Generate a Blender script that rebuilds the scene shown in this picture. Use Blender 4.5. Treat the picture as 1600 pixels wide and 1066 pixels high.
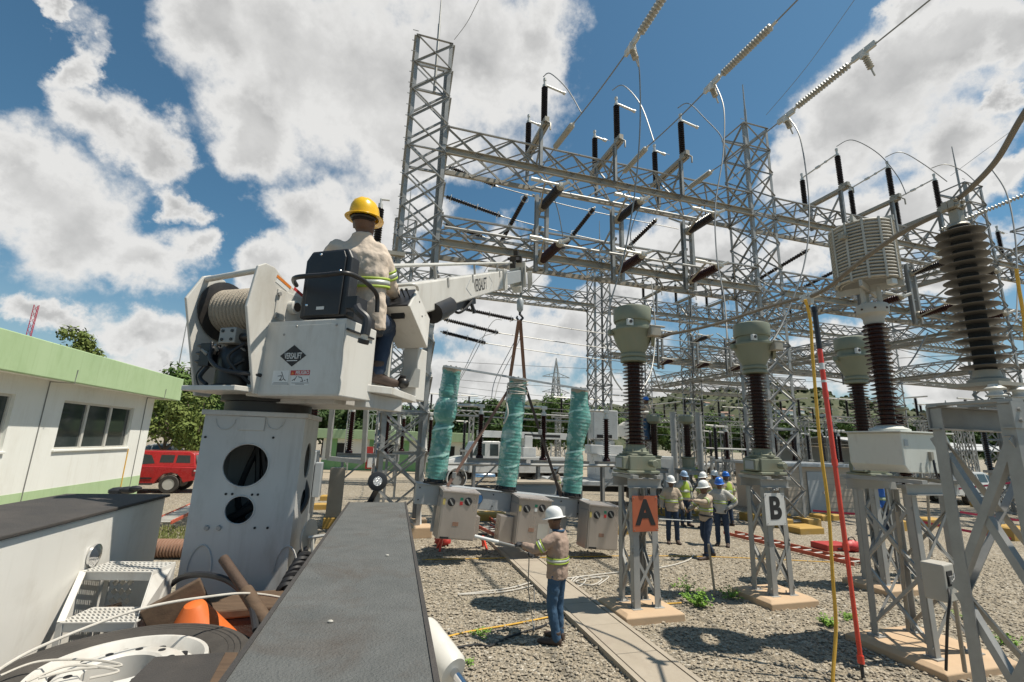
import bpy, bmesh, math, random
from mathutils import Vector, Matrix
for o in list(bpy.data.objects): bpy.data.objects.remove(o)
SC = bpy.context.scene
COL = SC.collection
PI = math.pi
rnd = random.Random(7)
V3 = Vector

# ------------------------------------------------------------------ camera
FPX, PITCH, ROLL, EYE = 717.0, math.radians(12.4), math.radians(1.77), 2.61
cF = V3((0, math.cos(PITCH), math.sin(PITCH)))
_r0 = V3((1, 0, 0)); _u0 = V3((0, -math.sin(PITCH), math.cos(PITCH)))
cR = _r0*math.cos(ROLL) + _u0*math.sin(ROLL)
cU = _u0*math.cos(ROLL) - _r0*math.sin(ROLL)
CAMP = V3((0, 0, EYE))
cd = bpy.data.cameras.new("photo_camera")
cam = bpy.data.objects.new("photo_camera", cd); COL.objects.link(cam)
cd.sensor_width = 36.0; cd.lens = FPX/1600*36.0
cd.clip_start = 0.05; cd.clip_end = 9000
m = Matrix((cR, cU, -cF)).transposed().to_4x4(); m.translation = CAMP
cam.matrix_world = m
SC.camera = cam

# ------------------------------------------------------------------ light
SUN = V3((0.48, -0.045, 1.0)).normalized()
SC.view_settings.view_transform = 'Standard'
SC.view_settings.look = 'None'
SC.view_settings.exposure = 0.26
SC.view_settings.gamma = 1.0
ld = bpy.data.lights.new("sun", 'SUN'); ld.energy = 5.0; ld.angle = math.radians(0.53); ld.color = (1.0, 0.93, 0.81)
lo = bpy.data.objects.new("sun", ld); COL.objects.link(lo)
lo.rotation_euler = SUN.to_track_quat('Z', 'Y').to_euler(); lo.location = (20, -10, 60)

# ------------------------------------------------------------------ where things stand
def ray(px, py): return cF + cR*((px-800)/FPX) - cU*((py-533)/FPX)
def P(px, py, c): return CAMP + ray(px, py)*c
def G(px, py, z=0.0):
    d = ray(px, py); return CAMP + d*((z-EYE)/d.z)
TH = math.radians(16.3)                         # the switchyard's grid
gu = V3((math.cos(TH), math.sin(TH), 0)); gv = V3((-math.sin(TH), math.cos(TH), 0)); ZZ = V3((0, 0, 1))
T1 = V3((-3.59, 13.16, 0))
def W(a, b, z=0.0): return T1 + gu*a + gv*b + ZZ*z
PHI = math.radians(13.7)                        # the truck we stand on
ts = V3((math.cos(PHI), math.sin(PHI), 0)); tt = V3((-math.sin(PHI), math.cos(PHI), 0))
def TW(s, t, z=0.0): return ts*s + tt*t + ZZ*z
def on_vertical(px, py, w):
    d = ray(px, py); k = math.hypot(w.x, w.y)/math.hypot(d.x, d.y); return (CAMP + d*k).z

# ------------------------------------------------------------------ node helpers
def nodes_of(tree):
    N, L = tree.nodes, tree.links
    def new(t, **kw):
        n = N.new(t)
        for k, v in kw.items():
            if k.startswith('i_'):
                n.inputs[k[2:].replace('_', ' ')].default_value = v
            else: setattr(n, k, v)
        return n
    return N, L, new
def mth(new, L, op, a, b=None, c=None, clamp=False):
    n = new('ShaderNodeMath', operation=op); n.use_clamp = clamp
    for i, x in enumerate((a, b, c)):
        if x is None: continue
        if isinstance(x, (int, float)): n.inputs[i].default_value = x
        else: L.new(x, n.inputs[i])
    return n.outputs[0]
def ramp(new, L, fac, stops, interp='LINEAR'):
    n = new('ShaderNodeValToRGB'); cr = n.color_ramp; cr.interpolation = interp
    while len(cr.elements) < len(stops): cr.elements.new(0.5)
    for e, (p, c) in zip(cr.elements, stops):
        e.position = p; e.color = (c[0], c[1], c[2], 1) if isinstance(c, (tuple, list)) else (c, c, c, 1)
    L.new(fac, n.inputs[0]); return n.outputs[0]
def mixc(new, L, fac, a, b, mode='MIX'):
    n = new('ShaderNodeMix', data_type='RGBA', blend_type=mode); n.clamp_factor = True
    for sock, x in ((n.inputs[0], fac), (n.inputs[6], a), (n.inputs[7], b)):
        if isinstance(x, (int, float)): sock.default_value = x
        elif isinstance(x, (tuple, list)): sock.default_value = (x[0], x[1], x[2], 1)
        else: L.new(x, sock)
    return n.outputs[2]

# ------------------------------------------------------------------ sky
wd = bpy.data.worlds.new("World"); SC.world = wd; wd.use_nodes = True
N, L, new = nodes_of(wd.node_tree); N.clear()
sky = new('ShaderNodeTexSky', sky_type='NISHITA'); sky.sun_disc = False
sky.sun_elevation = math.asin(SUN.z); sky.sun_rotation = math.atan2(SUN.x, SUN.y)
sky.air_density = 1.0; sky.dust_density = 0.6; sky.ozone_density = 1.6; sky.altitude = 100
tc = new('ShaderNodeTexCoord')
sep = new('ShaderNodeSeparateXYZ'); L.new(tc.outputs['Generated'], sep.inputs[0])
M = lambda op, a, b=None, c=None, clamp=False: mth(new, L, op, a, b, c, clamp)
az = M('ARCTAN2', sep.outputs[0], sep.outputs[1]); el = M('ARCSINE', sep.outputs[2])
ae0 = new('ShaderNodeCombineXYZ'); L.new(az, ae0.inputs[0]); L.new(el, ae0.inputs[1])
wn = new('ShaderNodeTexNoise', i_Scale=7.0, i_Detail=7.0, i_Roughness=0.62); L.new(tc.outputs['Generated'], wn.inputs['Vector'])
ae = new('ShaderNodeVectorMath', operation='MULTIPLY_ADD'); L.new(wn.outputs[1], ae.inputs[0]); ae.inputs[1].default_value = (0.26, 0.20, 0); wo_ = new('ShaderNodeVectorMath', operation='ADD'); L.new(ae0.outputs[0], wo_.inputs[0]); wo_.inputs[1].default_value = (-0.13, -0.10, 0); L.new(wo_.outputs[0], ae.inputs[2])
def azel(px, py):
    d = ray(px, py).normalized(); return math.atan2(d.x, d.y), math.asin(d.z)
# banks of cumulus: (x, y, half width, half height) measured on the picture, kept as bearings
CLOUDS = [(330, 30, 100, 90), (470, 90, 170, 150), (600, 130, 190, 170), (740, 70, 140, 130), (840, 80, 65, 95), (640, 230, 130, 55), (400, 190, 90, 70),
          (125, 110, 45, 80), (160, 190, 70, 60), (215, 240, 75, 60), (280, 320, 48, 32),
          (30, 280, 120, 85), (110, 350, 140, 95), (230, 400, 110, 62), (310, 390, 45, 38),
          (470, 330, 85, 62), (430, 420, 55, 70), (560, 420, 110, 110), (640, 330, 70, 40), (85, 488, 72, 30), (235, 525, 105, 42), (290, 575, 130, 34), (110, 20, 40, 22),
          (1330, 190, 130, 95), (1270, 260, 90, 60), (1400, 110, 110, 75), (1480, 70, 120, 75), (1470, 230, 110, 75), (1390, 320, 150, 60), (1570, 60, 70, 70), (1420, 20, 60, 40), (1560, 150, 50, 28), (1580, 290, 50, 30),
          (1040, 390, 80, 55), (1120, 430, 90, 60), (1240, 400, 60, 40), (800, 420, 55, 60), (700, 470, 130, 65), (880, 530, 150, 50), (700, 590, 170, 50), (1000, 620, 260, 36), (1480, 420, 100, 45), (1330, 560, 110, 50), (1500, 600, 140, 40), (1180, 560, 60, 30), (955, 470, 60, 30)]
fld = None
for (x, y, rx, ry) in CLOUDS:
    a0, e0 = azel(x, y); a1, _ = azel(x+rx, y); a2, _ = azel(x-rx, y); _, e1 = azel(x, y-ry); _, e2 = azel(x, y+ry)
    sa = 2/abs(a1-a2); se = 2/abs(e1-e2)
    vm = new('ShaderNodeVectorMath', operation='MULTIPLY_ADD'); L.new(ae.outputs[0], vm.inputs[0])
    vm.inputs[1].default_value = (sa, se, 0); vm.inputs[2].default_value = (-a0*sa, -e0*se, 0)
    ln = new('ShaderNodeVectorMath', operation='LENGTH'); L.new(vm.outputs[0], ln.inputs[0])
    if fld is None: fld = ln.outputs['Value']
    else:
        sm = new('ShaderNodeMath', operation='SMOOTH_MIN'); L.new(fld, sm.inputs[0]); L.new(ln.outputs['Value'], sm.inputs[1]); sm.inputs[2].default_value = 0.35
        fld = sm.outputs[0]
def cloud_noise(off):
    mp = new('ShaderNodeVectorMath', operation='ADD'); L.new(tc.outputs['Generated'], mp.inputs[0]); mp.inputs[1].default_value = off
    n1 = new('ShaderNodeTexNoise', i_Scale=4.3, i_Detail=9.0, i_Roughness=0.56, i_Distortion=0.15); L.new(mp.outputs[0], n1.inputs['Vector'])
    return n1.outputs[0]
nz = cloud_noise((3.1, 1.7, 0.4)); nz2 = cloud_noise((3.1+SUN.x*0.05, 1.7+SUN.y*0.05, 0.4+SUN.z*0.05))
nf = new('ShaderNodeTexNoise', i_Scale=26.0, i_Detail=6.0, i_Roughness=0.62); L.new(tc.outputs['Generated'], nf.inputs['Vector'])
dens = M('SUBTRACT', 1.07, fld)
dens = M('ADD', dens, M('MULTIPLY', M('SUBTRACT', nz, 0.5), 1.7))
dens = M('ADD', dens, M('MULTIPLY', M('SUBTRACT', nf.outputs[0], 0.5), 0.60))
cov = new('ShaderNodeMapRange', interpolation_type='SMOOTHSTEP'); L.new(dens, cov.inputs[0]); cov.inputs[1].default_value = -0.16; cov.inputs[2].default_value = 0.40
lit = M('ADD', M('MULTIPLY', M('SUBTRACT', nz, nz2), 1.2), 0.90)
thk = new('ShaderNodeMapRange', interpolation_type='SMOOTHSTEP'); L.new(dens, thk.inputs[0]); thk.inputs[1].default_value = 0.20; thk.inputs[2].default_value = 0.95; thk.inputs[4].default_value = 0.44
lit = M('SUBTRACT', lit, thk.outputs[0])
lit = M('ADD', lit, M('MULTIPLY', M('SUBTRACT', nf.outputs[0], 0.5), 0.13))
ccol = ramp(new, L, lit, [(0.0, (0.38, 0.385, 0.39)), (0.30, (0.53, 0.53, 0.525)), (0.55, (0.77, 0.765, 0.75)), (0.80, (0.97, 0.962, 0.94))])
cs = new('ShaderNodeVectorMath', operation='SCALE'); L.new(ccol, cs.inputs[0]); cs.inputs['Scale'].default_value = 11.6
# thin veil low over the horizon
veil = new('ShaderNodeMapRange', interpolation_type='SMOOTHSTEP'); L.new(el, veil.inputs[0]); veil.inputs[1].default_value = 0.34; veil.inputs[2].default_value = -0.02
vn = M('MULTIPLY', veil.outputs[0], 0.55, clamp=True)
hs = new('ShaderNodeMix', data_type='RGBA', blend_type='MULTIPLY'); hs.inputs[0].default_value = 1.0; L.new(sky.outputs[0], hs.inputs[6]); hs.inputs[7].default_value = (0.90, 1.36, 1.37, 1)
skyc = mixc(new, L, vn, hs.outputs[2], (6.2, 6.8, 7.2))
mixs = mixc(new, L, M('MULTIPLY', cov.outputs[0], 0.97), skyc, cs.outputs[0])
bg = new('ShaderNodeBackground'); L.new(mixs, bg.inputs[0]); bg.inputs[1].default_value = 0.06
wo = new('ShaderNodeOutputWorld'); L.new(bg.outputs[0], wo.inputs[0])

# ------------------------------------------------------------------ materials
def mat(name, col, rough=0.6, metal=0.0, col2=None, scale=3.0, amount=0.5, bump=0.0, bscale=None, spec=0.5, detail=5.0, dirt=None, dscale=1.3, damt=0.5, coat=0.0, stretch=None, streak=None, samt=0.5):
    m = bpy.data.materials.new(name); m.use_nodes = True
    N, L, new = nodes_of(m.node_tree); b = N['Principled BSDF']
    b.inputs['Roughness'].default_value = rough; b.inputs['Metallic'].default_value = metal
    b.inputs['Specular IOR Level'].default_value = spec; b.inputs['Coat Weight'].default_value = coat
    b.inputs['Base Color'].default_value = (*col, 1)
    geo = new('ShaderNodeNewGeometry'); vec = geo.outputs['Position']
    if stretch:
        vs = new('ShaderNodeVectorMath', operation='MULTIPLY'); L.new(vec, vs.inputs[0]); vs.inputs[1].default_value = stretch; vec = vs.outputs[0]
    cur = None
    if col2:
        n = new('ShaderNodeTexNoise', i_Scale=scale, i_Detail=detail, i_Roughness=0.62); L.new(vec, n.inputs['Vector'])
        f = new('ShaderNodeMapRange'); L.new(n.outputs[0], f.inputs[0]); f.inputs[1].default_value = 0.5-amount*0.5; f.inputs[2].default_value = 0.5+amount*0.5
        cur = mixc(new, L, f.outputs[0], col, col2)
        rr = new('ShaderNodeMapRange'); L.new(n.outputs[0], rr.inputs[0]); rr.inputs[3].default_value = max(0.05, rough-0.12); rr.inputs[4].default_value = min(1, rough+0.12)
        L.new(rr.outputs[0], b.inputs['Roughness'])
    if dirt:
        n = new('ShaderNodeTexNoise', i_Scale=dscale, i_Detail=8.0, i_Roughness=0.7, i_Distortion=0.4); L.new(vec, n.inputs['Vector'])
        f = new('ShaderNodeMapRange'); L.new(n.outputs[0], f.inputs[0]); f.inputs[1].default_value = 0.52; f.inputs[2].default_value = 0.72; f.inputs[4].default_value = damt
        cur = mixc(new, L, f.outputs[0], cur if cur is not None else col, dirt)
    if streak:
        vv = new('ShaderNodeVectorMath', operation='MULTIPLY'); L.new(geo.outputs['Position'], vv.inputs[0]); vv.inputs[1].default_value = (11, 11, 0.8)
        n = new('ShaderNodeTexNoise', i_Scale=1.0, i_Detail=6.0, i_Roughness=0.65); L.new(vv.outputs[0], n.inputs['Vector'])
        f = new('ShaderNodeMapRange'); L.new(n.outputs[0], f.inputs[0]); f.inputs[1].default_value = 0.52; f.inputs[2].default_value = 0.78; f.inputs[4].default_value = samt
        cur = mixc(new, L, f.outputs[0], cur if cur is not None else col, streak)
    if cur is not None: L.new(cur, b.inputs['Base Color'])
    if bump:
        n = new('ShaderNodeTexNoise', i_Scale=bscale or scale*6, i_Detail=4.0); L.new(vec, n.inputs['Vector'])
        bp = new('ShaderNodeBump', i_Strength=bump, i_Distance=0.02); L.new(n.outputs[0], bp.inputs['Height']); L.new(bp.outputs[0], b.inputs['Normal'])
    return m
MT = {}
MT['galv'] = mat('galvanised_steel', (0.25, 0.248, 0.238), 0.5, 0.2, (0.39, 0.386, 0.37), 5.0, 0.6, dirt=(0.24, 0.22, 0.19), dscale=2.2, damt=0.45)
MT['galv_far'] = mat('weathered_galvanised_steel', (0.29, 0.288, 0.275), 0.55, 0.2, (0.40, 0.395, 0.375), 2.0, 0.6)
MT['galv_warm'] = mat('galvanised_channel', (0.30, 0.272, 0.22), 0.55, 0.2, (0.40, 0.365, 0.30), 1.5, 0.5, dirt=(0.30, 0.22, 0.14), dscale=3.0, damt=0.35)
MT['porcelain'] = mat('brown_porcelain', (0.026, 0.0075, 0.0065), 0.22, 0, (0.042, 0.013, 0.011), 4.0, 0.5, spec=0.32, dirt=(0.055, 0.033, 0.026), dscale=6.0, damt=0.2)
MT['black_porcelain'] = mat('dark_porcelain', (0.016, 0.012, 0.012), 0.28, 0, (0.03, 0.022, 0.022), 4.0, 0.5)
MT['glass_disc'] = mat('beige_insulator_discs', (0.36, 0.335, 0.28), 0.35, 0, (0.45, 0.425, 0.365), 8, 0.5)
MT['shed_grey'] = mat('grey_silicone_sheds', (0.085, 0.077, 0.066), 0.5, 0, (0.14, 0.128, 0.11), 4, 0.6, dirt=(0.16, 0.14, 0.12), damt=0.5)
MT['ct_green'] = mat('grey_green_paint', (0.175, 0.192, 0.138), 0.5, 0, (0.225, 0.24, 0.178), 2.5, 0.6, dirt=(0.30, 0.235, 0.16), dscale=3.5, damt=0.45, stretch=(1, 1, 0.3))
MT['white'] = mat('white_truck_paint', (0.55, 0.535, 0.495), 0.38, 0, (0.64, 0.62, 0.58), 2.0, 0.6, dirt=(0.34, 0.30, 0.245), dscale=2.6, damt=0.42, streak=(0.36, 0.31, 0.25), samt=0.4, spec=0.4, stretch=(1, 1, 0.5))
MT['white_sunlit'] = mat('sunlit_white_locker_paint', (0.70, 0.68, 0.63), 0.45, 0, (0.77, 0.75, 0.70), 1.6, 0.6, dirt=(0.48, 0.44, 0.37), dscale=2.2, damt=0.4, streak=(0.52, 0.48, 0.41), samt=0.35)  # truck white made lighter: sunlight on the left locker painted into the colour
MT['white_worn'] = mat('worn_white_steel', (0.42, 0.415, 0.40), 0.45, 0, (0.53, 0.52, 0.50), 3.0, 0.6, dirt=(0.20, 0.17, 0.14), dscale=3.4, damt=0.42, streak=(0.21, 0.175, 0.14), samt=0.42, bump=0.05, stretch=(1, 1, 0.45))
MT['tank_pale'] = mat('pale_grey_tank_paint', (0.56, 0.565, 0.51), 0.45, 0, (0.64, 0.645, 0.59), 2.0, 0.6, dirt=(0.33, 0.31, 0.26), dscale=3.0, damt=0.4, stretch=(1, 1, 0.4))
MT['fibreglass'] = mat('chalky_white_fibreglass', (0.38, 0.36, 0.315), 0.6, 0, (0.47, 0.45, 0.40), 2.0, 0.6, dirt=(0.36, 0.33, 0.29), dscale=2.5, damt=0.5, bump=0.06, bscale=60)
MT['deck_grey'] = mat('grey_anti_slip_coating', (0.085, 0.089, 0.086), 0.75, 0, (0.13, 0.133, 0.128), 6.5, 0.45, bump=0.55, bscale=190, dirt=(0.075, 0.058, 0.045), dscale=3.2, damt=0.75)
MT['deck_black'] = mat('black_anti_slip_coating', (0.035, 0.032, 0.03), 0.8, 0, (0.06, 0.054, 0.05), 3, 0.6, bump=0.3, bscale=150, dirt=(0.12, 0.10, 0.085), damt=0.4)
MT['black'] = mat('black_plastic', (0.018, 0.018, 0.02), 0.45, 0, (0.03, 0.03, 0.032), 6, 0.5)
MT['black_paint'] = mat('black_oily_metal', (0.012, 0.012, 0.014), 0.38, 0.2, (0.035, 0.032, 0.03), 7, 0.6, dirt=(0.09, 0.075, 0.06), damt=0.4)
MT['hollow'] = mat('dark_interior', (0.02, 0.02, 0.02), 0.9)
MT['rubber'] = mat('tyre_rubber', (0.032, 0.029, 0.026), 0.8, 0, (0.068, 0.06, 0.052), 8, 0.6, bump=0.2, bscale=40, dirt=(0.11, 0.095, 0.08), damt=0.5)
MT['rope'] = mat('winch_rope', (0.30, 0.255, 0.20), 0.85, 0, (0.42, 0.37, 0.30), 30, 0.7, bump=0.6, bscale=120)
MT['white_rope'] = mat('white_rope', (0.45, 0.42, 0.37), 0.8, 0, (0.56, 0.53, 0.475), 30, 0.5)
MT['yellow_rope'] = mat('yellow_rope', (0.60, 0.33, 0.04), 0.7, 0, (0.72, 0.44, 0.07), 20, 0.5)
MT['cable'] = mat('aluminium_conductor', (0.26, 0.26, 0.25), 0.5, 0.5)
MT['cable_thick'] = mat('weathered_bus_conductor', (0.155, 0.13, 0.10), 0.6, 0.15, (0.22, 0.185, 0.145), 10, 0.5)
MT['alu'] = mat('aluminium_tube', (0.55, 0.535, 0.49), 0.45, 0.2, (0.63, 0.615, 0.57), 4, 0.4)
MT['stainless'] = mat('brushed_stainless', (0.42, 0.375, 0.34), 0.3, 0.55, (0.52, 0.47, 0.43), 1.6, 0.8, dirt=(0.30, 0.27, 0.25), damt=0.4, stretch=(1, 1, 0.25))
MT['frame_grey'] = mat('grey_painted_steel', (0.33, 0.35, 0.36), 0.45, 0.1, (0.39, 0.41, 0.42), 2, 0.5)
MT['tan_conc'] = mat('tan_painted_concrete', (0.46, 0.32, 0.20), 0.85, 0, (0.53, 0.385, 0.25), 3, 0.6, bump=0.1, dirt=(0.36, 0.27, 0.19), damt=0.5)
MT['conc'] = mat('concrete_slab', (0.31, 0.265, 0.205), 0.9, 0, (0.39, 0.338, 0.27), 2.2, 0.6, bump=0.15, dirt=(0.24, 0.19, 0.155), damt=0.6)
MT['yellow_conc'] = mat('yellow_painted_concrete', (0.38, 0.225, 0.045), 0.8, 0, (0.46, 0.29, 0.075), 2.5, 0.6, dirt=(0.35, 0.27, 0.17), damt=0.5)
MT['orange_frp'] = mat('orange_fibreglass_rails', (0.42, 0.075, 0.035), 0.5, 0, (0.52, 0.11, 0.06), 4, 0.5, dirt=(0.25, 0.12, 0.09), damt=0.4)
MT['red'] = mat('red_paint', (0.40, 0.017, 0.019), 0.28, 0, (0.45, 0.025, 0.025), 3, 0.4, coat=0.6, dirt=(0.22, 0.06, 0.05), dscale=2.0, damt=0.35)
MT['red_stick'] = mat('red_fibreglass_pole', (0.66, 0.055, 0.03), 0.3, 0, (0.72, 0.08, 0.045), 6, 0.4)
MT['car_white'] = mat('white_car_paint', (0.52, 0.52, 0.505), 0.3, 0, (0.58, 0.58, 0.565), 2, 0.4, coat=0.3, dirt=(0.34, 0.31, 0.26), dscale=1.5, damt=0.4)
MT['glass'] = mat('dark_window_glass', (0.035, 0.045, 0.045), 0.06, 0.0, spec=0.8)
MT['chrome'] = mat('chrome', (0.75, 0.75, 0.76), 0.12, 1.0)
MT['hydr'] = mat('hydraulic_hose', (0.02, 0.02, 0.022), 0.5)
MT['teal'] = None
MT['wall_white'] = mat('white_wall_paint', (0.74, 0.74, 0.69), 0.85, 0, (0.80, 0.80, 0.755), 1.2, 0.6, bump=0.06, bscale=25, dirt=(0.58, 0.56, 0.49), dscale=0.9, damt=0.45, streak=(0.58, 0.55, 0.47), samt=0.35, stretch=(1, 1, 0.5))
MT['wall_green'] = mat('light_green_wall_paint', (0.37, 0.50, 0.27), 0.8, 0, (0.43, 0.555, 0.325), 1.2, 0.6, bump=0.06, bscale=25, dirt=(0.28, 0.40, 0.19), dscale=1.1, damt=0.5, streak=(0.27, 0.38, 0.19), samt=0.45, stretch=(1, 1, 0.4))
MT['wall_green2'] = mat('mid_green_wall_paint', (0.19, 0.38, 0.165), 0.8, 0, (0.23, 0.43, 0.20), 1.2, 0.6)
MT['block'] = mat('beige_block_wall', (0.42, 0.345, 0.265), 0.9, 0, (0.50, 0.42, 0.33), 2.0, 0.6, bump=0.1)
MT['wood'] = mat('weathered_wood', (0.065, 0.04, 0.024), 0.8, 0, (0.14, 0.09, 0.055), 6, 0.6, stretch=(1, 6, 6), bump=0.1)
MT['orange'] = mat('orange_cone_rubber', (0.62, 0.125, 0.02), 0.5, 0, (0.68, 0.16, 0.035), 6, 0.4, dirt=(0.55, 0.12, 0.03), damt=0.4)
MT['sign_orange'] = mat('faded_orange_sheet', (0.37, 0.092, 0.04), 0.6, 0, (0.43, 0.12, 0.055), 3, 0.5, dirt=(0.30, 0.09, 0.045), damt=0.4)
MT['sign_white'] = mat('white_sheet', (0.60, 0.60, 0.58), 0.6, 0, (0.66, 0.66, 0.64), 3, 0.5, dirt=(0.45, 0.43, 0.40), damt=0.4)
MT['ink'] = mat('black_lettering', (0.015, 0.015, 0.016), 0.6)
MT['decal_white'] = mat('white_decal', (0.66, 0.66, 0.64), 0.5)
MT['decal_red'] = mat('red_decal', (0.45, 0.03, 0.03), 0.5)
MT['decal_orange'] = mat('orange_decal', (0.62, 0.19, 0.03), 0.5)
MT['decal_yellow'] = mat('yellow_decal', (0.50, 0.40, 0.13), 0.6)
MT['decal_green'] = mat('green_decal', (0.03, 0.28, 0.16), 0.5)
MT['decal_blue'] = mat('blue_decal', (0.04, 0.14, 0.32), 0.5)
MT['khaki'] = mat('khaki_work_shirt', (0.40, 0.315, 0.235), 0.9, 0, (0.47, 0.38, 0.29), 14, 0.6, bump=0.5, bscale=16)
MT['khaki_pale'] = mat('pale_sand_work_shirt', (0.53, 0.435, 0.35), 0.9, 0, (0.60, 0.505, 0.415), 12, 0.6, bump=0.55, bscale=15)
MT['khaki_mauve'] = mat('dusty_tan_work_shirt', (0.29, 0.21, 0.165), 0.9, 0, (0.36, 0.265, 0.21), 12, 0.6, bump=0.55, bscale=15)
MT['grey_shirt'] = mat('light_grey_shirt', (0.42, 0.40, 0.36), 0.9, 0, (0.48, 0.46, 0.42), 12, 0.6, bump=0.4, bscale=15)
MT['blue_shirt'] = mat('blue_overall', (0.03, 0.11, 0.36), 0.9, 0, (0.05, 0.15, 0.44), 12, 0.6, bump=0.4, bscale=15)
MT['denim'] = mat('blue_denim', (0.022, 0.06, 0.115), 0.9, 0, (0.05, 0.105, 0.18), 9, 0.8, bump=0.5, bscale=18)
MT['denim_dark'] = mat('dark_denim', (0.018, 0.032, 0.062), 0.9, 0, (0.03, 0.05, 0.09), 9, 0.8, bump=0.4, bscale=18)
MT['skin'] = mat('brown_skin', (0.12, 0.062, 0.038), 0.55, 0, (0.15, 0.08, 0.05), 8, 0.5)
MT['hair'] = mat('dark_hair', (0.02, 0.013, 0.01), 0.8, bump=0.6, bscale=80)
MT['glove'] = mat('dark_work_gloves', (0.03, 0.032, 0.036), 0.85, 0, (0.05, 0.05, 0.055), 12, 0.6)
MT['boot'] = mat('brown_leather_boots', (0.04, 0.024, 0.018), 0.65, 0, (0.075, 0.048, 0.035), 12, 0.6)
MT['hat_yellow'] = mat('yellow_hard_hat', (0.80, 0.46, 0.006), 0.28, 0, (0.84, 0.50, 0.01), 5, 0.4, coat=0.3)
MT['hat_white'] = mat('white_hard_hat', (0.74, 0.74, 0.72), 0.3, 0, (0.78, 0.78, 0.76), 5, 0.4, coat=0.3)
MT['hat_blue'] = mat('blue_hard_hat', (0.02, 0.13, 0.50), 0.3, 0, (0.03, 0.16, 0.56), 5, 0.4, coat=0.3)
MT['hat_pale'] = mat('pale_blue_hard_hat', (0.30, 0.42, 0.58), 0.3, coat=0.3)
MT['hivis'] = mat('lime_reflective_band', (0.31, 0.42, 0.04), 0.6, 0, (0.37, 0.48, 0.065), 20, 0.5)
MT['hivis_grey'] = mat('silver_reflective_band', (0.42, 0.44, 0.40), 0.4, 0.2)
MT['foliage'] = mat('green_leaves', (0.050, 0.095, 0.020), 0.7, 0, (0.105, 0.165, 0.035), 0.9, 0.7, spec=0.25)
MT['scrub'] = mat('scrub_leaves', (0.042, 0.057, 0.022), 0.9, 0, (0.07, 0.082, 0.034), 0.03, 0.6, spec=0.1)
MT['foliage2'] = mat('yellow_green_leaves', (0.10, 0.145, 0.03), 0.7, 0, (0.17, 0.20, 0.05), 0.9, 0.7, spec=0.25)
MT['foliage3'] = mat('dark_green_leaves', (0.03, 0.062, 0.016), 0.7, 0, (0.065, 0.11, 0.028), 0.6, 0.7, spec=0.25)
MT['weed'] = mat('bright_weed_leaves', (0.13, 0.26, 0.035), 0.7, 0, (0.22, 0.37, 0.065), 6, 0.6, spec=0.2)
MT['grass'] = mat('dry_grass', (0.22, 0.20, 0.075), 0.8, 0, (0.15, 0.20, 0.05), 2, 0.7)
MT['bark'] = mat('bark', (0.10, 0.075, 0.055), 0.9, 0, (0.16, 0.125, 0.095), 6, 0.6, bump=0.4)
MT['strap'] = mat('brown_lifting_strap', (0.16, 0.09, 0.065), 0.85, 0, (0.22, 0.13, 0.10), 10, 0.5)
MT['dark_strap'] = mat('dark_lifting_strap', (0.05, 0.035, 0.03), 0.85, 0, (0.08, 0.06, 0.05), 10, 0.5)
MT['tape'] = mat('red_barrier_tape', (0.42, 0.02, 0.06), 0.5)
MT['toolred'] = mat('red_tool_case', (0.36, 0.025, 0.022), 0.5, 0, (0.42, 0.045, 0.035), 5, 0.5)
MT['rust'] = mat('rusty_iron_bar', (0.055, 0.036, 0.026), 0.75, 0.2, (0.11, 0.07, 0.048), 9, 0.6, bump=0.2)
MT['duct'] = mat('brown_corrugated_pipe', (0.24, 0.135, 0.09), 0.55, 0, (0.31, 0.18, 0.125), 6, 0.5)
MT['teal_tank'] = mat('teal_plastic', (0.02, 0.26, 0.24), 0.4)
MT['lamp_lens'] = mat('clear_lamp_lens', (0.70, 0.71, 0.72), 0.2, 0.3, bump=1.0, bscale=160)
MT['roof_grey'] = mat('grey_sheet_roof', (0.42, 0.42, 0.41), 0.5, 0.2, (0.5, 0.5, 0.49), 2, 0.5)
def wrap_material():
    m = bpy.data.materials.new('turquoise_wrapping_film'); m.use_nodes = True
    N, L, new = nodes_of(m.node_tree); b = N['Principled BSDF']
    geo = new('ShaderNodeNewGeometry')
    n = new('ShaderNodeTexNoise', i_Scale=5.0, i_Detail=6.0, i_Roughness=0.6, i_Distortion=0.8); L.new(geo.outputs['Position'], n.inputs['Vector'])
    c = ramp(new, L, n.outputs[0], [(0.3, (0.10, 0.34, 0.30)), (0.52, (0.17, 0.46, 0.405)), (0.66, (0.46, 0.68, 0.62))])
    L.new(c, b.inputs['Base Color']); b.inputs['Roughness'].default_value = 0.26
    b.inputs['Alpha'].default_value = 0.62
    n2 = new('ShaderNodeTexNoise', i_Scale=11.0, i_Detail=5.0, i_Distortion=1.2); L.new(geo.outputs['Position'], n2.inputs['Vector'])
    bp = new('ShaderNodeBump', i_Strength=0.4, i_Distance=0.02); L.new(n2.outputs[0], bp.inputs['Height']); L.new(bp.outputs[0], b.inputs['Normal'])
    return m
MT['teal'] = wrap_material()
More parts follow.
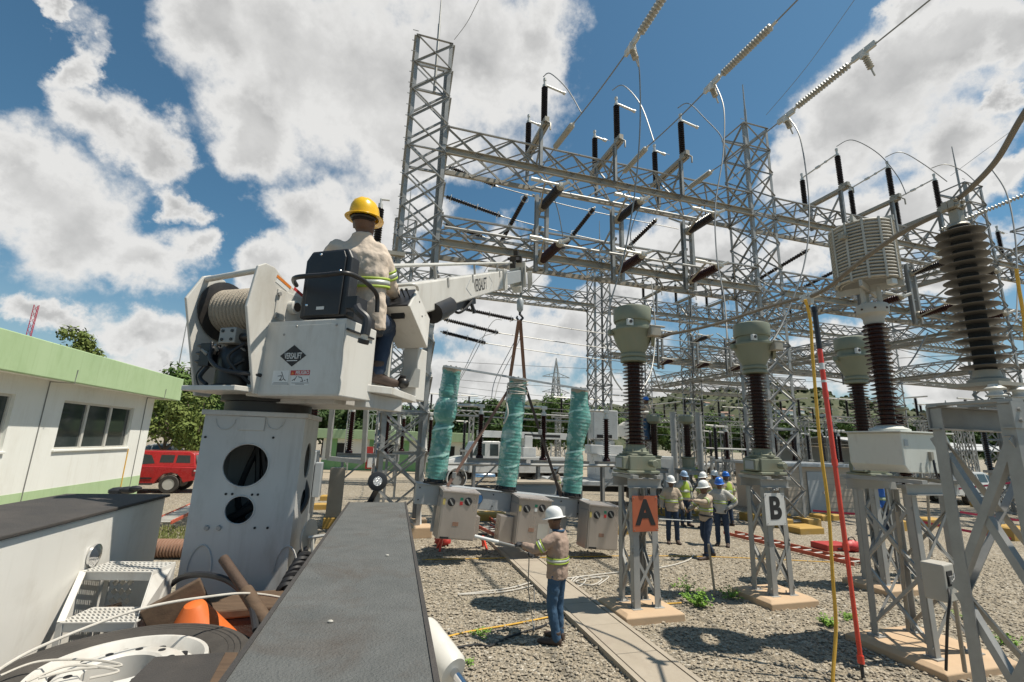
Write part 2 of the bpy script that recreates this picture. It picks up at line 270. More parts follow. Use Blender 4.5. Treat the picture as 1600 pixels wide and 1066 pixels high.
def gravel_material():
    m = bpy.data.materials.new('grey_gravel'); m.use_nodes = True
    N, L, new = nodes_of(m.node_tree); b = N['Principled BSDF']; b.inputs['Roughness'].default_value = 0.9; b.inputs['Specular IOR Level'].default_value = 0.2
    geo = new('ShaderNodeNewGeometry'); pos = geo.outputs['Position']
    wob = new('ShaderNodeTexNoise', i_Scale=9.0, i_Detail=2.0); L.new(pos, wob.inputs['Vector'])
    ad = new('ShaderNodeVectorMath', operation='SCALE'); L.new(wob.outputs[1], ad.inputs[0]); ad.inputs['Scale'].default_value = 0.05
    av = new('ShaderNodeVectorMath', operation='ADD'); L.new(pos, av.inputs[0]); L.new(ad.outputs[0], av.inputs[1])
    vo = new('ShaderNodeTexVoronoi', i_Scale=23.0, i_Randomness=1.0); L.new(av.outputs[0], vo.inputs['Vector'])
    vs = new('ShaderNodeTexVoronoi', i_Scale=48.0, i_Randomness=1.0); L.new(av.outputs[0], vs.inputs['Vector'])
    sep = new('ShaderNodeSeparateColor'); L.new(vo.outputs['Color'], sep.inputs[0])
    sep2 = new('ShaderNodeSeparateColor'); L.new(vs.outputs['Color'], sep2.inputs[0])
    stones = [(0.0, (0.11, 0.098, 0.08)), (0.25, (0.21, 0.184, 0.144)), (0.5, (0.292, 0.252, 0.19)), (0.72, (0.362, 0.30, 0.218)), (0.9, (0.44, 0.388, 0.31)), (1.0, (0.57, 0.535, 0.465))]
    c1 = ramp(new, L, sep.outputs[0], stones); c2 = ramp(new, L, sep2.outputs[1], stones)
    big = new('ShaderNodeTexNoise', i_Scale=7.0, i_Detail=3.0); L.new(pos, big.inputs['Vector'])
    f = new('ShaderNodeMapRange'); L.new(big.outputs[0], f.inputs[0]); f.inputs[1].default_value = 0.45; f.inputs[2].default_value = 0.55
    c = mixc(new, L, f.outputs[0], c1, c2)
    # dusty and grassy patches
    pn = new('ShaderNodeTexNoise', i_Scale=0.45, i_Detail=7.0, i_Roughness=0.65); L.new(pos, pn.inputs['Vector'])
    fp = new('ShaderNodeMapRange'); L.new(pn.outputs[0], fp.inputs[0]); fp.inputs[1].default_value = 0.5; fp.inputs[2].default_value = 0.72; fp.inputs[4].default_value = 0.55
    c = mixc(new, L, fp.outputs[0], c, (0.26, 0.218, 0.155))
    pg = new('ShaderNodeTexNoise', i_Scale=0.8, i_Detail=8.0, i_Roughness=0.7); L.new(av.outputs[0], pg.inputs['Vector'])
    fg = new('ShaderNodeMapRange'); L.new(pg.outputs[0], fg.inputs[0]); fg.inputs[1].default_value = 0.62; fg.inputs[2].default_value = 0.76; fg.inputs[4].default_value = 0.5
    c = mixc(new, L, fg.outputs[0], c, (0.15, 0.15, 0.06))
    L.new(c, b.inputs['Base Color'])
    h = mth(new, L, 'ADD', mth(new, L, 'MULTIPLY', vo.outputs['Distance'], -1.0), mth(new, L, 'MULTIPLY', vs.outputs['Distance'], -0.5))
    bp = new('ShaderNodeBump', i_Strength=0.9, i_Distance=0.03); L.new(h, bp.inputs['Height']); L.new(bp.outputs[0], b.inputs['Normal'])
    return m
MT['gravel'] = gravel_material()
MT['stone'] = mat('loose_stone', (0.18, 0.158, 0.125), 0.9, 0, (0.44, 0.378, 0.29), 13.0, 0.5, detail=1.0)
MT['dirt'] = mat('pale_earth_road', (0.30, 0.245, 0.175), 0.95, 0, (0.38, 0.315, 0.235), 0.8, 0.7, bump=0.2, bscale=14, dirt=(0.27, 0.25, 0.14), dscale=0.5, damt=0.5)
MT['hill'] = mat('scrubby_hillside', (0.045, 0.058, 0.024), 0.95, 0, (0.075, 0.082, 0.036), 0.035, 0.5, detail=9.0, bump=1.0, bscale=0.12, dirt=(0.30, 0.25, 0.17), dscale=0.05, damt=0.4)

# ------------------------------------------------------------------ mesh building
class MB:
    def __init__(self): self.v = []; self.f = []
    def add(self, vs, fs):
        n = len(self.v); self.v += [V3(x) for x in vs]; self.f += [tuple(i+n for i in f) for f in fs]; return self
    def box(self, c, size, ax=None):
        c = V3(c); hx, hy, hz = (s/2 for s in size)
        ex, ey, ez = ax if ax else (V3((1, 0, 0)), V3((0, 1, 0)), ZZ)
        vs = [c+ex*(hx*i)+ey*(hy*j)+ez*(hz*k) for k in (-1, 1) for j in (-1, 1) for i in (-1, 1)]
        return self.add(vs, [(0, 2, 3, 1), (4, 5, 7, 6), (0, 1, 5, 4), (2, 6, 7, 3), (0, 4, 6, 2), (1, 3, 7, 5)])
    def bb(self, x0, x1, y0, y1, z0, z1): return self.box(((x0+x1)/2, (y0+y1)/2, (z0+z1)/2), (abs(x1-x0), abs(y1-y0), abs(z1-z0)))
    def bar(self, p, q, w, h=None, up=None):
        p, q = V3(p), V3(q); d = q-p; ln = d.length
        if ln < 1e-6: return self
        d /= ln; up = V3(up) if up is not None else (ZZ if abs(d.z) < 0.95 else V3((0, 1, 0)))
        s = d.cross(up)
        if s.length < 1e-4: s = d.cross(V3((1, 0, 0)))
        s.normalize(); n = s.cross(d)
        return self.box((p+q)/2, (w, ln, h or w), (s, d, n))
    def ang(self, p, q, w, t=None, up=None, flip=1):
        """an L section bar"""
        p, q = V3(p), V3(q); d = (q-p); ln = d.length; d /= ln
        up = V3(up) if up is not None else (ZZ if abs(d.z) < 0.95 else V3((0, 1, 0)))
        s = d.cross(up); s.normalize(); n = s.cross(d); s = s*flip; t = t or w*0.14
        pts = [(0, 0), (w, 0), (w, t), (t, t), (t, w), (0, w)]
        vs = [o+s*a+n*b for o in (p, q) for a, b in pts]
        fs = [(i, (i+1) % 6, (i+1) % 6+6, i+6) for i in range(6)] + [(5, 4, 3, 2, 1, 0), (6, 7, 8, 9, 10, 11)]
        return self.add(vs, fs)
    def chan(self, p, q, w, h, up=None, t=0.012):
        """a C section: web upright, flanges to +side"""
        p, q = V3(p), V3(q); d = (q-p); ln = d.length; d /= ln
        up = V3(up) if up is not None else ZZ
        s = d.cross(up); s.normalize(); n = s.cross(d)
        for (o, sz) in ((n*0, (t, ln, h)), (n*(h/2-t/2)+s*(w/2), (w, ln, t)), (n*(-h/2+t/2)+s*(w/2), (w, ln, t))):
            self.box((p+q)/2+o, sz, (s, d, n))
        return self
    def tube(self, pts, r, n=8, cap=True, ell=None, side=None):
        pts = [V3(p) for p in pts]; k = len(pts)
        rs = r if isinstance(r, (list, tuple)) else [r]*k
        base = len(self.v); prev = None; rings = []
        for i, p in enumerate(pts):
            d = (pts[min(i+1, k-1)]-pts[max(i-1, 0)])
            if d.length < 1e-9: d = V3((0, 0, 1))
            d.normalize()
            if prev is None:
                a = V3(side) if side is not None else (V3((1, 0, 0)) if abs(d.x) < 0.9 else V3((0, 1, 0)))
            else: a = prev
            a = a - d*a.dot(d)
            if a.length < 1e-6: a = d.orthogonal()
            a.normalize(); prev = a; bb = d.cross(a)
            e = ell[i] if isinstance(ell, list) else (ell or 1.0)
            rings.append([p+a*(rs[i]*math.cos(2*PI*j/n))+bb*(rs[i]*e*math.sin(2*PI*j/n)) for j in range(n)])
        vs = [x for rg in rings for x in rg]
        fs = [(i*n+j, i*n+(j+1) % n, (i+1)*n+(j+1) % n, (i+1)*n+j) for i in range(k-1) for j in range(n)]
        if cap: fs += [tuple(range(n-1, -1, -1)), tuple((k-1)*n+j for j in range(n))]
        return self.add(vs, fs)
    def lathe(self, prof, n=20, o=(0, 0, 0), axis=None, cap=True):
        o = V3(o); ez = (V3(axis).normalized() if axis is not None else ZZ)
        ex = ez.orthogonal().normalized() if axis is not None else V3((1, 0, 0)); ey = ez.cross(ex)
        k = len(prof)
        vs = [o+ez*z+ex*(r*math.cos(2*PI*j/n))+ey*(r*math.sin(2*PI*j/n)) for r, z in prof for j in range(n)]
        fs = [(i*n+j, i*n+(j+1) % n, (i+1)*n+(j+1) % n, (i+1)*n+j) for i in range(k-1) for j in range(n)]
        if cap: fs += [tuple(range(n-1, -1, -1)), tuple((k-1)*n+j for j in range(n))]
        return self.add(vs, fs)
    def cyl(self, p, q, r, n=14):
        p, q = V3(p), V3(q); return self.lathe([(r, 0), (r, (q-p).length)], n, p, q-p)
    def prism(self, poly, o, ex, ey, ez, depth):
        """poly (x,y) in the plane ex,ey at o, pushed along ez by depth"""
        o, ex, ey, ez = V3(o), V3(ex), V3(ey), V3(ez); n = len(poly)
        vs = [o+ex*x+ey*y for x, y in poly]+[o+ex*x+ey*y+ez*depth for x, y in poly]
        return self.add(vs, [tuple(range(n-1, -1, -1)), tuple(range(n, 2*n))]+[(i, (i+1) % n, (i+1) % n+n, i+n) for i in range(n)])
    def plate(self, poly, holes, o, ex, ey, ez, depth, seg=28):
        """flat plate with round holes (cx,cy,r), holes stacked in y; done as strips so it needs no booleans"""
        o, ex, ey, ez = V3(o), V3(ex), V3(ey), V3(ez)
        bm = bmesh.new()
        loops = [[(x, y) for x, y in poly]]+[[(cx+r*math.cos(2*PI*k/seg), cy+r*math.sin(2*PI*k/seg)) for k in range(seg)] for cx, cy, r in holes]
        edges = []
        for lp in loops:
            vs = [bm.verts.new(o+ex*x+ey*y) for x, y in lp]
            edges += [bm.edges.new((vs[i], vs[(i+1) % len(vs)])) for i in range(len(vs))]
        bmesh.ops.triangle_fill(bm, use_beauty=True, use_dissolve=False, edges=edges)
        r = bmesh.ops.extrude_face_region(bm, geom=list(bm.faces))
        bmesh.ops.translate(bm, vec=ez*depth, verts=[g for g in r['geom'] if isinstance(g, bmesh.types.BMVert)])
        bmesh.ops.recalc_face_normals(bm, faces=list(bm.faces))
        bm.verts.index_update(); self.add([v.co.copy() for v in bm.verts], [tuple(v.index for v in f.verts) for f in bm.faces]); bm.free(); return self
    def ball(self, c, r, n=12, m=8, sq=(1, 1, 1)):
        c = V3(c); vs = [c+V3((0, 0, -r*sq[2]))]
        for i in range(1, m):
            t = -PI/2+PI*i/m
            vs += [c+V3((r*sq[0]*math.cos(t)*math.cos(2*PI*j/n), r*sq[1]*math.cos(t)*math.sin(2*PI*j/n), r*sq[2]*math.sin(t))) for j in range(n)]
        vs.append(c+V3((0, 0, r*sq[2])))
        fs = [(0, 1+(j+1) % n, 1+j) for j in range(n)]
        for i in range(m-2): fs += [(1+i*n+j, 1+i*n+(j+1) % n, 1+(i+1)*n+(j+1) % n, 1+(i+1)*n+j) for j in range(n)]
        b = 1+(m-2)*n; fs += [(b+j, b+(j+1) % n, len(vs)-1) for j in range(n)]
        return self.add(vs, fs)
    def mesh(self, name):
        me = bpy.data.meshes.new(name); me.from_pydata([tuple(v) for v in self.v], [], self.f); me.update()
        return me
def finish(o, smooth=40, bevel=0.0, bseg=2):
    me = o.data
    if smooth:
        for p in me.polygons: p.use_smooth = True
        me.set_sharp_from_angle(angle=math.radians(smooth))
    if bevel:
        b = o.modifiers.new('bevel', 'BEVEL'); b.width = bevel; b.segments = bseg; b.limit_method = 'ANGLE'; b.angle_limit = math.radians(40)
def obj(name, mb, mt, parent=None, smooth=40, bevel=0.0, world=None, recalc=True):
    """link a built mesh; world=root Empty (unrotated) means its points are world points"""
    if world is not None:
        off = world.location; mb.v = [v-off for v in mb.v]
    me = mb.mesh(name)
    if recalc:
        bm = bmesh.new(); bm.from_mesh(me); bmesh.ops.recalc_face_normals(bm, faces=list(bm.faces)); bm.to_mesh(me); bm.free()
    o = bpy.data.objects.new(name, me); COL.objects.link(o)
    me.materials.append(MT[mt] if isinstance(mt, str) else mt)
    if parent is not None: o.parent = parent
    finish(o, smooth, bevel)
    return o
def tag(o, label, cat, group=None, kind=None):
    if label: o['label'] = label
    if cat: o['category'] = cat
    if group: o['group'] = group
    if kind: o['kind'] = kind
    return o
def thing(name, label, cat, loc=(0, 0, 0), rotz=0.0, group=None):
    o = bpy.data.objects.new(name, None); COL.objects.link(o); o.empty_display_size = 0.2
    o.location = loc; o.rotation_euler = (0, 0, rotz)
    return tag(o, label, cat, group)
def single(name, mb, mt, label, cat, loc=None, group=None, smooth=40, bevel=0.0):
    """a thing that is one mesh; points given in world space"""
    loc = V3(loc) if loc is not None else mb.v[0].copy()
    mb.v = [v-loc for v in mb.v]
    o = obj(name, mb, mt, None, smooth, bevel); o.location = loc
    return tag(o, label, cat, group)
def struct(name, mb, mt, smooth=0):
    o = obj(name, mb, mt, None, smooth, recalc=True); o['kind'] = 'structure'; return o
def dup(root, loc=None, rotz=None, label=None, group=None):
    r = root.copy(); COL.objects.link(r)
    if loc is not None: r.location = loc
    if rotz is not None: r.rotation_euler = (0, 0, rotz)
    if label: r['label'] = label
    if group: r['group'] = group
    for ch in list(root.children):
        c = ch.copy(); COL.objects.link(c); c.parent = r
        for g in list(ch.children):
            d = g.copy(); COL.objects.link(d); d.parent = c
    return r
def text(name, s, size, mt, parent, mtx, bold=0.0, ext=0.0015, sx=1.0, align='CENTER'):
    cu = bpy.data.curves.new(name, 'FONT'); cu.body = s; cu.size = size; cu.extrude = ext; cu.offset = bold
    cu.align_x = align; cu.align_y = 'CENTER'; cu.resolution_u = 4
    to = bpy.data.objects.new(name, cu); COL.objects.link(to)
    bpy.context.view_layer.update()
    me = bpy.data.meshes.new_from_object(to.evaluated_get(bpy.context.evaluated_depsgraph_get()))
    bpy.data.objects.remove(to); bpy.data.curves.remove(cu)
    me.transform(mtx @ Matrix.Diagonal((sx, 1, 1, 1)))
    me.name = name; me.materials.clear(); me.materials.append(MT[mt])
    o = bpy.data.objects.new(name, me); COL.objects.link(o); o.parent = parent
    return o
def frame(o, ex, ey, ez=None):
    ex, ey = V3(ex).normalized(), V3(ey).normalized(); ez = V3(ez).normalized() if ez is not None else ex.cross(ey)
    m = Matrix((ex, ey, ez)).transposed().to_4x4(); m.translation = V3(o); return m
def sheds(n, z0, z1, rc, ro, ri=None, drop=0.25):
    """profile of a shedded insulator between z0 and z1"""
    pr = [(rc, z0)]; p = (z1-z0)/n
    for i in range(n):
        z = z0+p*i; r = ro if (ri is None or i % 2 == 0) else ri
        pr += [(rc, z+p*0.22), (r*0.985, z+p*0.30), (r, z+p*0.42), (rc+(r-rc)*0.35, z+p*0.62), (rc, z+p*0.78)]
    return pr+[(rc, z1)]
def arc_pts(p, q, sag=0.0, n=14, up=ZZ):
    p, q = V3(p), V3(q); return [p.lerp(q, i/n) - V3(up)*(sag*4*(i/n)*(1-i/n)) for i in range(n+1)]
def spline(pts, n=8):
    pts = [V3(p) for p in pts]; out = []
    for i in range(len(pts)-1):
        p0 = pts[max(i-1, 0)]; p1 = pts[i]; p2 = pts[i+1]; p3 = pts[min(i+2, len(pts)-1)]
        for k in range(n):
            t = k/n; out.append(0.5*((2*p1)+(p2-p0)*t+(2*p0-5*p1+4*p2-p3)*t*t+(3*p1-p0-3*p2+p3)*t**3))
    return out+[pts[-1]]

# ================================================================== SETTING
mb = MB(); S = 900
mb.add([(-S, -60, 0), (S, -60, 0), (S, 1500, 0), (-S, 1500, 0)], [(0, 1, 2, 3)])
struct('ground', mb, 'gravel')
mb = MB()                                                     # pale earth road beyond the yard
pts = [W(-16, 16.2, 0.004), W(-16, 40, 0.004), W(90, 46, 0.004), W(90, 24, 0.004), W(4, 20, 0.004)]
mb.add(pts, [(4, 3, 2, 1, 0)]); struct('road', mb, 'dirt')
# hills on the right
mb = MB(); nx, ny = 90, 30; hr = random.Random(3)
def hill_h(x, y):
    e = lambda cx, cy, sx, sy, h: h*math.exp(-((x-cx)/sx)**2-((y-cy)/sy)**2)
    h = e(255, 560, 150, 120, 62)+e(60, 720, 170, 130, 58)+e(420, 640, 120, 120, 62)+e(560, 600, 130, 140, 20)+e(-160, 820, 200, 130, 34)
    h += 5*math.sin(x*0.043+y*0.02)+3.5*math.sin(x*0.11-y*0.05)+2*math.sin(x*0.23+y*0.17)
    return h
for j in range(ny+1):
    for i in range(nx+1):
        x = -420+1150*i/nx; y = 330+470*j/ny
        f = min(1, (y-330)/90); mb.v.append(V3((x, y, -1+max(0, hill_h(x, y))*f)))
mb.f = [(j*(nx+1)+i, j*(nx+1)+i+1, (j+1)*(nx+1)+i+1, (j+1)*(nx+1)+i) for j in range(ny) for i in range(nx)]
struct('hills', mb, 'hill', smooth=60)
# scrub on the hills: one mass nobody could count
mb = MB(); sr = random.Random(11)
for k in range(5200):
    x = sr.uniform(-380, 640); y = sr.uniform(360, 640); z = hill_h(x, y)*min(1, (y-330)/90)-1
    if z < 2: continue
    r = sr.uniform(0.8, 2.7); n0 = len(mb.v)
    mb.ball((x, y, z+r*0.5), r, 6, 4, (1, 1, sr.uniform(0.7, 1.1)))
    for i in range(n0, len(mb.v)): mb.v[i] += V3((sr.uniform(-1, 1), sr.uniform(-1, 1), sr.uniform(-1, 1)))*r*0.28
o = obj('hillside_scrub', mb, 'scrub', None, 0, recalc=False); tag(o, 'green scrub covering the far hillside', 'scrub', kind='stuff')

# cable trench with its covers
mb = MB()
tr0, tr1 = G(1037, 1066), G(783, 846)
td = (tr1-tr0).normalized(); tn = V3((td.y, -td.x, 0)); tr0 = tr0-td*4; ln = (tr1-tr0).length
a = tr0-tn*0.28
mb.box(a+td*(ln/2)-tn*0.05+ZZ*0.02, (ln, 0.07, 0.10), (td, tn, ZZ)); mb.box(a+td*(ln/2)+tn*0.62+ZZ*0.02, (ln, 0.07, 0.10), (td, tn, ZZ))
struct('cable_trench', mb, 'conc')
k = 0; x = 0.0; tr_ = random.Random(5)
while x < ln-0.5:
    w = 0.92; mb = MB(); c = a+td*(x+w/2)+tn*0.285+ZZ*(0.038+tr_.uniform(0, 0.006))
    mb.box(c, (w-0.012, 0.565, 0.05), (td, tn, (ZZ+tn*tr_.uniform(-0.006, 0.006)).normalized()))
    single('trench_cover', mb, 'conc', 'flat concrete cover slab in the row over the cable trench', 'trench cover', c, 'concrete covers along the cable trench', 0, 0.006)
    x += w
# loose stones close by, nobody could count them
mb = MB(); sr = random.Random(21)
ico = [(0, 0, 1), (0.9, 0, 0.3), (0.28, 0.85, 0.3), (-0.72, 0.53, 0.3), (-0.72, -0.53, 0.3), (0.28, -0.85, 0.3), (0, 0, -0.6)]
icf = [(0, 1, 2), (0, 2, 3), (0, 3, 4), (0, 4, 5), (0, 5, 1), (6, 2, 1), (6, 3, 2), (6, 4, 3), (6, 5, 4), (6, 1, 5)]
cnt = 0
while cnt < 15000:
    t = sr.random()**1.6; y = 4.4+t*8.5; x = sr.uniform(-0.14*y-0.4, 1.12*y)
    p = V3((x, y, 0)); q = p-tr0
    if -0.36 < q.dot(tn) < 0.40: continue
    r = sr.uniform(0.011, 0.029)*(1.35 if sr.random() < 0.1 else 1); an = sr.uniform(0, 6.28); ca, sa = math.cos(an), math.sin(an); s1 = sr.uniform(0.7, 1.3)
    vs = []
    for (i, j, k) in ico:
        i *= s1*sr.uniform(0.8, 1.2); j *= sr.uniform(0.8, 1.2); k *= sr.uniform(0.6, 0.95)
        vs.append((x+r*(i*ca-j*sa), y+r*(i*sa+j*ca), r*k+r*0.35))
    mb.add(vs, icf); cnt += 1
o = obj('loose_gravel', mb, 'stone', None, 0, recalc=False); tag(o, 'loose grey and tan stones lying on the gravel yard', 'gravel', kind='stuff')

# ================================================================== GANTRY: TOWERS AND BEAMS
BAY = 13.7
def lattice(mb, p00, p01, p10, p11, n, w, up, single_diag=False, flip=1):
    """cross bracing on a face given by two rails p00->p01 and p10->p11"""
    p00, p01, p10, p11 = map(V3, (p00, p01, p10, p11))
    for i in range(n):
        a0, a1 = p00.lerp(p01, i/n), p00.lerp(p01, (i+1)/n); b0, b1 = p10.lerp(p11, i/n), p10.lerp(p11, (i+1)/n)
        if not single_diag or i % 2 == 0: mb.ang(a0, b1, w, up=up, flip=flip)
        if not single_diag or i % 2 == 1: mb.ang(b0+V3(up)*w*0.3, a1+V3(up)*w*0.3, w, up=up, flip=flip)
def make_tower(label, loc, h=16.2, w=1.25, group='lattice towers of the gantries', rod=2.6, mt='galv'):
    t = thing('lattice_tower', label, 'tower', loc, TH, group)
    cs = [(0, 0), (w, 0), (w, w), (0, w)]
    for i, (x, y) in enumerate(cs):
        mb = MB(); sx = 1 if x == 0 else -1; sy = 1 if y == 0 else -1
        mb.box((x+sx*0.06, y+sy*0.006, h/2), (0.12, 0.012, h)); mb.box((x+sx*0.006, y+sy*0.066, h/2), (0.012, 0.108, h))
        for z in (3.1, 6.2, 9.3, 12.4): mb.box((x+sx*0.045, y-sy*0.008, z), (0.13, 0.014, 0.42))
        if i == 0:
            for k in range(int(h/0.42)): mb.bar((0.05, 0.005, 0.8+0.42*k), (-0.14, 0.005, 0.8+0.42*k), 0.018)
        obj('leg', mb, mt, t, 0)
    n = 15
    for i in range(4):
        x0, y0 = cs[i]; x1, y1 = cs[(i+1) % 4]; mb = MB()
        nrm = V3((y1-y0, -(x1-x0), 0)).normalized()
        lattice(mb, (x0, y0, 0.15), (x0, y0, h-0.05), (x1, y1, 0.15), (x1, y1, h-0.05), n, 0.062, nrm)
        for k in (0, 3, 6, 8, 11, 14, 15):
            z = 0.15+(h-0.2)*k/n; mb.ang((x0, y0, z), (x1, y1, z), 0.075, up=ZZ)
        obj('bracing', mb, mt, t, 0)
    if rod:
        mb = MB(); mb.tube([(w*0.62, w*0.5, h-1.6), (w*0.62, w*0.5, h+rod*0.5)], 0.05, 8); mb.tube([(w*0.62, w*0.5, h+rod*0.5), (w*0.62, w*0.5, h+rod)], [0.035, 0.02], 8)
        obj('lightning_rod', mb, 'galv_far', t)
    return t
tower = make_tower('nearest lattice tower, tall and square, left of the gantry beams behind the boom', W(0, 0))
dup(tower, W(BAY, 0), label='lattice tower rising between the white B sign and the red pole')
dup(tower, W(2*BAY, 0), label='lattice tower at the right, behind the grey arrester discs')
dup(tower, W(0, 14), label='far lattice tower hidden behind the nearest tower')
dup(tower, W(BAY, 14), label='farther lattice tower standing between the third wrapped pole and the orange A sign transformer')
dup(tower, W(2*BAY, 14), label='farther lattice tower seen through the middle tower by the red pole')
dup(tower, W(3*BAY, 14), label='farther lattice tower at the far right edge')
dup(tower, W(3*BAY, 30), label='distant lattice tower right of the transformer with the coil')
dup(tower, W(2*BAY, 30), label='distant lattice tower just right of the B transformer')
for i, (x, y) in enumerate(((0, 0), (1.25, 0), (1.25, 1.25), (0, 1.25))):
    for a, nm in ((0, 'nearest'), (BAY, 'middle')):
        c = W(a+x, y, 0.13)
        if a == 0 and i in (0, 3): continue
        mb = MB(); mb.box(c, (0.62, 0.62, 0.30), (gu, gv, ZZ))
        single('tower_footing', mb, 'tan_conc' if a == 0 else 'yellow_conc', ('tan' if a == 0 else 'yellow') + ' concrete footing under a leg of the %s lattice tower' % nm, 'footing', c, 'footings of the %s tower' % nm, 0, 0.03)

def make_beam(label, loc, length, h=0.88, d=1.2, rotz=TH, group='lattice beams of the gantries', mt='galv'):
    t = thing('lattice_beam', label, 'beam', loc, rotz, group)
    x0, x1 = 0.0, length; n = max(4, int(length/1.05))
    mb = MB(); mb.chan((x0, 0, 0), (x1, 0, 0), 0.10, 0.24, t=0.014); obj('bottom_chord', mb, 'galv_warm', t, 0)
    mb = MB(); mb.chan((x0, d, 0), (x1, d, 0), -0.09, 0.16, t=0.014); obj('bottom_chord', mb, 'galv_warm', t, 0)
    for y, f in ((0, 1), (d, -1)):
        mb = MB(); mb.ang((x0, y, h), (x1, y, h), 0.085, up=ZZ, flip=f); obj('top_chord', mb, mt, t, 0)
    for a, b, c, e, up in (((x0, 0, 0), (x1, 0, 0), (x0, 0, h), (x1, 0, h), (0, -1, 0)), ((x0, d, 0), (x1, d, 0), (x0, d, h), (x1, d, h), (0, 1, 0)),
                           ((x0, 0, 0), (x1, 0, 0), (x0, d, 0), (x1, d, 0), (0, 0, -1)), ((x0, 0, h), (x1, 0, h), (x0, d, h), (x1, d, h), (0, 0, 1))):
        mb = MB(); lattice(mb, a, b, c, e, n, 0.055, up); obj('lacing', mb, mt, t, 0)
    return t
span = BAY-1.25
beam = make_beam('upper lattice beam carrying the first three upright switches right of the nearest tower', W(1.25, 0, 11.96), span)
B = [(1.25, 0, 8.7, 'lower lattice beam behind the sloping dark insulators right of the nearest tower'),
     (1.25+BAY, 0, 11.96, 'upper lattice beam above the pale coil, between the middle tower and the right tower'),
     (1.25+BAY, 0, 8.7, 'lower lattice beam behind the pale coil'),
     (1.25+2*BAY, 0, 11.96, 'upper lattice beam running off at the right edge'),
     (1.25+2*BAY, 0, 8.7, 'lower lattice beam running off at the right edge'),
     (1.25, 14, 11.96, 'farther lattice beam seen just under the tip of the white boom'),
     (1.25+BAY, 14, 11.96, 'farther lattice beam with small upright switches above the A transformer'),
     (1.25+BAY, 14, 8.7, 'farther lower lattice beam between the A and B transformers'),
     (1.25+2*BAY, 14, 11.96, 'farther upper lattice beam behind the coil transformer'),
     (1.25+2*BAY, 14, 8.7, 'farther lower lattice beam behind the coil transformer'),
     (1.25+2*BAY, 30, 11.96, 'distant upper lattice beam behind the red pole'),
     (1.25+2*BAY, 30, 8.7, 'distant lower lattice beam behind the red pole'),
     (1.25+2*BAY, 22, 11.96, 'distant upper lattice beam between the farther rows, right of the red pole'),
     (1.25+2*BAY, 22, 8.7, 'distant lower lattice beam between the farther rows, right of the red pole'),
     (1.25+3*BAY, 30, 11.96, 'distant upper lattice beam at the far right'),
     (1.25+3*BAY, 14, 11.96, 'farther upper lattice beam at the far right behind the arrester'),
     (1.25+3*BAY, 14, 8.7, 'farther lattice beam at the far right behind the arrester')]
for a, b, z, lb in B: dup(beam, W(a, b, z), label=lb)
vb = make_beam('cross beam running from the right tower back to the farther row', W(2*BAY+1.2, 1.25, 8.7), 14-1.25, rotz=TH+PI/2)
dup(vb, W(2*BAY+1.2, 1.25, 11.96), label='upper cross beam running from the right tower to the farther row')
dup(vb, W(2*BAY+1.2, -14, 11.96), label='upper cross beam coming forward from the right tower past the arrester')
dup(vb, W(2*BAY+1.2, -14, 8.7), label='lower cross beam coming forward from the right tower past the arrester')
dup(vb, W(2*BAY+1.2, 15.3, 8.7), label='cross beam between the farther row and the distant row')
dup(vb, W(3*BAY+1.2, 15.3, 11.96), label='upper cross beam at the far right between the rows')
dup(tower, W(2*BAY, 22), label='distant lattice tower between the farther rows, right of the red pole')
dup(vb, W(3*BAY+1.2, 1.25, 8.7), label='cross beam at the far right edge going back to the farther row')

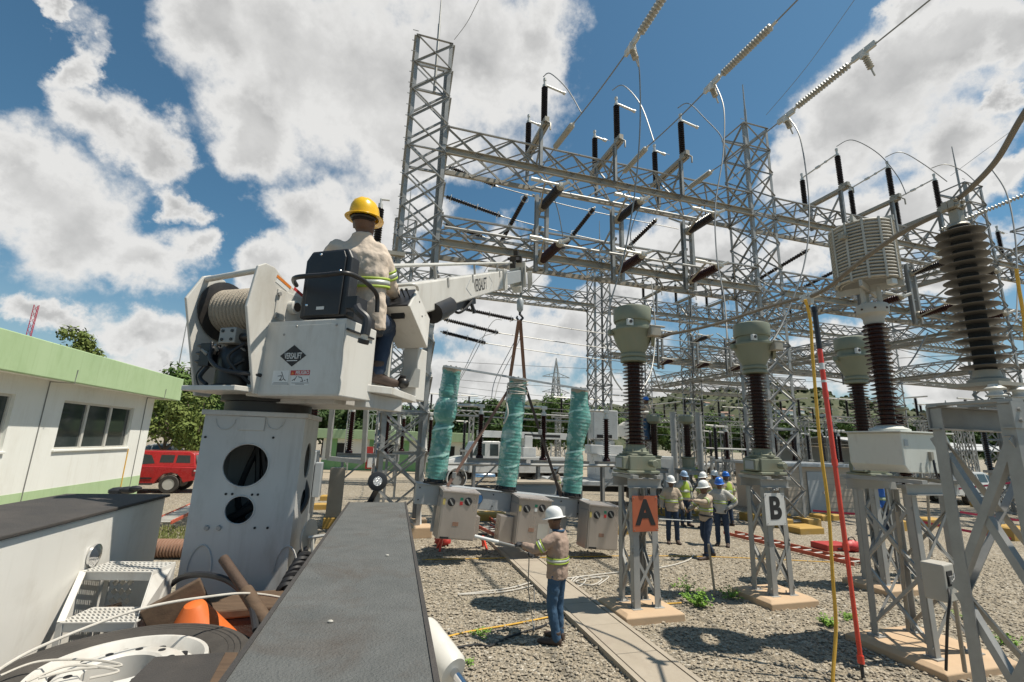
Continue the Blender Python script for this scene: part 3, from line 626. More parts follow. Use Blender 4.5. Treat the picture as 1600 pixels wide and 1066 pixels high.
# ------------------------------------------------------------------ switches on the beams
def ins_profile(n, L, rc, ro): return sheds(n, 0, L, rc, ro)
def make_switch(label, loc, closed=False):
    t = thing('disconnect_switch', label, 'switch', loc, TH, 'upright switches on the gantry beams')
    mb = MB(); mb.chan((0, -0.45, 1.58), (0, 1.85, 1.58), 0.10, 0.13, t=0.012); mb.chan((0.24, -0.45, 1.58), (0.24, 1.85, 1.58), -0.10, 0.13, t=0.012)
    for y in (-0.4, 0.4, 1.1, 1.8): mb.bar((0, y, 1.58), (0.24, y, 1.58), 0.05)
    obj('base_channel', mb, 'galv_warm', t, 0)
    for y, z0 in ((-0.2, 0.0), (1.3, 0.3)):
        mb = MB(); mb.chan((0.06, y, z0), (0.06, y, 1.52), 0.09, 0.16, up=(0, 1, 0)); mb.ang((0.08, y+0.9 if y < 0 else y-0.9, 0.3), (0.08, y, 1.45), 0.06, up=(1, 0, 0)); obj('support_post', mb, 'galv', t, 0)
    mb = MB(); mb.lathe([(0.10, 0), (0.12, 0.04), (0.12, 0.12), (0.07, 0.16), (0.07, 0.22)], 12, (0.12, -0.2, 1.64)); mb.box((0.12, -0.42, 1.70), (0.16, 0.20, 0.18)); mb.tube([(0.12, -0.5, 1.6), (0.20, -0.62, 1.45), (0.20, -0.62, 1.2)], 0.03, 6)
    obj('bearing', mb, 'galv_warm', t)
    for y, z in ((-0.2, 1.84), (1.6, 1.68)):
        mb = MB(); mb.lathe(sheds(17, 0, 1.40, 0.072, 0.118), 14, (0.12, y, z)); i = obj('insulator', mb, 'black_porcelain', t, 60)
        mb = MB(); mb.lathe([(0.085, 1.39), (0.085, 1.48), (0.045, 1.50), (0.045, 1.66), (0.06, 1.67), (0.06, 1.76)], 10, (0.12, y, z)); obj('cap', mb, 'alu', i)
    mb = MB()
    if closed: mb.tube([(0.12, -0.2, 3.34), (0.12, 1.6, 3.20)], 0.032, 8); mb.box((0.12, 0.75, 3.27), (0.09, 0.22, 0.09)); mb.box((0.12, 0.35, 3.30), (0.07, 0.10, 0.08))
    else: mb.tube([(0.08, -0.2, 3.34), (0.85, -0.2, 3.20)], 0.042, 8); mb.tube([(0.85, -0.2, 3.20), (0.93, -0.2, 3.185)], 0.06, 8)
    obj('blade', mb, 'alu', t)
    if not closed:
        mb = MB(); mb.tube([(0.08, 1.6, 3.18), (0.62, 1.6, 3.09)], 0.038, 8); mb.tube([(0.5, 1.6, 3.11), (0.66, 1.6, 3.085)], 0.06, 8); mb.tube([(0.62, 1.55, 3.09), (0.8, 1.5, 3.05)], 0.01, 4); obj('blade', mb, 'alu', t)
    return t
PH = (4.5, 7.4, 10.25)
nm3 = ('first', 'second', 'third')
sw_o = make_switch('upright switch on the upper beam, first to the right of the nearest tower', W(PH[0], 0, 11.96))
for k in (1, 2): dup(sw_o, W(PH[k], 0, 11.96), label='upright switch on the upper beam, %s to the right of the nearest tower' % nm3[k])
sw_c = make_switch('closed upright switch left of the top of the pale coil', W(PH[0]+13.95, 0, 12.3), True)
dup(sw_c, W(PH[1]+14.15, 0, 12.35), label='closed upright switch above the pale coil'); dup(sw_c, W(PH[2]+14.4, 0, 12.35), label='closed upright switch beside the top of the grey arrester')
for k in range(3): dup(sw_o, W(PH[k]+14.0, 14, 11.96), label='small far upright switch above the A transformer, %s from the left' % nm3[k])
dup(sw_o, W(PH[0]+28.2, 14, 11.96), label='far upright switch at the right edge')
dup(sw_o, W(PH[0]+28.0, 0, 11.96), label='upright switch right of the grey arrester at the edge')

def make_vswitch(label, loc):
    t = thing('side_switch', label, 'switch', loc, TH, 'switches hung on the side of the lower beams')
    mb = MB(); mb.chan((-0.12, -0.42, -0.75), (-0.12, -0.42, 1.95), 0.10, 0.16, up=(0, 1, 0)); mb.chan((0.14, -0.42, -0.75), (0.14, -0.42, 1.95), -0.10, 0.16, up=(0, 1, 0))
    for z in (-0.6, 0.3, 1.2, 1.85): mb.bar((-0.12, -0.42, z), (0.14, -0.42, z), 0.06)
    obj('upright_channel', mb, 'galv', t, 0)
    for z in (0.0, 0.86): mb = MB(); mb.bar((0, -0.36, z), (0, 0.02, z), 0.09); obj('bracket', mb, 'galv_warm', t, 0)
    mb = MB(); mb.ang((0, -0.36, 1.6), (0, 0.9, 0.9), 0.075, up=(1, 0, 0)); obj('bracket', mb, 'galv_warm', t, 0)
    mb = MB(); mb.chan((0.05, -0.36, -0.6), (0.05, 1.2, -0.05), 0.08, 0.14, up=(1, 0, 0)); obj('bracket', mb, 'galv_warm', t, 0)
    mb = MB(); mb.ang((0, -0.36, 1.9), (0.0, 0.6, 2.6), 0.06, up=(1, 0, 0)); obj('bracket', mb, 'galv_warm', t, 0)
    for z in (1.5, -0.38):
        ax = V3((0.10, -1, 0.06)).normalized(); o = V3((0, -0.55, z))
        mb = MB(); mb.lathe(sheds(16, 0.05, 1.2, 0.105, 0.15), 14, o, ax); i = obj('insulator', mb, 'porcelain' if z < 0 else 'black_porcelain', t, 60)
        mb = MB(); mb.lathe([(0.13, -0.12), (0.15, -0.06), (0.15, 0.02), (0.11, 0.06)], 12, o, ax); mb.lathe([(0.12, 1.18), (0.12, 1.26), (0.06, 1.28), (0.06, 1.36)], 12, o, ax); obj('cap', mb, 'galv_warm', i)
        e = o+ax*1.30; mb = MB(); mb.tube([e, e+V3((-0.95, 0.02, 0.03))], 0.038, 8); mb.tube([e+V3((-0.62, 0, 0.02)), e+V3((-0.98, 0.02, 0.035))], 0.06, 8); mb.box(e, (0.16, 0.12, 0.14)); mb.tube([e, e+V3((0.22, -0.12, 0.10))], 0.05, 8)
        obj('blade', mb, 'alu', t)
        mb = MB(); mb.ang(e+V3((-0.55, 0.05, 0.0)), V3((-0.12, -0.5, z-0.12)), 0.05, up=ZZ); obj('stay', mb, 'galv_warm', t, 0)
    return t
vs = make_vswitch('side mounted switch with two sloping dark insulators, nearest to the boom tip', W(4.5, 0, 8.75))
dup(vs, W(7.3, 0, 8.8), label='side mounted switch with two sloping dark insulators, middle one of the three over the breaker'); dup(vs, W(10.2, 0, 8.85), label='side mounted switch with two sloping dark insulators, left of the middle tower')
dup(vs, W(18.6, 0, 8.8), label='side mounted switch with sloping dark insulators, just right of the pale coil'); dup(vs, W(21.6, 0, 8.8), label='side mounted switch with sloping dark insulators, behind the arrester discs'); dup(vs, W(24.6, 0, 8.8), label='side mounted switch with sloping dark insulators, right of the arrester discs')
for k in range(3): dup(vs, W(PH[k]+14.0, 14, 8.6), label='far side mounted switch between the A and B transformers, %s from the left' % nm3[k])
dup(vs, W(PH[1]+28, 14, 8.6), label='far side mounted switch right of the C transformer')
def pipe(a0, a1, b, z, label, r=0.045):
    mb = MB(); mb.tube([W(a0, b, z), W(a1, b, z)], r, 8); return single('operating_pipe', mb, 'galv', label, 'pipe', W(a0, b, z))
pipe(4.2, 10.6, -0.62, 10.85, 'upper galvanised linkage pipe joining the three side mounted switches'); pipe(1.3, 10.6, -0.62, 8.95, 'lower galvanised linkage pipe joining the three side mounted switches')
pipe(18.3, 25.2, -0.62, 10.85, 'galvanised linkage pipe joining the side switches behind the coil')
# post insulator at the left of the nearest tower, above the boom
t = thing('post_insulator', 'dark post insulator standing left of the nearest tower behind the yellow hard hat', 'insulator', W(-0.62, -0.15, 8.15), TH)
mb = MB(); mb.lathe(sheds(15, 0.18, 1.3, 0.075, 0.12), 14); i = obj('insulator', mb, 'black_porcelain', t, 60)
mb = MB(); mb.lathe([(0.11, 0), (0.11, 0.18)], 12); mb.box((0.3, 0.1, -0.06), (1.1, 0.16, 0.12)); obj('base', mb, 'galv_warm', t, 40)
mb = MB(); mb.lathe([(0.07, 1.3), (0.07, 1.45), (0.03, 1.46), (0.03, 1.62)], 10); mb.tube([(0, 0, 1.6), (0.25, 0, 1.62)], 0.03, 6); obj('cap', mb, 'alu', t)

# ------------------------------------------------------------------ line strings and conductors
def wire(pts, label, r=0.014, mt='cable', smooth=True, name='conductor_wire', cat='wire', group=None, n=6):
    mb = MB(); mb.tube(pts, r, n); return single(name, mb, mt, label, cat, pts[0], group)
def string(p, q, label, ro=0.095, n=20, mt='glass_disc', group=None, ends=True, core=0.022):
    p, q = V3(p), V3(q); L_ = (q-p).length; d = (q-p)/L_
    t = thing('strain_insulator', label, 'insulator', p, 0, group)
    mb = MB(); st_ = (L_-0.24)/n; mb.lathe([(core, 0.12)]+[x for i in range(n) for x in ((core, 0.12+st_*i+st_*0.1), (ro, 0.12+st_*i+st_*0.16), (ro*0.95, 0.12+st_*i+st_*0.3), (core*1.6, 0.12+st_*i+st_*0.5), (core, 0.12+st_*i+st_*0.85))]+[(core, L_-0.12)], 14, (0, 0, 0), d); obj('discs', mb, mt, t, 60)
    mb = MB(); mb.tube([(0, 0, 0), d*0.14], 0.035, 8); obj('end_fitting', mb, 'alu', t); mb = MB(); mb.tube([d*(L_-0.14), d*L_], 0.035, 8); obj('end_fitting', mb, 'alu', t)
    if mt == 'black_porcelain':
        for s in (0.3, L_*0.55, L_-0.25):
            mb = MB(); e = d.orthogonal().normalized(); f = d.cross(e)
            mb.tube([d*s+e*(0.15*math.cos(2*PI*k/12))+f*(0.15*math.sin(2*PI*k/12)) for k in range(13)], 0.012, 5, cap=False); mb.bar(d*s-e*0.15, d*s+e*0.15, 0.012); obj('grading_ring', mb, 'alu', t)
    return t
def clamp(p, d, label, drop=0.3):
    p = V3(p); d = V3(d).normalized(); t = thing('line_clamp', label, 'clamp', p)
    mb = MB(); mb.bar(-d*0.28, d*0.28, 0.07, 0.16); mb.box((0, 0, -0.08), (0.14, 0.14, 0.2)); mb.tube([d*-0.3, d*0.3], 0.04, 8); obj('body', mb, 'alu', t, 0, 0.01)
    mb = MB(); dd = (V3((0.25, -0.05, -1))).normalized(); mb.lathe(sheds(6, 0.05, drop, 0.03, 0.075), 10, (0, 0, -0.1), dd); mb.tube([dd*drop+V3((0, 0, -0.1)), dd*(drop+0.2)+V3((0, 0, -0.1))], 0.02, 6); obj('drop_insulator', mb, 'glass_disc', t, 60)
    return t
LN = [(4.6, [(-0.2, 12.0), (-1.27, 11.98), (-2.83, 11.79), (-3.4, 11.73), (-6.0, 11.47), (-6.25, 11.45), (-8.2, 11.5), (-24, 12.6)], 'left'),
      (7.5, [(-0.05, 12.0), (-0.6, 12.1), (-2.2, 12.12), (-2.6, 12.1), (-5.15, 11.97), (-5.45, 11.95), (-7.2, 11.87), (-24, 12.8)], 'middle'),
      (10.4, [(0.0, 12.2), (-0.35, 12.2), (-1.75, 12.15), (-2.1, 12.14), (-4.75, 12.04), (-5.02, 12.08), (-6.78, 12.12), (-24, 13.6)], 'right')]
for a, q, nm in LN:
    p = [W(a, b, z) for b, z in q]
    string(p[1], p[2], 'beige insulator string rising from the upper beam on the %s phase' % nm, group='beige strain insulators')
    wire([p[0], p[1]], 'short link tying the %s beige insulator string to the upper beam' % nm, 0.02)
    wire(arc_pts(p[2], p[4], 0.05), 'overhead conductor of the %s phase between its two beige insulator strings' % nm, 0.018)
    clamp(p[4], gv, 'aluminium line clamp on the %s phase overhead' % nm)
    string(p[5], p[6], 'beige insulator string high overhead on the %s phase' % nm, group='beige strain insulators')
    wire(arc_pts(p[6], p[7], 0.3), 'overhead conductor of the %s phase leaving at the top of the picture' % nm, 0.018)
clamp(W(10.4, -7.0, 12.16), gv, 'line clamp with a small hanging insulator at the upper right against the cloud', 0.42)
string(W(24.6, -0.1, 13.0), W(24.6, -3.4, 13.2), 'beige insulator string at the right edge above the arrester', n=26)
wire(arc_pts(W(24.6, -3.4, 13.2), W(24.6, -20, 14), 0.2), 'overhead conductor leaving at the right edge', 0.018)
for k, a in enumerate((4.6, 7.45, 10.3)):
    s0, s1 = W(a, 1.5, 11.85), W(a-0.1, 4.9, 11.3)
    string(s0, s1, 'dark insulator string going back from the upper beam on the %s phase' % ('left', 'middle', 'right')[k], 0.085, 24, 'black_porcelain', 'dark strain insulators', core=0.06)
    wire(arc_pts(s1, W(a, 13.8, 11.6), 0.35), 'conductor strung back to the farther beam on the %s phase' % ('left', 'middle', 'right')[k], 0.016)
for k, a in enumerate((18.4, 21.5, 24.5)):
    s0, s1 = W(a, 1.5, 11.75), W(a-0.1, 4.9, 11.2)
    string(s0, s1, 'dark insulator string behind the coil beam, %s of three' % nm3[k], 0.085, 24, 'black_porcelain', 'dark strain insulators', core=0.06)
    wire(arc_pts(s1, W(a, 13.8, 11.6), 0.35), 'conductor strung back behind the coil beam, %s of three' % nm3[k], 0.016)
# strings seen behind the nearest tower and their sagging buses
def pxwire(pts, c0, c1, label, r=0.014, mt='cable', n=6, cs=None, **k):
    q = []
    for i, (x, y) in enumerate(pts):
        c = cs[i] if cs else c0+(c1-c0)*i/(len(pts)-1); q.append(P(x, y, c))
    return wire(spline(q, n), label, r, mt, **k)
for (p0, p1, p2, p3), nm in ((((697, 259), (778, 292), (905, 326), (1060, 358)), 'top'), (((693, 306), (786, 339), (900, 368), (1050, 398)), 'middle'), (((692, 349), (757, 371), (880, 402), (1040, 430)), 'bottom')):
    string(P(*p0, 19.0), P(*p1, 19.8), 'dark insulator string right of the nearest tower, %s of three' % nm, 0.085, 24, 'black_porcelain', 'dark strain insulators', core=0.055)
    pxwire((p1, p2, p3), 19.8, 23, 'sagging bus wire behind the switches, %s of three' % nm, 0.02)
for (p0, p1, p2, p3), nm in ((((712, 480), (806, 500), (905, 516), (1010, 530)), 'top'), (((690, 498), (782, 521), (905, 539), (1010, 552)), 'middle'), (((688, 518), (762, 537), (890, 556), (1010, 569)), 'bottom')):
    string(P(*p0, 21.0), P(*p1, 21.8), 'dark insulator string under the boom, %s of three' % nm, 0.085, 28, 'black_porcelain', 'dark strain insulators', core=0.06)
    pxwire((p1, p2, p3), 21.8, 25, 'bus wire under the boom crossing to the farther tower, %s of three' % nm, 0.022)
for (pp, c, nm) in (([(784, 500), (768, 505), (738, 560), (712, 606)], 21.5, 'left jumper pair, upper strand'), ([(776, 520), (750, 530), (728, 572), (708, 612)], 21.5, 'left jumper pair, lower strand'), ([(816, 506), (806, 530), (775, 590), (768, 622)], 21.5, 'right jumper pair, first strand'), ([(812, 506), (812, 530), (783, 588), (773, 622)], 21.5, 'right jumper pair, second strand')):
    pxwire(pp, c, c-3, 'looping jumper wire beside the wrapped poles, ' + nm, 0.016, n=8)
for pp, c0, c1, nm in (([(849, 120), (860, 115), (886, 139), (908, 176)], 16.5, 13.2, 'first upright switch to the left phase'), ([(957, 141), (974, 134), (1001, 164), (1022, 222)], 17.3, 14.6, 'second upright switch to the middle phase'), ([(1059, 169), (1076, 162), (1102, 186), (1127, 214), (1130, 240)], 18, 16, 'third upright switch to the right phase'),
                       ([(1307, 229), (1332, 219), (1372, 240), (1402, 275), (1416, 304)], 20.5, 19.5, 'closed switch left of the coil'), ([(1383, 246), (1408, 238), (1442, 256), (1480, 284)], 21, 20, 'closed switch above the coil'), ([(1455, 263), (1478, 257), (1505, 268), (1530, 290)], 22, 21, 'closed switch by the arrester')):
    pxwire(pp, c0, c1, 'arched jumper wire from the ' + nm, 0.018, n=8)
for pp, cs, nm in (([(992, 70), (999, 110), (1000, 200), (992, 300), (975, 400), (955, 470), (948, 520), (955, 580), (972, 610)], None, 'left phase down past the A transformer'), ([(1118, 133), (1131, 170), (1130, 240), (1118, 320), (1120, 400), (1132, 470), (1136, 530)], None, 'middle phase down to the B transformer'), ([(1233, 185), (1250, 215), (1262, 290), (1264, 350), (1255, 420), (1225, 500), (1200, 545)], None, 'right phase down past the coil'),
                   ([(1550, 265), (1572, 300), (1585, 360), (1590, 440), (1588, 500)], None, 'clamp at the right edge')):
    pxwire(pp, 10.6 if nm[0] == 'l' else 12.0, 9.0, 'long drop wire from the ' + nm, 0.016, n=6)
for pp, c0, c1, nm in (([(690, 0), (720, -40)], 16, 12, 'none'),):
    pass
pxwire([(710, 62), (730, 35), (748, 0), (780, -60)], 16.3, 14, 'shield wire rising from the top of the nearest tower', 0.010)
pxwire([(1197, 180), (1260, 105), (1335, 0), (1370, -50)], 18.5, 14, 'shield wire rising from the top of the middle tower', 0.010)
pxwire([(1485, 275), (1600, 190), (1680, 130)], 24, 20, 'shield wire at the top of the right tower', 0.010)
for pp, c0, c1, nm in (([(845, 300), (835, 360), (815, 430)], 15.5, 15.5, 'beside the first side switch'), ([(862, 300), (872, 330), (880, 372)], 15, 15, 'between the insulators of the first side switch'), ([(1000, 320), (985, 370), (1002, 410)], 15.5, 15, 'between the insulators of the middle side switch'), ([(1018, 440), (1024, 515), (1018, 578), (1000, 614)], 15, 12, 'dropping behind the A transformer'), ([(1125, 470), (1138, 530), (1142, 600)], 16, 16, 'dropping beside the B transformer'),
                       ([(1020, 575), (1034, 610), (1055, 621), (1070, 623)], 13, 17, 'curling to the small far transformers'), ([(1188, 560), (1150, 590), (1110, 640)], 16, 18, 'sloping down left of the B transformer'), ([(1100, 540), (1140, 555), (1250, 565)], 25, 26, 'far bus between the transformers'), ([(1000, 525), (1080, 535), (1180, 548), (1330, 540)], 20, 24, 'upper far bus crossing behind the B transformer'), ([(1390, 590), (1420, 570), (1450, 520)], 9.5, 9.5, 'loop right of the coil transformer'), ([(1395, 600), (1440, 598), (1480, 580), (1510, 545)], 9.5, 9, 'long loop behind the arrester'),
                       ([(1400, 560), (1500, 556), (1620, 560)], 22, 24, 'straight bus behind the arrester'), ([(1392, 543), (1500, 570), (1640, 600)], 23, 24, 'lower straight bus behind the arrester'), ([(1250, 460), (1330, 480), (1400, 500)], 25, 25, 'far bus behind the coil')):
    pxwire(pp, c0, c1, 'conductor ' + nm, 0.016, n=8)
pxwire([(1680, 60), (1600, 178), (1556, 252), (1510, 300), (1484, 318)], 3.1, 4.2, 'thick bus cable sweeping up from the arrester to the right edge', 0.022, 'cable_thick', n=10)
pxwire([(1466, 334), (1405, 366), (1340, 412), (1296, 448), (1268, 463)], 4.3, 6.3, 'thick bus cable running from the arrester across the pale coil', 0.026, 'cable_thick', n=10)
pxwire([(1262, 463), (1200, 480), (1120, 506), (1060, 520), (1008, 528)], 6.4, 8.4, 'thick bus cable running from its clamp to the A transformer', 0.024, 'cable_thick', n=10)
t = thing('bus_clamp', 'bolted clamp joining the thick bus cables above the red pole', 'clamp', P(1265, 463, 6.35))
mb = MB(); d = (P(1255, 466, 6.4)-P(1275, 459, 6.3)).normalized(); mb.bar(-d*0.12, d*0.12, 0.06, 0.09); mb.box((0, 0, -0.05), (0.05, 0.09, 0.14)); obj('body', mb, 'alu', t, 0, 0.008)
mb = MB(); [mb.cyl(d*k+V3((-0.05, 0, 0)), d*k+V3((0.05, 0, 0)), 0.014, 6) for k in (-0.08, 0, 0.08)]; obj('bolts', mb, 'galv', t)

# ================================================================== YARD EQUIPMENT
def make_stand(label, loc, rotz=TH, h=1.94, w=0.47, tw=0.44, leg=0.105, group='lattice stands under the transformers', top=0.62, npan=2, z0=0.13):
    t = thing('steel_stand', label, 'stand', loc, rotz, group)
    for sx in (-1, 1):
        for sy in (-1, 1):
            mb = MB(); b = V3((sx*w/2, sy*w/2, z0)); e = V3((sx*tw/2, sy*tw/2, h)); d = (e-b).normalized()
            ex = V3((-sx, 0, 0)); ey = V3((0, -sy, 0))
            mb.box((b+e)/2+ex*(leg/2), (leg, 0.011, (e-b).length), (V3((1, 0, 0)), V3((0, 1, 0)), d)); mb.box((b+e)/2+ex*0.0055+ey*(leg/2+0.0056), (0.011, leg-0.011, (e-b).length), (V3((1, 0, 0)), V3((0, 1, 0)), d))
            mb.box(b+V3((-sx*0.04, -sy*0.04, 0.008)), (0.17, 0.17, 0.016))
            for q in (-0.05, 0.05): mb.cyl(b+V3((-sx*0.04+q, -sy*0.04-sy*0.055, 0)), b+V3((-sx*0.04+q, -sy*0.04-sy*0.055, 0.06)), 0.011, 6)
            obj('leg', mb, 'galv_far', t, 0)
    for i in range(4):
        c4 = [(-1, -1), (1, -1), (1, 1), (-1, 1)]; a, b = c4[i], c4[(i+1) % 4]; mb = MB(); nrm = V3((b[1]-a[1], -(b[0]-a[0]), 0)).normalized()
        lo = lambda c, k: V3((c[0]*(w+(tw-w)*k)/2, c[1]*(w+(tw-w)*k)/2, z0+0.1+(h-z0-0.25)*k))
        for k in range(npan):
            k0, k1 = k/npan, (k+1)/npan
            mb.ang(lo(a, k0)-nrm*0.004, lo(b, k1)-nrm*0.004, leg*0.42, up=-nrm); mb.ang(lo(b, k0)-nrm*0.013, lo(a, k1)-nrm*0.013, leg*0.42, up=-nrm)
        obj('bracing', mb, 'galv_far', t, 0)
    mb = MB(); o = top/2
    for s in (-1, 1):
        mb.chan((-o, s*tw*0.55, h+0.075), (o, s*tw*0.55, h+0.075), -0.06*s, 0.15, t=0.010)
    for s in (-1, 1): mb.box((s*tw*0.5, 0, h+0.175), (0.10, top*1.12, 0.05))
    obj('top_frame', mb, 'galv_far', t, 0)
    return t
def footing(c, label, sx, sy, h=0.14, mt='tan_conc', rot=TH, group='tan footings under the transformer stands'):
    mb = MB(); b = 0.07
    mb.add([(-sx/2, -sy/2, -0.05), (sx/2, -sy/2, -0.05), (sx/2, sy/2, -0.05), (-sx/2, sy/2, -0.05), (-sx/2, -sy/2, h-b*0.6), (sx/2, -sy/2, h-b*0.6), (sx/2, sy/2, h-b*0.6), (-sx/2, sy/2, h-b*0.6),
            (-sx/2+b, -sy/2+b, h), (sx/2-b, -sy/2+b, h), (sx/2-b, sy/2-b, h), (-sx/2+b, sy/2-b, h)],
           [(0, 1, 5, 4), (1, 2, 6, 5), (2, 3, 7, 6), (3, 0, 4, 7), (4, 5, 9, 8), (5, 6, 10, 9), (6, 7, 11, 10), (7, 4, 8, 11), (8, 9, 10, 11), (3, 2, 1, 0)])
    o = obj('concrete_footing', mb, mt, None, 0, 0.012); o.location = c; o.rotation_euler = (0, 0, rot); return tag(o, label, 'footing', group)
def make_ct(label, loc):
    t = thing('current_transformer', label, 'transformer', loc, TH, 'grey green current transformers')
    Z = lambda mb: mb
    mb = MB(); mb.box((0, 0, 0.20), (0.50, 0.44, 0.24)); mb.box((0, 0, 0.055), (0.60, 0.52, 0.05)); mb.box((0, 0, 0.335), (0.42, 0.42, 0.03)); obj('tank', mb, 'ct_green', t, 0, 0.02)
    mb = MB(); mb.box((-0.30, -0.06, 0.20), (0.12, 0.26, 0.20)); obj('terminal_box', mb, 'ct_green', t, 0, 0.012)
    mb = MB(); mb.box((-0.362, -0.06, 0.20), (0.008, 0.2, 0.15)); obj('box_lid', mb, 'frame_grey', t, 0)
    mb = MB(); mb.box((0.32, -0.05, 0.19), (0.18, 0.16, 0.16)); mb.lathe([(0.06, 0), (0.06, 0.14)], 10, (0.12, -0.26, 0.20), (0, -1, 0)); obj('oil_gauge', mb, 'ct_green', t, 40, 0.01)
    mb = MB(); mb.lathe([(0.225, 0.35), (0.225, 0.385), (0.185, 0.40), (0.165, 0.47), (0.165, 0.50)], 24); [mb.cyl((0.205*math.cos(k*PI/4), 0.205*math.sin(k*PI/4), 0.38), (0.205*math.cos(k*PI/4), 0.205*math.sin(k*PI/4), 0.43), 0.016, 6) for k in range(8)]; obj('flange', mb, 'ct_green', t)
    mb = MB(); mb.lathe(sheds(23, 0.49, 1.93, 0.105, 0.195, 0.175), 28); obj('insulator', mb, 'porcelain', t, 60)
    mb = MB(); mb.lathe([(0.16, 1.92), (0.225, 1.94), (0.225, 1.99), (0.20, 2.01), (0.225, 2.03), (0.225, 2.07), (0.20, 2.09), (0.235, 2.16), (0.31, 2.32), (0.355, 2.46), (0.385, 2.49), (0.385, 2.525), (0.33, 2.535), (0.30, 2.55), (0.29, 2.66), (0.30, 2.68)], 36); obj('head', mb, 'ct_green', t, 35)
    mb = MB(); mb.lathe([(0.30, 2.665), (0.325, 2.67), (0.335, 2.70), (0.335, 2.90), (0.325, 2.925), (0.25, 2.955), (0.10, 2.965)], 36); obj('cap', mb, 'ct_green', t, 35)
    mb = MB(); mb.box((-0.20, -0.255, 2.60), (0.11, 0.06, 0.12)); obj('sight_glass', mb, 'decal_white', t, 0, 0.008)
    mb = MB(); mb.lathe([(0.03, 0), (0.03, 0.012)], 12, (-0.20, -0.286, 2.61), (0, -1, 0)); obj('lens', mb, 'ink', t)
    mb = MB(); mb.lathe([(0.16, 0), (0.16, 0.05), (0.10, 0.06)], 16, (0.27, -0.17, 2.38), (0.85, -0.52, 0)); obj('side_boss', mb, 'ct_green', t)
    mb = MB(); mb.box((0.20, -0.36, 2.44), (0.20, 0.16, 0.17)); mb.box((0.24, -0.42, 2.53), (0.30, 0.05, 0.03)); obj('terminal', mb, 'galv_warm', t, 0, 0.012)
    mb = MB(); mb.box((-0.38, 0.1, 2.47), (0.10, 0.08, 0.10)); obj('terminal', mb, 'ct_green', t, 0, 0.01)
    return t
ctp = [W(4.12, -6.48), W(6.88, -6.40), W(9.72, -6.28)]
lets = ('A', 'B', 'C')
footing(ctp[0], 'tan concrete footing under the stand with the orange A sign', 1.02, 0.92); footing(ctp[1], 'tan concrete footing under the stand with the white B sign', 1.02, 0.92); footing(ctp[2], 'tan concrete footing just right of the red pole', 1.02, 0.92)
st = make_stand('lattice stand carrying the orange A sign', ctp[0]); dup(st, ctp[1], label='lattice stand carrying the white B sign'); dup(st, ctp[2], label='lattice stand right of the red pole with no sign')
ct = make_ct('grey green current transformer above the orange A sign', ctp[0]+ZZ*2.13); dup(ct, ctp[1]+ZZ*2.13, label='grey green current transformer above the white B sign'); dup(ct, ctp[2]+ZZ*2.13, label='grey green current transformer behind the coil transformer, right of the red pole')
def sign(label, p, w, h, mt, s):
    t = thing('phase_sign', label, 'sign', p, TH+math.radians(1.5))
    mb = MB(); mb.box((0, 0, 0), (w, 0.006, h)); obj('panel', mb, mt, t, 0)
    mb = MB(); [mb.cyl((x*(w/2-0.03), -0.004, z*(h/2-0.03)), (x*(w/2-0.03), -0.012, z*(h/2-0.03)), 0.008, 6) for x in (-1, 1) for z in (-1, 1)]; obj('bolts', mb, 'galv', t)
    text('letter', s, 0.52, 'ink', t, frame((0, -0.0055, 0.0), (1, 0, 0), (0, 0, 1)), 0.020, 0.0012, 0.93)
    return t
sign('faded orange sign with a black letter A on its stand', W(4.08, -6.48-0.30, 1.55), 0.47, 0.545, 'sign_orange', 'A')
sign('white sign with a black letter B on its stand', W(6.78, -6.40-0.30, 1.58), 0.45, 0.545, 'sign_white', 'B')

# coil transformer at the right
pt = G(1445, 1022)
footing(pt+V3((0.05, 0.0, 0)), 'large tan concrete footing under the coil transformer at the bottom right', 1.35, 1.25, 0.12)
make_stand('lattice stand under the white box transformer with the coil', pt, h=2.08, w=0.78, tw=0.74, leg=0.088, top=1.0, z0=0.12)
t = thing('coupling_transformer', 'white box transformer with brown insulator under the pale coil', 'transformer', pt+V3((0.07, 0.03, 2.34)), TH)
mb = MB(); pr = [(-0.48, 0.56), (0.44, 0.56), (0.50, 0.44), (0.46, 0.10), (0.36, 0.02), (-0.40, 0.02), (-0.48, 0.12)]
mb.prism(pr, (0, -0.38, 0), (1, 0, 0), (0, 0, 1), (0, 1, 0), 0.76); obj('tank', mb, 'tank_pale', t, 0, 0.015)
mb = MB(); mb.box((0, 0, 0.572), (1.06, 0.84, 0.022)); obj('lid', mb, 'tank_pale', t, 0, 0.006)
mb = MB(); mb.box((-0.40, -0.384, 0.42), (0.07, 0.006, 0.09)); obj('rating_plate', mb, 'frame_grey', t, 0)
mb = MB()
for x in (-0.18, -0.06, 0.10, 0.22): mb.prism([(-0.02, 0), (0.02, 0), (0.02, 0.08), (0, 0.13), (-0.02, 0.08)], (x, -0.40, 0.03), (1, 0, 0), (0, 0, 1), (0, 1, 0), 0.03)
obj('ribs', mb, 'tank_pale', t, 0)
mb = MB(); mb.box((0.02, -0.40, 0.25), (0.05, 0.04, 0.12)); obj('cable_gland', mb, 'galv_warm', t, 0)
mb = MB(); mb.tube(spline([(0.02, -0.42, 0.20), (0.0, -0.44, 0.05), (0.05, -0.43, -0.04), (0.25, -0.42, -0.06), (0.36, -0.38, -0.12)]), 0.014, 6); obj('cable', mb, 'hydr', t)
mb = MB(); mb.lathe([(0.25, 0.58), (0.25, 0.62), (0.18, 0.65), (0.15, 0.68)], 28, (-0.12, 0, 0)); obj('flange', mb, 'tank_pale', t)
mb = MB(); mb.lathe(sheds(24, 0.66, 2.24, 0.095, 0.174, 0.156), 28, (-0.12, 0, 0)); obj('insulator', mb, 'porcelain', t, 60)
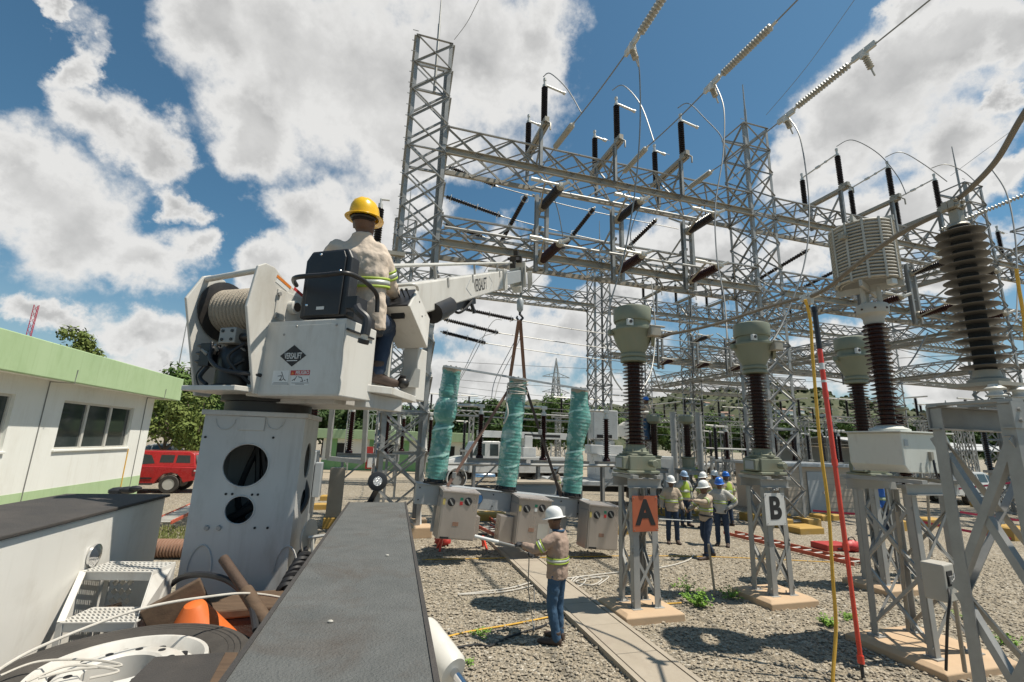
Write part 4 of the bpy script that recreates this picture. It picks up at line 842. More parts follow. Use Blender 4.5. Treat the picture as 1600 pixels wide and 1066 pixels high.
mb = MB(); mb.lathe([(0.12, 2.22), (0.135, 2.26), (0.135, 2.31), (0.16, 2.35), (0.20, 2.38), (0.215, 2.43), (0.215, 2.50), (0.20, 2.53), (0.17, 2.545)], 32, (-0.12, 0, 0)); obj('head', mb, 'fibreglass', t, 35)
mb = MB(); [mb.cyl((-0.12+0.18*math.cos(k*PI/4), 0.18*math.sin(k*PI/4), 2.44), (-0.12+0.226*math.cos(k*PI/4), 0.226*math.sin(k*PI/4), 2.44), 0.016, 6) for k in range(8)]; obj('bolts', mb, 'rust', t)
t = thing('line_trap', 'pale ribbed coil drum on top of the white box transformer', 'coil', pt+V3((-0.05, 0.0, 4.88)), TH)
zb = 0.33
for k in range(18):
    pass
mb = MB()
for k in range(18):
    z = zb+k*0.054; mb.lathe([(0.395, z), (0.425, z+0.004), (0.433, z+0.016), (0.425, z+0.030), (0.395, z+0.034), (0.38, z+0.017), (0.395, z)], 48, cap=False)
obj('winding', mb, 'fibreglass', t, 60)
mb = MB(); mb.lathe([(0.34, zb-0.01), (0.362, zb-0.01), (0.362, zb+0.96), (0.34, zb+0.96)], 40, cap=False); obj('inner_cylinder', mb, 'fibreglass', t)
for k in range(12):
    mb = MB(); a = k*PI/6+0.15; ca, sa = math.cos(a), math.sin(a); mb.box((0.43*ca, 0.43*sa, zb+0.475), (0.016, 0.032, 0.99), (V3((ca, sa, 0)), V3((-sa, ca, 0)), ZZ)); obj('spacer', mb, 'fibreglass', t, 0, 0.004)
for z, nm in ((zb-0.07, 'bottom'), (zb+1.0, 'top')):
    for k in range(4):
        mb = MB(); a = k*PI/2+0.4; ca, sa = math.cos(a), math.sin(a); mb.box((0.22*ca, 0.22*sa, z), (0.44, 0.04, 0.10), (V3((ca, sa, 0)), V3((-sa, ca, 0)), ZZ)); obj('spider_arm', mb, 'fibreglass', t, 0, 0.005)
for k in range(3):
    mb = MB(); a = k*2*PI/3+0.9; mb.lathe([(0.035, 0.0), (0.035, 0.26)], 10, (0.12*math.cos(a), 0.12*math.sin(a), 0)); obj('foot', mb, 'fibreglass', t)
mb = MB(); mb.box((-0.02, -0.36, zb-0.07), (0.11, 0.09, 0.09)); obj('tuning_box', mb, 'decal_yellow' if False else 'alu', t, 0, 0.01)
for sx, z in ((-1, zb+0.72), (1, zb+0.16), (1, zb+0.74)):
    mb = MB(); mb.box((sx*0.48, -0.06, z), (0.12, 0.07, 0.09)); [mb.cyl((sx*0.48+q, -0.12, z), (sx*0.48+q, 0.0, z), 0.013, 6) for q in (-0.03, 0.03)]; obj('terminal', mb, 'galv_warm', t, 0, 0.006)
mb = MB(); mb.tube([(0.48, -0.05, zb-0.0), (0.50, -0.05, zb+0.3)], 0.03, 8); mb.tube([(0.56, -0.05, zb-0.02), (0.55, -0.05, zb+0.24)], 0.022, 8); obj('arrester_tube', mb, 'alu', t)
# junction box on the coil stand
jb = P(1467, 907, 5.35)
t = thing('junction_box', 'grey steel junction box with open cover fixed on the coil transformer stand', 'box', jb, TH+0.2)
mb = MB(); mb.box((0, 0, 0), (0.26, 0.22, 0.40)); obj('body', mb, 'fibreglass', t, 0, 0.015)
mb = MB(); mb.box((-0.02, -0.113, 0.05), (0.13, 0.012, 0.16)); obj('opening', mb, 'hollow', t, 0)
mb = MB(); [mb.cyl((-0.06+0.04*k, -0.13, 0.08), (-0.06+0.04*k, -0.13, 0.0), 0.012, 6) for k in range(3)]; mb.tube([(-0.05, -0.13, 0.02), (0.02, -0.14, 0.05), (0.05, -0.13, 0.10)], 0.008, 5); obj('terminals', mb, 'galv', t)
mb = MB(); mb.tube(spline([(-0.1, -0.12, -0.05), (-0.18, -0.14, -0.15), (-0.22, -0.1, -0.4), (-0.16, 0.0, -0.9)]), 0.014, 6); obj('cable', mb, 'hydr', t)
for x, y, nm in ((1488, 700, 'front'), (1515, 690, 'rear')): pass
# conduits beside the stands
for (x0, y0), (x1, y1), c0, c1, nm in (((1419, 985), (1402, 800), 6.1, 6.3, 'left leg of the coil stand'), ((1508, 1050), (1487, 905), 5.4, 5.5, 'right leg of the coil stand'), ((1118, 935), (1107, 850), 8.3, 8.3, 'B stand'), ((1455, 870), (1448, 745), 8.5, 8.6, 'pale pipe behind the junction box')):
    mb = MB(); mb.tube([P(x0, y0, c0), P(x1, y1, c1)], 0.022, 8); single('conduit_pipe', mb, 'conc', 'thin tan conduit pipe at the ' + nm, 'pipe')

# grey surge arrester close at the right
ar = P(1545, 600, 3.75); ar_top = P(1482, 322, 4.02)
axis = V3((0, 0, 1))
al = on_vertical(1482, 322, ar)-ar.z
t = thing('surge_arrester', 'big grey surge arrester with broad stacked discs at the right', 'arrester', ar, TH)
Lz = al-0.16
mb = MB(); pr = [(0.064, 0.10)]; nn = 17
for i in range(nn):
    z = 0.14+(Lz-0.26)*i/(nn-1); pr += [(0.066, z-0.010), (0.160, z-0.004), (0.167, z+0.001), (0.160, z+0.005), (0.08, z+0.014), (0.066, z+0.022)]
pr.append((0.064, Lz-0.05)); mb.lathe(pr, 36); obj('discs', mb, 'shed_grey', t, 35)
mb = MB(); mb.lathe([(0.068, 0.10), (0.068, Lz-0.05)], 24); obj('core', mb, 'hollow', t)
mb = MB(); mb.lathe([(0.13, 0.0), (0.13, 0.03), (0.09, 0.05), (0.08, 0.11)], 24); mb.box((0, 0, -0.02), (0.42, 0.34, 0.03)); obj('base', mb, 'galv_warm', t, 35)
for x, y in ((-0.19, -0.13), (0.05, -0.15), (0.21, -0.12)):
    mb = MB(); mb.lathe(sheds(2, -0.14, -0.03, 0.04, 0.065), 14, (x, y, 0)); obj('foot_insulator', mb, 'alu', t, 60)
mb = MB(); mb.box((0, 0, Lz+0.02), (0.09, 0.07, 0.16)); mb.lathe([(0.085, Lz-0.06), (0.06, Lz-0.03)], 20); obj('cap', mb, 'galv_warm', t, 0, 0.01)
mb = MB(); mb.box((-0.02, -0.024, Lz+0.14), (0.15, 0.045, 0.075)); mb.box((-0.02, 0.024, Lz+0.14), (0.15, 0.045, 0.075)); [mb.lathe([(0.018, 0), (0.018, 0.014), (0.01, 0.014), (0.01, 0.024)], 8, (x, -0.047, Lz+0.14+z), (0, -1, 0)) for x in (-0.07, 0.02) for z in (-0.024, 0.024)]; obj('top_clamp', mb, 'galv_warm', t, 0, 0.008)
# its stand: heavy angle legs and cap channel
sd = thing('arrester_stand', 'heavy galvanised stand under the grey arrester, close at the right edge', 'stand', V3((ar.x, ar.y, 0))+gu*0.11, TH-0.12)
hz = ar.z-0.17
mb = MB(); mb.chan((-0.35, -0.285, hz-0.10), (0.72, -0.285, hz-0.10), -0.08, 0.20, t=0.012); mb.chan((-0.35, 0.315, hz-0.10), (0.72, 0.315, hz-0.10), 0.08, 0.20, t=0.012)
for x in (-0.28, 0.05, 0.36, 0.64): mb.box((x, 0.02, hz+0.012), (0.10, 0.62, 0.022))
for x in (-0.29, 0.64):
    for z in (-0.06, -0.14): mb.lathe([(0.016, 0), (0.016, 0.016)], 6, (x, -0.291, hz+z), (0, -1, 0))
obj('cap_channel', mb, 'galv', sd, 0)
LG = [(-0.33, -0.27), (0.66, -0.27), (0.66, 0.30), (-0.33, 0.30)]
for i, (x, y) in enumerate(LG):
    mb = MB(); sx = 1 if x < 0 else -1; sy = 1 if y < 0 else -1; k = 1.02
    b = V3((x*k, y*k, 0.05)); e = V3((x, y, hz-0.02)); d = (e-b).normalized()
    mb.box((b+e)/2+V3((sx*0.04, 0, 0)), (0.08, 0.011, (e-b).length), (V3((1, 0, 0)), V3((0, 1, 0)), d)); mb.box((b+e)/2+V3((sx*0.0055, sy*0.0456, 0)), (0.011, 0.08, (e-b).length), (V3((1, 0, 0)), V3((0, 1, 0)), d))
    for zz in (0.55, 0.62, 1.35, 1.42, 2.25): p = b.lerp(e, zz/hz); mb.lathe([(0.014, 0), (0.014, 0.012)], 6, p+V3((sx*0.04, -sy*0.005, 0)), (0, -sy, 0))
    obj('leg', mb, 'galv', sd, 0)
for i in range(4):
    a, b = LG[i], LG[(i+1) % 4]; nrm = V3((b[1]-a[1], -(b[0]-a[0]), 0)).normalized(); mb = MB()
    lo = lambda c, z: V3((c[0]*(1.02-0.02*z/hz), c[1]*(1.02-0.02*z/hz), z))
    for z0, z1 in ((0.45, 1.55), (1.55, hz-0.25)):
        mb.ang(lo(a, z0)-nrm*0.004, lo(b, z1)-nrm*0.004, 0.058, up=-nrm, t=0.008); mb.ang(lo(b, z0)-nrm*0.016, lo(a, z1)-nrm*0.016, 0.058, up=-nrm, t=0.008)
    obj('bracing', mb, 'galv', sd, 0)
# second heavy stand, mostly outside the frame
fo = P(1640, 700, 4.6); mb = MB(); mb.tube([V3((fo.x, fo.y, 0)), V3((fo.x-0.05, fo.y, 4.4))], 0.10, 12)
pass

# ------------------------------------------------------------------ the breaker hanging from the boom
bL, bM, bR = P(680, 757, 10.75), P(790, 767, 11.2), P(893, 778, 11.65)
ex = (bR-bL).normalized(); ey = V3((-ex.y, ex.x, 0)).normalized(); ez = ex.cross(ey)
pitch = (bR-bL).length/2
bk = thing('circuit_breaker', 'three pole circuit breaker hung from the boom with turquoise wrapped poles', 'breaker', bM)
bk.rotation_euler = Matrix((ex, ey, ez)).transposed().to_euler()
mb = MB(); hw = pitch+0.42
mb.bb(-hw, hw, -0.20, 0.20, -0.46, -0.02); mb.bb(-hw-0.01, hw+0.01, -0.235, 0.235, -0.025, 0.0)
o = obj('beam', mb, 'frame_grey', bk, 0, 0.012)
mb = MB()
for s in (-1, 0, 1):
    x = s*pitch; mb.bb(x+0.10, x+0.105, -0.205, -0.2, -0.44, -0.04)
    for z in (-0.10, -0.36): mb.lathe([(0.016, 0), (0.016, 0.015)], 8, (x+0.12, -0.2, z), (0, -1, 0)); mb.lathe([(0.016, 0), (0.016, 0.015)], 8, (x-0.35, -0.2, z), (0, -1, 0))
obj('joints', mb, 'hollow', o, 0)
mb = MB(); mb.bb(-1.02*pitch+0.62, -1.02*pitch+0.86, -0.204, -0.2, -0.36, -0.10); obj('warning_label', mb, 'decal_yellow', o, 0)
mb = MB(); mb.lathe([(0.115, 0), (0.115, 0.02)], 20, (-pitch+1.02, -0.205, -0.22), (0, -1, 0)); obj('gauge', mb, 'decal_blue', o)
mb = MB(); mb.lathe([(0.125, 0), (0.125, 0.03), (0.115, 0.03)], 20, (-pitch+1.02, -0.195, -0.22), (0, -1, 0), cap=False); obj('gauge_rim', mb, 'ink', o)
PHt = 2.74
for s in (-1, 0, 1):
    x = s*pitch
    mb = MB(); mb.lathe([(0.28, 0.0), (0.28, 0.03), (0.20, 0.05), (0.18, 0.14)], 24, (x, 0, 0)); [mb.cyl((x+0.24*math.cos(k*PI/4), 0.24*math.sin(k*PI/4), 0.03), (x+0.24*math.cos(k*PI/4), 0.24*math.sin(k*PI/4), 0.09), 0.022, 6) for k in range(8)]; obj('pole_base', mb, 'black_paint', bk)
    mb = MB(); mb.lathe(sheds(20, 0.14, 1.25, 0.13, 0.205, 0.185), 24, (x, 0, 0)); mb.lathe([(0.15, 1.25), (0.15, 1.36)], 24, (x, 0, 0)); mb.lathe(sheds(20, 1.36, PHt-0.14, 0.12, 0.19, 0.17), 24, (x, 0, 0))
    pole = obj('insulator', mb, 'shed_grey', bk, 60)
    mb = MB(); wr = random.Random(40+s); n, k = 40, 150; prof = []
    for i in range(k+1):
        z = 0.12+(PHt-0.17)*i/k; f = i/k
        r = 0.245 - 0.02*f
        if s == -1: r += 0.045*math.exp(-((f-0.62)/0.10)**2)-0.055*math.exp(-((f-0.495)/0.035)**2)-0.03*math.exp(-((f-0.735)/0.02)**2)
        if s == 0: r += 0.03*math.exp(-((f-0.35)/0.2)**2)
        if s == 1: r += 0.06*math.exp(-((f-0.72)/0.13)**2)-0.035*math.exp(-((f-0.42)/0.06)**2)
        prof.append((r, z))
    for i, (r, z) in enumerate(prof):
        for j in range(n):
            a = 2*PI*j/n
            rr = r*(1+0.035*math.sin(3*a+z*4+s)+0.015*math.sin(7*a-z*9)+0.008*math.sin(z*34+a)+wr.uniform(-0.006, 0.006)+0.011*math.sin(z*2*PI/0.085))
            off = (0.06*math.exp(-((i/k-0.72)/0.13)**2)) if s == 1 else 0
            mb.v.append(V3((x+off+rr*math.cos(a), rr*math.sin(a), z)))
    mb.f = [(i*n+j, i*n+(j+1) % n, (i+1)*n+(j+1) % n, (i+1)*n+j) for i in range(k) for j in range(n)]
    obj('wrapping', mb, 'teal', pole, 50)
    for q in range(3):                                          # pale packing tape spiralling round the wrapping
        mb = MB()
        pts = [(x+(0.262-0.02*((0.3+0.75*q+0.55*i/24)/PHt))*math.cos(0.4+q*1.7+s+2*PI*i/24), (0.262)*math.sin(0.4+q*1.7+s+2*PI*i/24), 0.3+0.75*q+0.42*i/24) for i in range(25)]
        base = len(mb.v)
        for p in pts: mb.v += [V3(p)+V3((0, 0, -0.024)), V3(p)+V3((0, 0, 0.024))]
        mb.f += [(base+2*i, base+2*i+1, base+2*i+3, base+2*i+2) for i in range(24)]
        obj('packing_tape', mb, MT['teal_tape'] if 'teal_tape' in MT else MT.setdefault('teal_tape', mat('clear_packing_tape', (0.30, 0.58, 0.52), 0.2, 0, (0.45, 0.68, 0.63), 9, 0.6, spec=0.8)), pole, 0, recalc=False)
    mb = MB(); mb.lathe([(0.15, PHt-0.14), (0.22, PHt-0.10), (0.24, PHt-0.02), (0.24, PHt+0.02), (0.10, PHt+0.03)], 24, (x, 0, 0)); [mb.cyl((x+0.21*math.cos(k*PI/5), 0.21*math.sin(k*PI/5), PHt), (x+0.21*math.cos(k*PI/5), 0.21*math.sin(k*PI/5), PHt+0.06), 0.022, 6) for k in range(10)]; obj('top_flange', mb, 'galv_warm', bk)
for s, dx in ((-1, 0.36), (0, 0.42), (1, 0.36)):
    x = s*pitch+(0.50 if s < 1 else 0.52); w, h, d = 0.80, 0.92, 0.58
    y0 = -0.245
    mb = MB(); mb.bb(x-w/2, x+w/2, y0-d, y0, -1.04, -1.04+h+0.09); bx = obj('mechanism_box', mb, 'stainless', bk, 0, 0.012)
    mb = MB(); mb.prism([(0, 0), (d+0.06, -0.03), (d+0.06, -0.005), (0, 0.03)], (x-w/2-0.03, y0+0.02, -0.045), (0, -1, 0), (0, 0, 1), (1, 0, 0), w+0.06); obj('box_roof', mb, 'stainless', bx, 0)
    mb = MB(); mb.bb(x-w/2+0.035, x+w/2-0.035, y0-d-0.006, y0-d-0.001, -1.01, -0.10); obj('door', mb, 'stainless', bx, 0, 0.004)
    for kx, kz, r in ((-0.20, -0.28, 0.085), (0.17, -0.24, 0.085)):
        mb = MB(); mb.lathe([(r, 0), (r, 0.012), (r*0.8, 0.016)], 20, (x+kx, y0-d-0.006, kz), (0, -1, 0)); kn = obj('dial', mb, 'ink', bx)
        mb = MB(); mb.box((x+kx, y0-d-0.024, kz), (0.03, 0.014, r*1.6), (V3((0.8, 0, 0.6)), V3((0, 1, 0)), V3((-0.6, 0, 0.8)))); obj('dial_handle', mb, 'galv', kn, 0)
    for kx, kz, sx, sz, mt_ in ((-0.36, -0.28, 0.055, 0.13, 'decal_yellow'), (0.02, -0.20, 0.065, 0.06, 'decal_green'), (0.02, -0.29, 0.065, 0.07, 'decal_red' if s != 0 else 'decal_white'), (-0.05, -0.72, 0.13, 0.08, 'decal_orange')):
        mb = MB(); mb.bb(x+kx-sx/2, x+kx+sx/2, y0-d-0.012, y0-d-0.0075, kz-sz/2, kz+sz/2); obj('label_plate', mb, mt_ if mt_ != 'decal_orange' else 'duct', bx, 0)
    if s == 0: mb = MB(); mb.bb(x+0.10, x+0.36, y0-d-0.012, y0-d-0.0075, -0.90, -0.58); obj('rating_plate', mb, 'fibreglass', bx, 0)
    mb = MB(); mb.bb(x-w/2+0.05, x-w/2+0.24, y0-d-0.02, y0-d-0.001, -1.03, -0.99); obj('latch', mb, 'hollow', bx, 0)
    mb = MB(); mb.bb(x-w/2-0.02, x-w/2, y0-d+0.03, y0-0.05, -1.05, -0.2); obj('side_panel', mb, 'stainless', bx, 0, 0.004)
    if s < 1: mb = MB(); mb.bb(x+w/2+0.002, x+w/2+0.14, y0-d+0.22, y0-0.06, -1.06, -0.56) if s == -1 else mb.bb(x-w/2-0.34, x-w/2-0.022, y0-d+0.18, y0-0.04, -1.05, -0.5); obj('side_box', mb, 'stainless', bx, 0, 0.008)
for s in (-1, 1):
    mb = MB(); mb.bb(s*pitch-0.12*s-0.05, s*pitch-0.12*s+0.05, 0.0, 0.12, -1.05, -0.46); obj('support_leg', mb, 'frame_grey', bk, 0)
mb = MB(); mb.bb(-pitch-0.24, pitch+0.1, -0.29, -0.24, PHt-0.02, PHt+0.025); obj('shipping_bar', mb, 'frame_grey', bk, 0)
BKM = Matrix((ex, ey, ez)).transposed().to_4x4(); BKM.translation = bM
bp = lambda x, y, z: BKM @ V3((x, y, z))
tip = P(813, 418, 11.25); hook = P(812, 492, 11.2); mid = bp(0, 0, PHt+0.05)
# lifting gear
t = thing('hoist_line', 'steel hoist rope hanging from the boom tip with its hook over the middle pole', 'hoist rope', tip)
mb = MB(); mb.tube([tip, P(813, 470, 11.2)], 0.016, 6); mb.tube([tip+V3((0.09, 0, 0)), P(814, 470, 11.2)], 0.016, 6); obj('rope', mb, 'cable', t, world=t)
mb = MB(); h0 = P(813, 466, 11.2); mb.lathe([(0.03, 0), (0.075, 0.06), (0.085, 0.30), (0.04, 0.36)], 12, h0-ZZ*0.36-t.location); obj('weight', mb, 'frame_grey', t)
mb = MB(); hh = h0-ZZ*0.36-t.location; mb.tube([hh, hh-ZZ*0.06]+[hh+V3((0.075*math.sin(q), 0, -0.14-0.075*math.cos(q)+0.0)) for q in (PI*0.9, PI*0.5, 0.2, -0.4, -PI*0.5, -PI*0.72)], [0.03, 0.03, 0.028, 0.032, 0.034, 0.032, 0.026, 0.016], 8); obj('hook', mb, 'black_paint', t)
hk = h0-ZZ*0.58
t = thing('lifting_sling', 'brown webbing sling between the hook and the middle wrapped pole', 'sling', hk)
for sx, yy in ((-0.22, -0.05), (0.16, 0.05)):
    mb = MB(); mb.bar(hk+V3((sx*0.1, yy, 0)), mid+V3((sx, yy, -0.02)), 0.085, 0.012, up=(0, 1, 0)); obj('strap_leg', mb, 'strap', t, 0, world=t)
t = thing('rope_lashing', 'pale rope lashed around the top of the middle wrapped pole', 'rope', mid)
mb = MB(); lr = random.Random(4)
for q in range(6):
    ce = bp(0, 0, PHt-0.05-0.06*q); tl = V3((lr.uniform(-0.25, 0.25), lr.uniform(-0.2, 0.2), 1)).normalized(); e = tl.orthogonal().normalized(); f = tl.cross(e); mb.tube([ce+e*(0.27*math.cos(2*PI*i/20))+f*(0.27*math.sin(2*PI*i/20)) for i in range(21)], 0.016, 5, cap=False)
mb.tube(spline([bp(-0.27, -0.1, PHt-0.3), bp(-0.29, -0.16, PHt-0.6), bp(-0.24, -0.24, PHt-0.9), bp(-0.3, -0.2, PHt-1.15), bp(-0.28, -0.1, PHt-1.1)]), 0.018, 6); obj('coils', mb, 'white_rope', t, world=t)
for a, b, nm, mt_ in ((bp(-0.22, -0.05, PHt-0.25), bp(-0.86*pitch+0.02, -0.26, 0.0), 'left', 'strap'), (bp(0.2, -0.05, PHt-0.15), bp(0.86*pitch-0.12, -0.2, 0.0), 'right', 'dark_strap')):
    mb = MB(); mb.bar(a, b, 0.07, 0.02, up=(0, 1, 0)); t = thing('stay_strap', ('brown' if nm == 'left' else 'dark') + ' stay strap slanting from the middle pole down to the %s of the breaker beam' % nm, 'strap', a); obj('webbing', mb, mt_, t, 0, world=t)
    mb = MB(); c = a.lerp(b, 0.42 if nm == 'right' else 0.9); mb.box(c, (0.09, 0.07, 0.14)); obj('ratchet', mb, 'galv', t, 0, 0.01, world=t)

# ------------------------------------------------------------------ ground level switches and posts farther back
def make_pole_switch(label, loc, rotz=TH, h=1.9):
    t = thing('ground_switch', label, 'switch', loc, rotz, 'switches on steel frames behind the breaker')
    for x in (-0.75, 0.75):
        mb = MB(); mb.chan((x, 0, 0), (x, 0, h), 0.08, 0.18, up=(0, 1, 0)); obj('leg', mb, 'galv', t, 0)
    mb = MB(); mb.chan((-1.0, -0.1, h+0.08), (1.0, -0.1, h+0.08), 0.06, 0.14); mb.chan((-1.0, 0.14, h+0.08), (1.0, 0.14, h+0.08), -0.06, 0.14); mb.ang((-0.75, 0, h-0.8), (0.1, 0, h), 0.06, up=(0, 1, 0)); obj('base_channel', mb, 'galv', t, 0)
    for x in (-0.62, 0.62):
        mb = MB(); mb.lathe([(0.13, 0.15), (0.13, 0.22), (0.09, 0.26)], 12, (x, 0, h)); mb.lathe(sheds(20, 0.25, 1.62, 0.07, 0.12), 14, (x, 0, h)); i = obj('insulator', mb, 'porcelain', t, 60)
        mb = MB(); mb.lathe([(0.09, 1.6), (0.09, 1.7), (0.05, 1.72), (0.05, 1.84)], 10, (x, 0, h)); mb.box((x, 0, h+1.86), (0.2, 0.14, 0.10)); obj('cap', mb, 'alu', i)
    mb = MB(); mb.tube([(-1.55, 0, h+1.86), (-0.55, 0, h+1.88)], 0.045, 8); obj('blade', mb, 'alu', t); mb = MB(); mb.tube([(0.55, 0, h+1.90), (1.1, 0.0, h+1.92)], 0.045, 8); obj('blade', mb, 'alu', t)
    return t
gs = make_pole_switch('ground switch between the first two wrapped poles', G(783, 770)-V3((0, 0, 0)))
def gat(px, c): d = P(px, 690, c); return V3((d.x, d.y, 0))
gs.location = gat(778, 15.6)
dup(gs, gat(876, 15.4), label='ground switch between the second and third wrapped poles'); dup(gs, gat(972, 16.2), label='ground switch behind the A transformer insulator')
dup(gs, gat(1150, 25), label='ground switch far behind the B transformer, left one'); dup(gs, gat(1225, 25.5), label='ground switch far behind the B transformer, right one'); dup(gs, gat(1298, 26), label='ground switch far behind the red pole')
dup(gs, gat(575, 16.5), label='ground switch seen under the operator platform'); dup(gs, gat(650, 21), label='ground switch behind the leg of the nearest tower')
def make_vt(label, loc, h=1.95):
    t = thing('voltage_transformer', label, 'transformer', loc, TH, 'small far transformers with grey green heads')
    mb = MB(); mb.lathe([(0.30, 0), (0.30, 0.05), (0.22, 0.1), (0.24, 0.42), (0.28, 0.46), (0.28, 0.50)], 20, (0, 0, h)); obj('tank', mb, 'ct_green', t, 35)
    mb = MB(); mb.lathe(sheds(20, 0.5, 1.75, 0.11, 0.175), 18, (0, 0, h)); obj('insulator', mb, 'porcelain', t, 60)
    mb = MB(); mb.lathe([(0.14, 1.74), (0.18, 1.78), (0.29, 1.84), (0.30, 1.92), (0.30, 2.05), (0.26, 2.09)], 24, (0, 0, h)); obj('head', mb, 'ct_green', t, 35)
    return t
vt = make_vt('small far transformer with grey green head right beside the A insulator', gat(1022, 18.5), 1.75); v2 = dup(vt, gat(1074, 18.0), label='small far transformer with grey green head between the A and B transformers')
s2 = make_stand('far lattice stand right beside the A stand', gat(1022, 18.5), h=1.6, w=0.6, tw=0.55, top=0.8); dup(s2, gat(1074, 18.0), label='far lattice stand between the A and B stands')
for px, c, z0, z1, r, nm in ((1053, 21, 2.0, 4.2, 0.14, 'left'), (1093, 20.5, 2.0, 4.15, 0.14, 'right')):
    p = gat(px, c); mb = MB(); mb.lathe([(r, 0.6), (r, z1)], 14, p); mb.lathe([(r*1.2, z0+0.9), (r*1.2, z0+1.0)], 14, p); mb.lathe([(r*1.15, z1-0.05), (r*1.15, z1)], 14, p); single('steel_post', mb, 'galv_far', 'grey steel tube post behind the workers, %s one' % nm, 'post', p)
def bg_post(label, loc, h=2.1, L_=1.5, r=0.11):
    t = thing('post_insulator', label, 'insulator', loc, TH, 'post insulators far back in the yard')
    mb = MB(); mb.box((0, 0, h/2), (0.14, 0.14, h)); mb.box((0, 0, h-0.05), (0.4, 0.3, 0.1)); obj('stand', mb, 'galv_far', t, 0)
    mb = MB(); mb.lathe(sheds(18, h, h+L_, r*0.6, r), 12); obj('insulator', mb, 'black_porcelain', t, 60); mb = MB(); mb.lathe([(r*0.7, h+L_), (r*0.7, h+L_+0.12)], 10); mb.tube([(-0.5, 0, h+L_+0.08), (0.15, 0, h+L_+0.08)], 0.04, 6); obj('cap', mb, 'alu', t)
    return t
b0 = bg_post('far dark post insulator in the row behind the B transformer', gat(1110, 30))
rr_ = random.Random(9)
for k, (px, c) in enumerate(((1132, 31), (1118, 22), (1190, 23), (1207, 30), (1243, 24), (1262, 29), (1283, 25), (1305, 23), (1335, 27), (1540, 18), (1575, 20), (695, 24), (725, 26), (980, 25), (940, 27), (1000, 28))):
    dup(b0, gat(px, c), label=('far dark post insulator in the row behind the B transformer' if 1100 < px < 1260 else 'far dark post insulator beyond the red pole' if px < 1400 and px > 1260 else 'far dark post insulator at the right edge' if px > 1400 else 'far dark post insulator behind the breaker'))
# brown posts seen behind the arrester
for px, c, h, nm in ((1408, 9.8, 1.95, 'left'), (1462, 10.6, 1.95, 'right')):
    t = thing('post_insulator', 'brown post insulator behind the arrester stand, %s one' % nm, 'insulator', gat(px, c), TH, 'brown posts behind the arrester')
    mb = MB(); mb.box((0, 0, h/2), (0.16, 0.16, h)); mb.box((0, 0, h), (0.5, 0.4, 0.08)); obj('stand', mb, 'galv', t, 0)
    mb = MB(); mb.lathe(sheds(24, h+0.04, h+1.5, 0.09, 0.15), 18); obj('insulator', mb, 'porcelain', t, 60); mb = MB(); mb.lathe([(0.12, h+1.5), (0.13, h+1.56), (0.2, h+1.6), (0.2, h+1.64)], 16); obj('cap', mb, 'ct_green', t)
# tank and radiator group left of the mast, seen past it
t = thing('power_transformer', 'grey transformer tank with brown bushings half hidden right of the white mast', 'transformer', gat(480, 12.5), TH)
mb = MB(); mb.bb(-1.0, 0.25, -0.3, 1.2, 0.35, 2.2); obj('tank', mb, 'frame_grey', t, 0, 0.02); mb = MB(); mb.bb(0.27, 0.45, 0.0, 0.5, 1.0, 1.9); obj('control_box', mb, 'frame_grey', t, 0, 0.015)
for x, y in ((-0.3, 0.2), (0.05, 0.3), (-0.1, 0.8)):
    mb = MB(); mb.lathe(sheds(20, 2.2, 3.6, 0.09, 0.16), 18, (x, y, 0)); obj('bushing', mb, 'porcelain', t, 60)
mb = MB(); [mb.bb(-0.95+0.12*k, -0.93+0.12*k, -0.55, -0.3, 0.5, 2.0) for k in range(9)]; obj('radiator', mb, 'frame_grey', t, 0)
# concrete pier and square steel frame beside it
p = gat(533, 14.0); mb = MB(); mb.box(p+ZZ*0.85, (0.42, 0.3, 1.7), (gu, gv, ZZ)); single('concrete_pier', mb, 'conc', 'upright concrete pier with a yellow foot left of the nearest tower', 'pier', p, None, 0, 0.01)
mb = MB(); mb.box(p+ZZ*0.15-gv*0.02, (0.50, 0.46, 0.3), (gu, gv, ZZ)); single('yellow_footing', mb, 'yellow_conc', 'yellow foot block under the upright concrete pier', 'footing', p, None, 0, 0.02)
t = thing('hanging_frame', 'square galvanised frame hanging left of the nearest tower', 'frame', P(515, 640, 11.0))
mb = MB(); q = [P(521, 622, 11), P(573, 628, 11), P(568, 722, 11), P(512, 716, 11)]
for i in range(4): mb.bar(q[i], q[(i+1) % 4], 0.10, 0.10, up=(0, 1, 0))
mb.bar(P(521, 622, 11), P(524, 590, 11), 0.10, up=(0, 1, 0)); mb.bar(P(573, 628, 11), P(577, 590, 11), 0.10, up=(0, 1, 0)); obj('bars', mb, 'galv', t, 0, world=t)
# long horizontal bus tubes and rails
for (x0, y0, c0), (x1, y1, c1), r, nm in (((690, 640, 30), (925, 652, 30), 0.05, 'upper bar across the trees'), ((690, 648, 30), (925, 660, 30), 0.05, 'lower bar across the trees'), ((700, 725, 14), (960, 728, 14.6), 0.05, 'bar behind the wrapped poles'), ((1090, 700, 22), (1210, 704, 23), 0.05, 'bar behind the workers')):
    mb = MB(); mb.tube([P(x0, y0, c0), P(x1, y1, c1)], r, 6); single('bus_bar', mb, 'galv_far', 'long thin horizontal ' + nm, 'bar')

# ================================================================== THE LINE TRUCK WE STAND ON
def PTp(px, py, tc):                       # point of a pixel on the truck plane t = tc
    d = ray(px, py); k = (tc-CAMP.dot(tt))/d.dot(tt); return CAMP+d*k
def PSp(px, py, sc):
    d = ray(px, py); k = (sc-CAMP.dot(ts))/d.dot(ts); return CAMP+d*k
tk = thing('line_truck', 'white digger derrick line truck in the foreground with its boom raised over the yard', 'truck', (0, 0, 0), PHI)
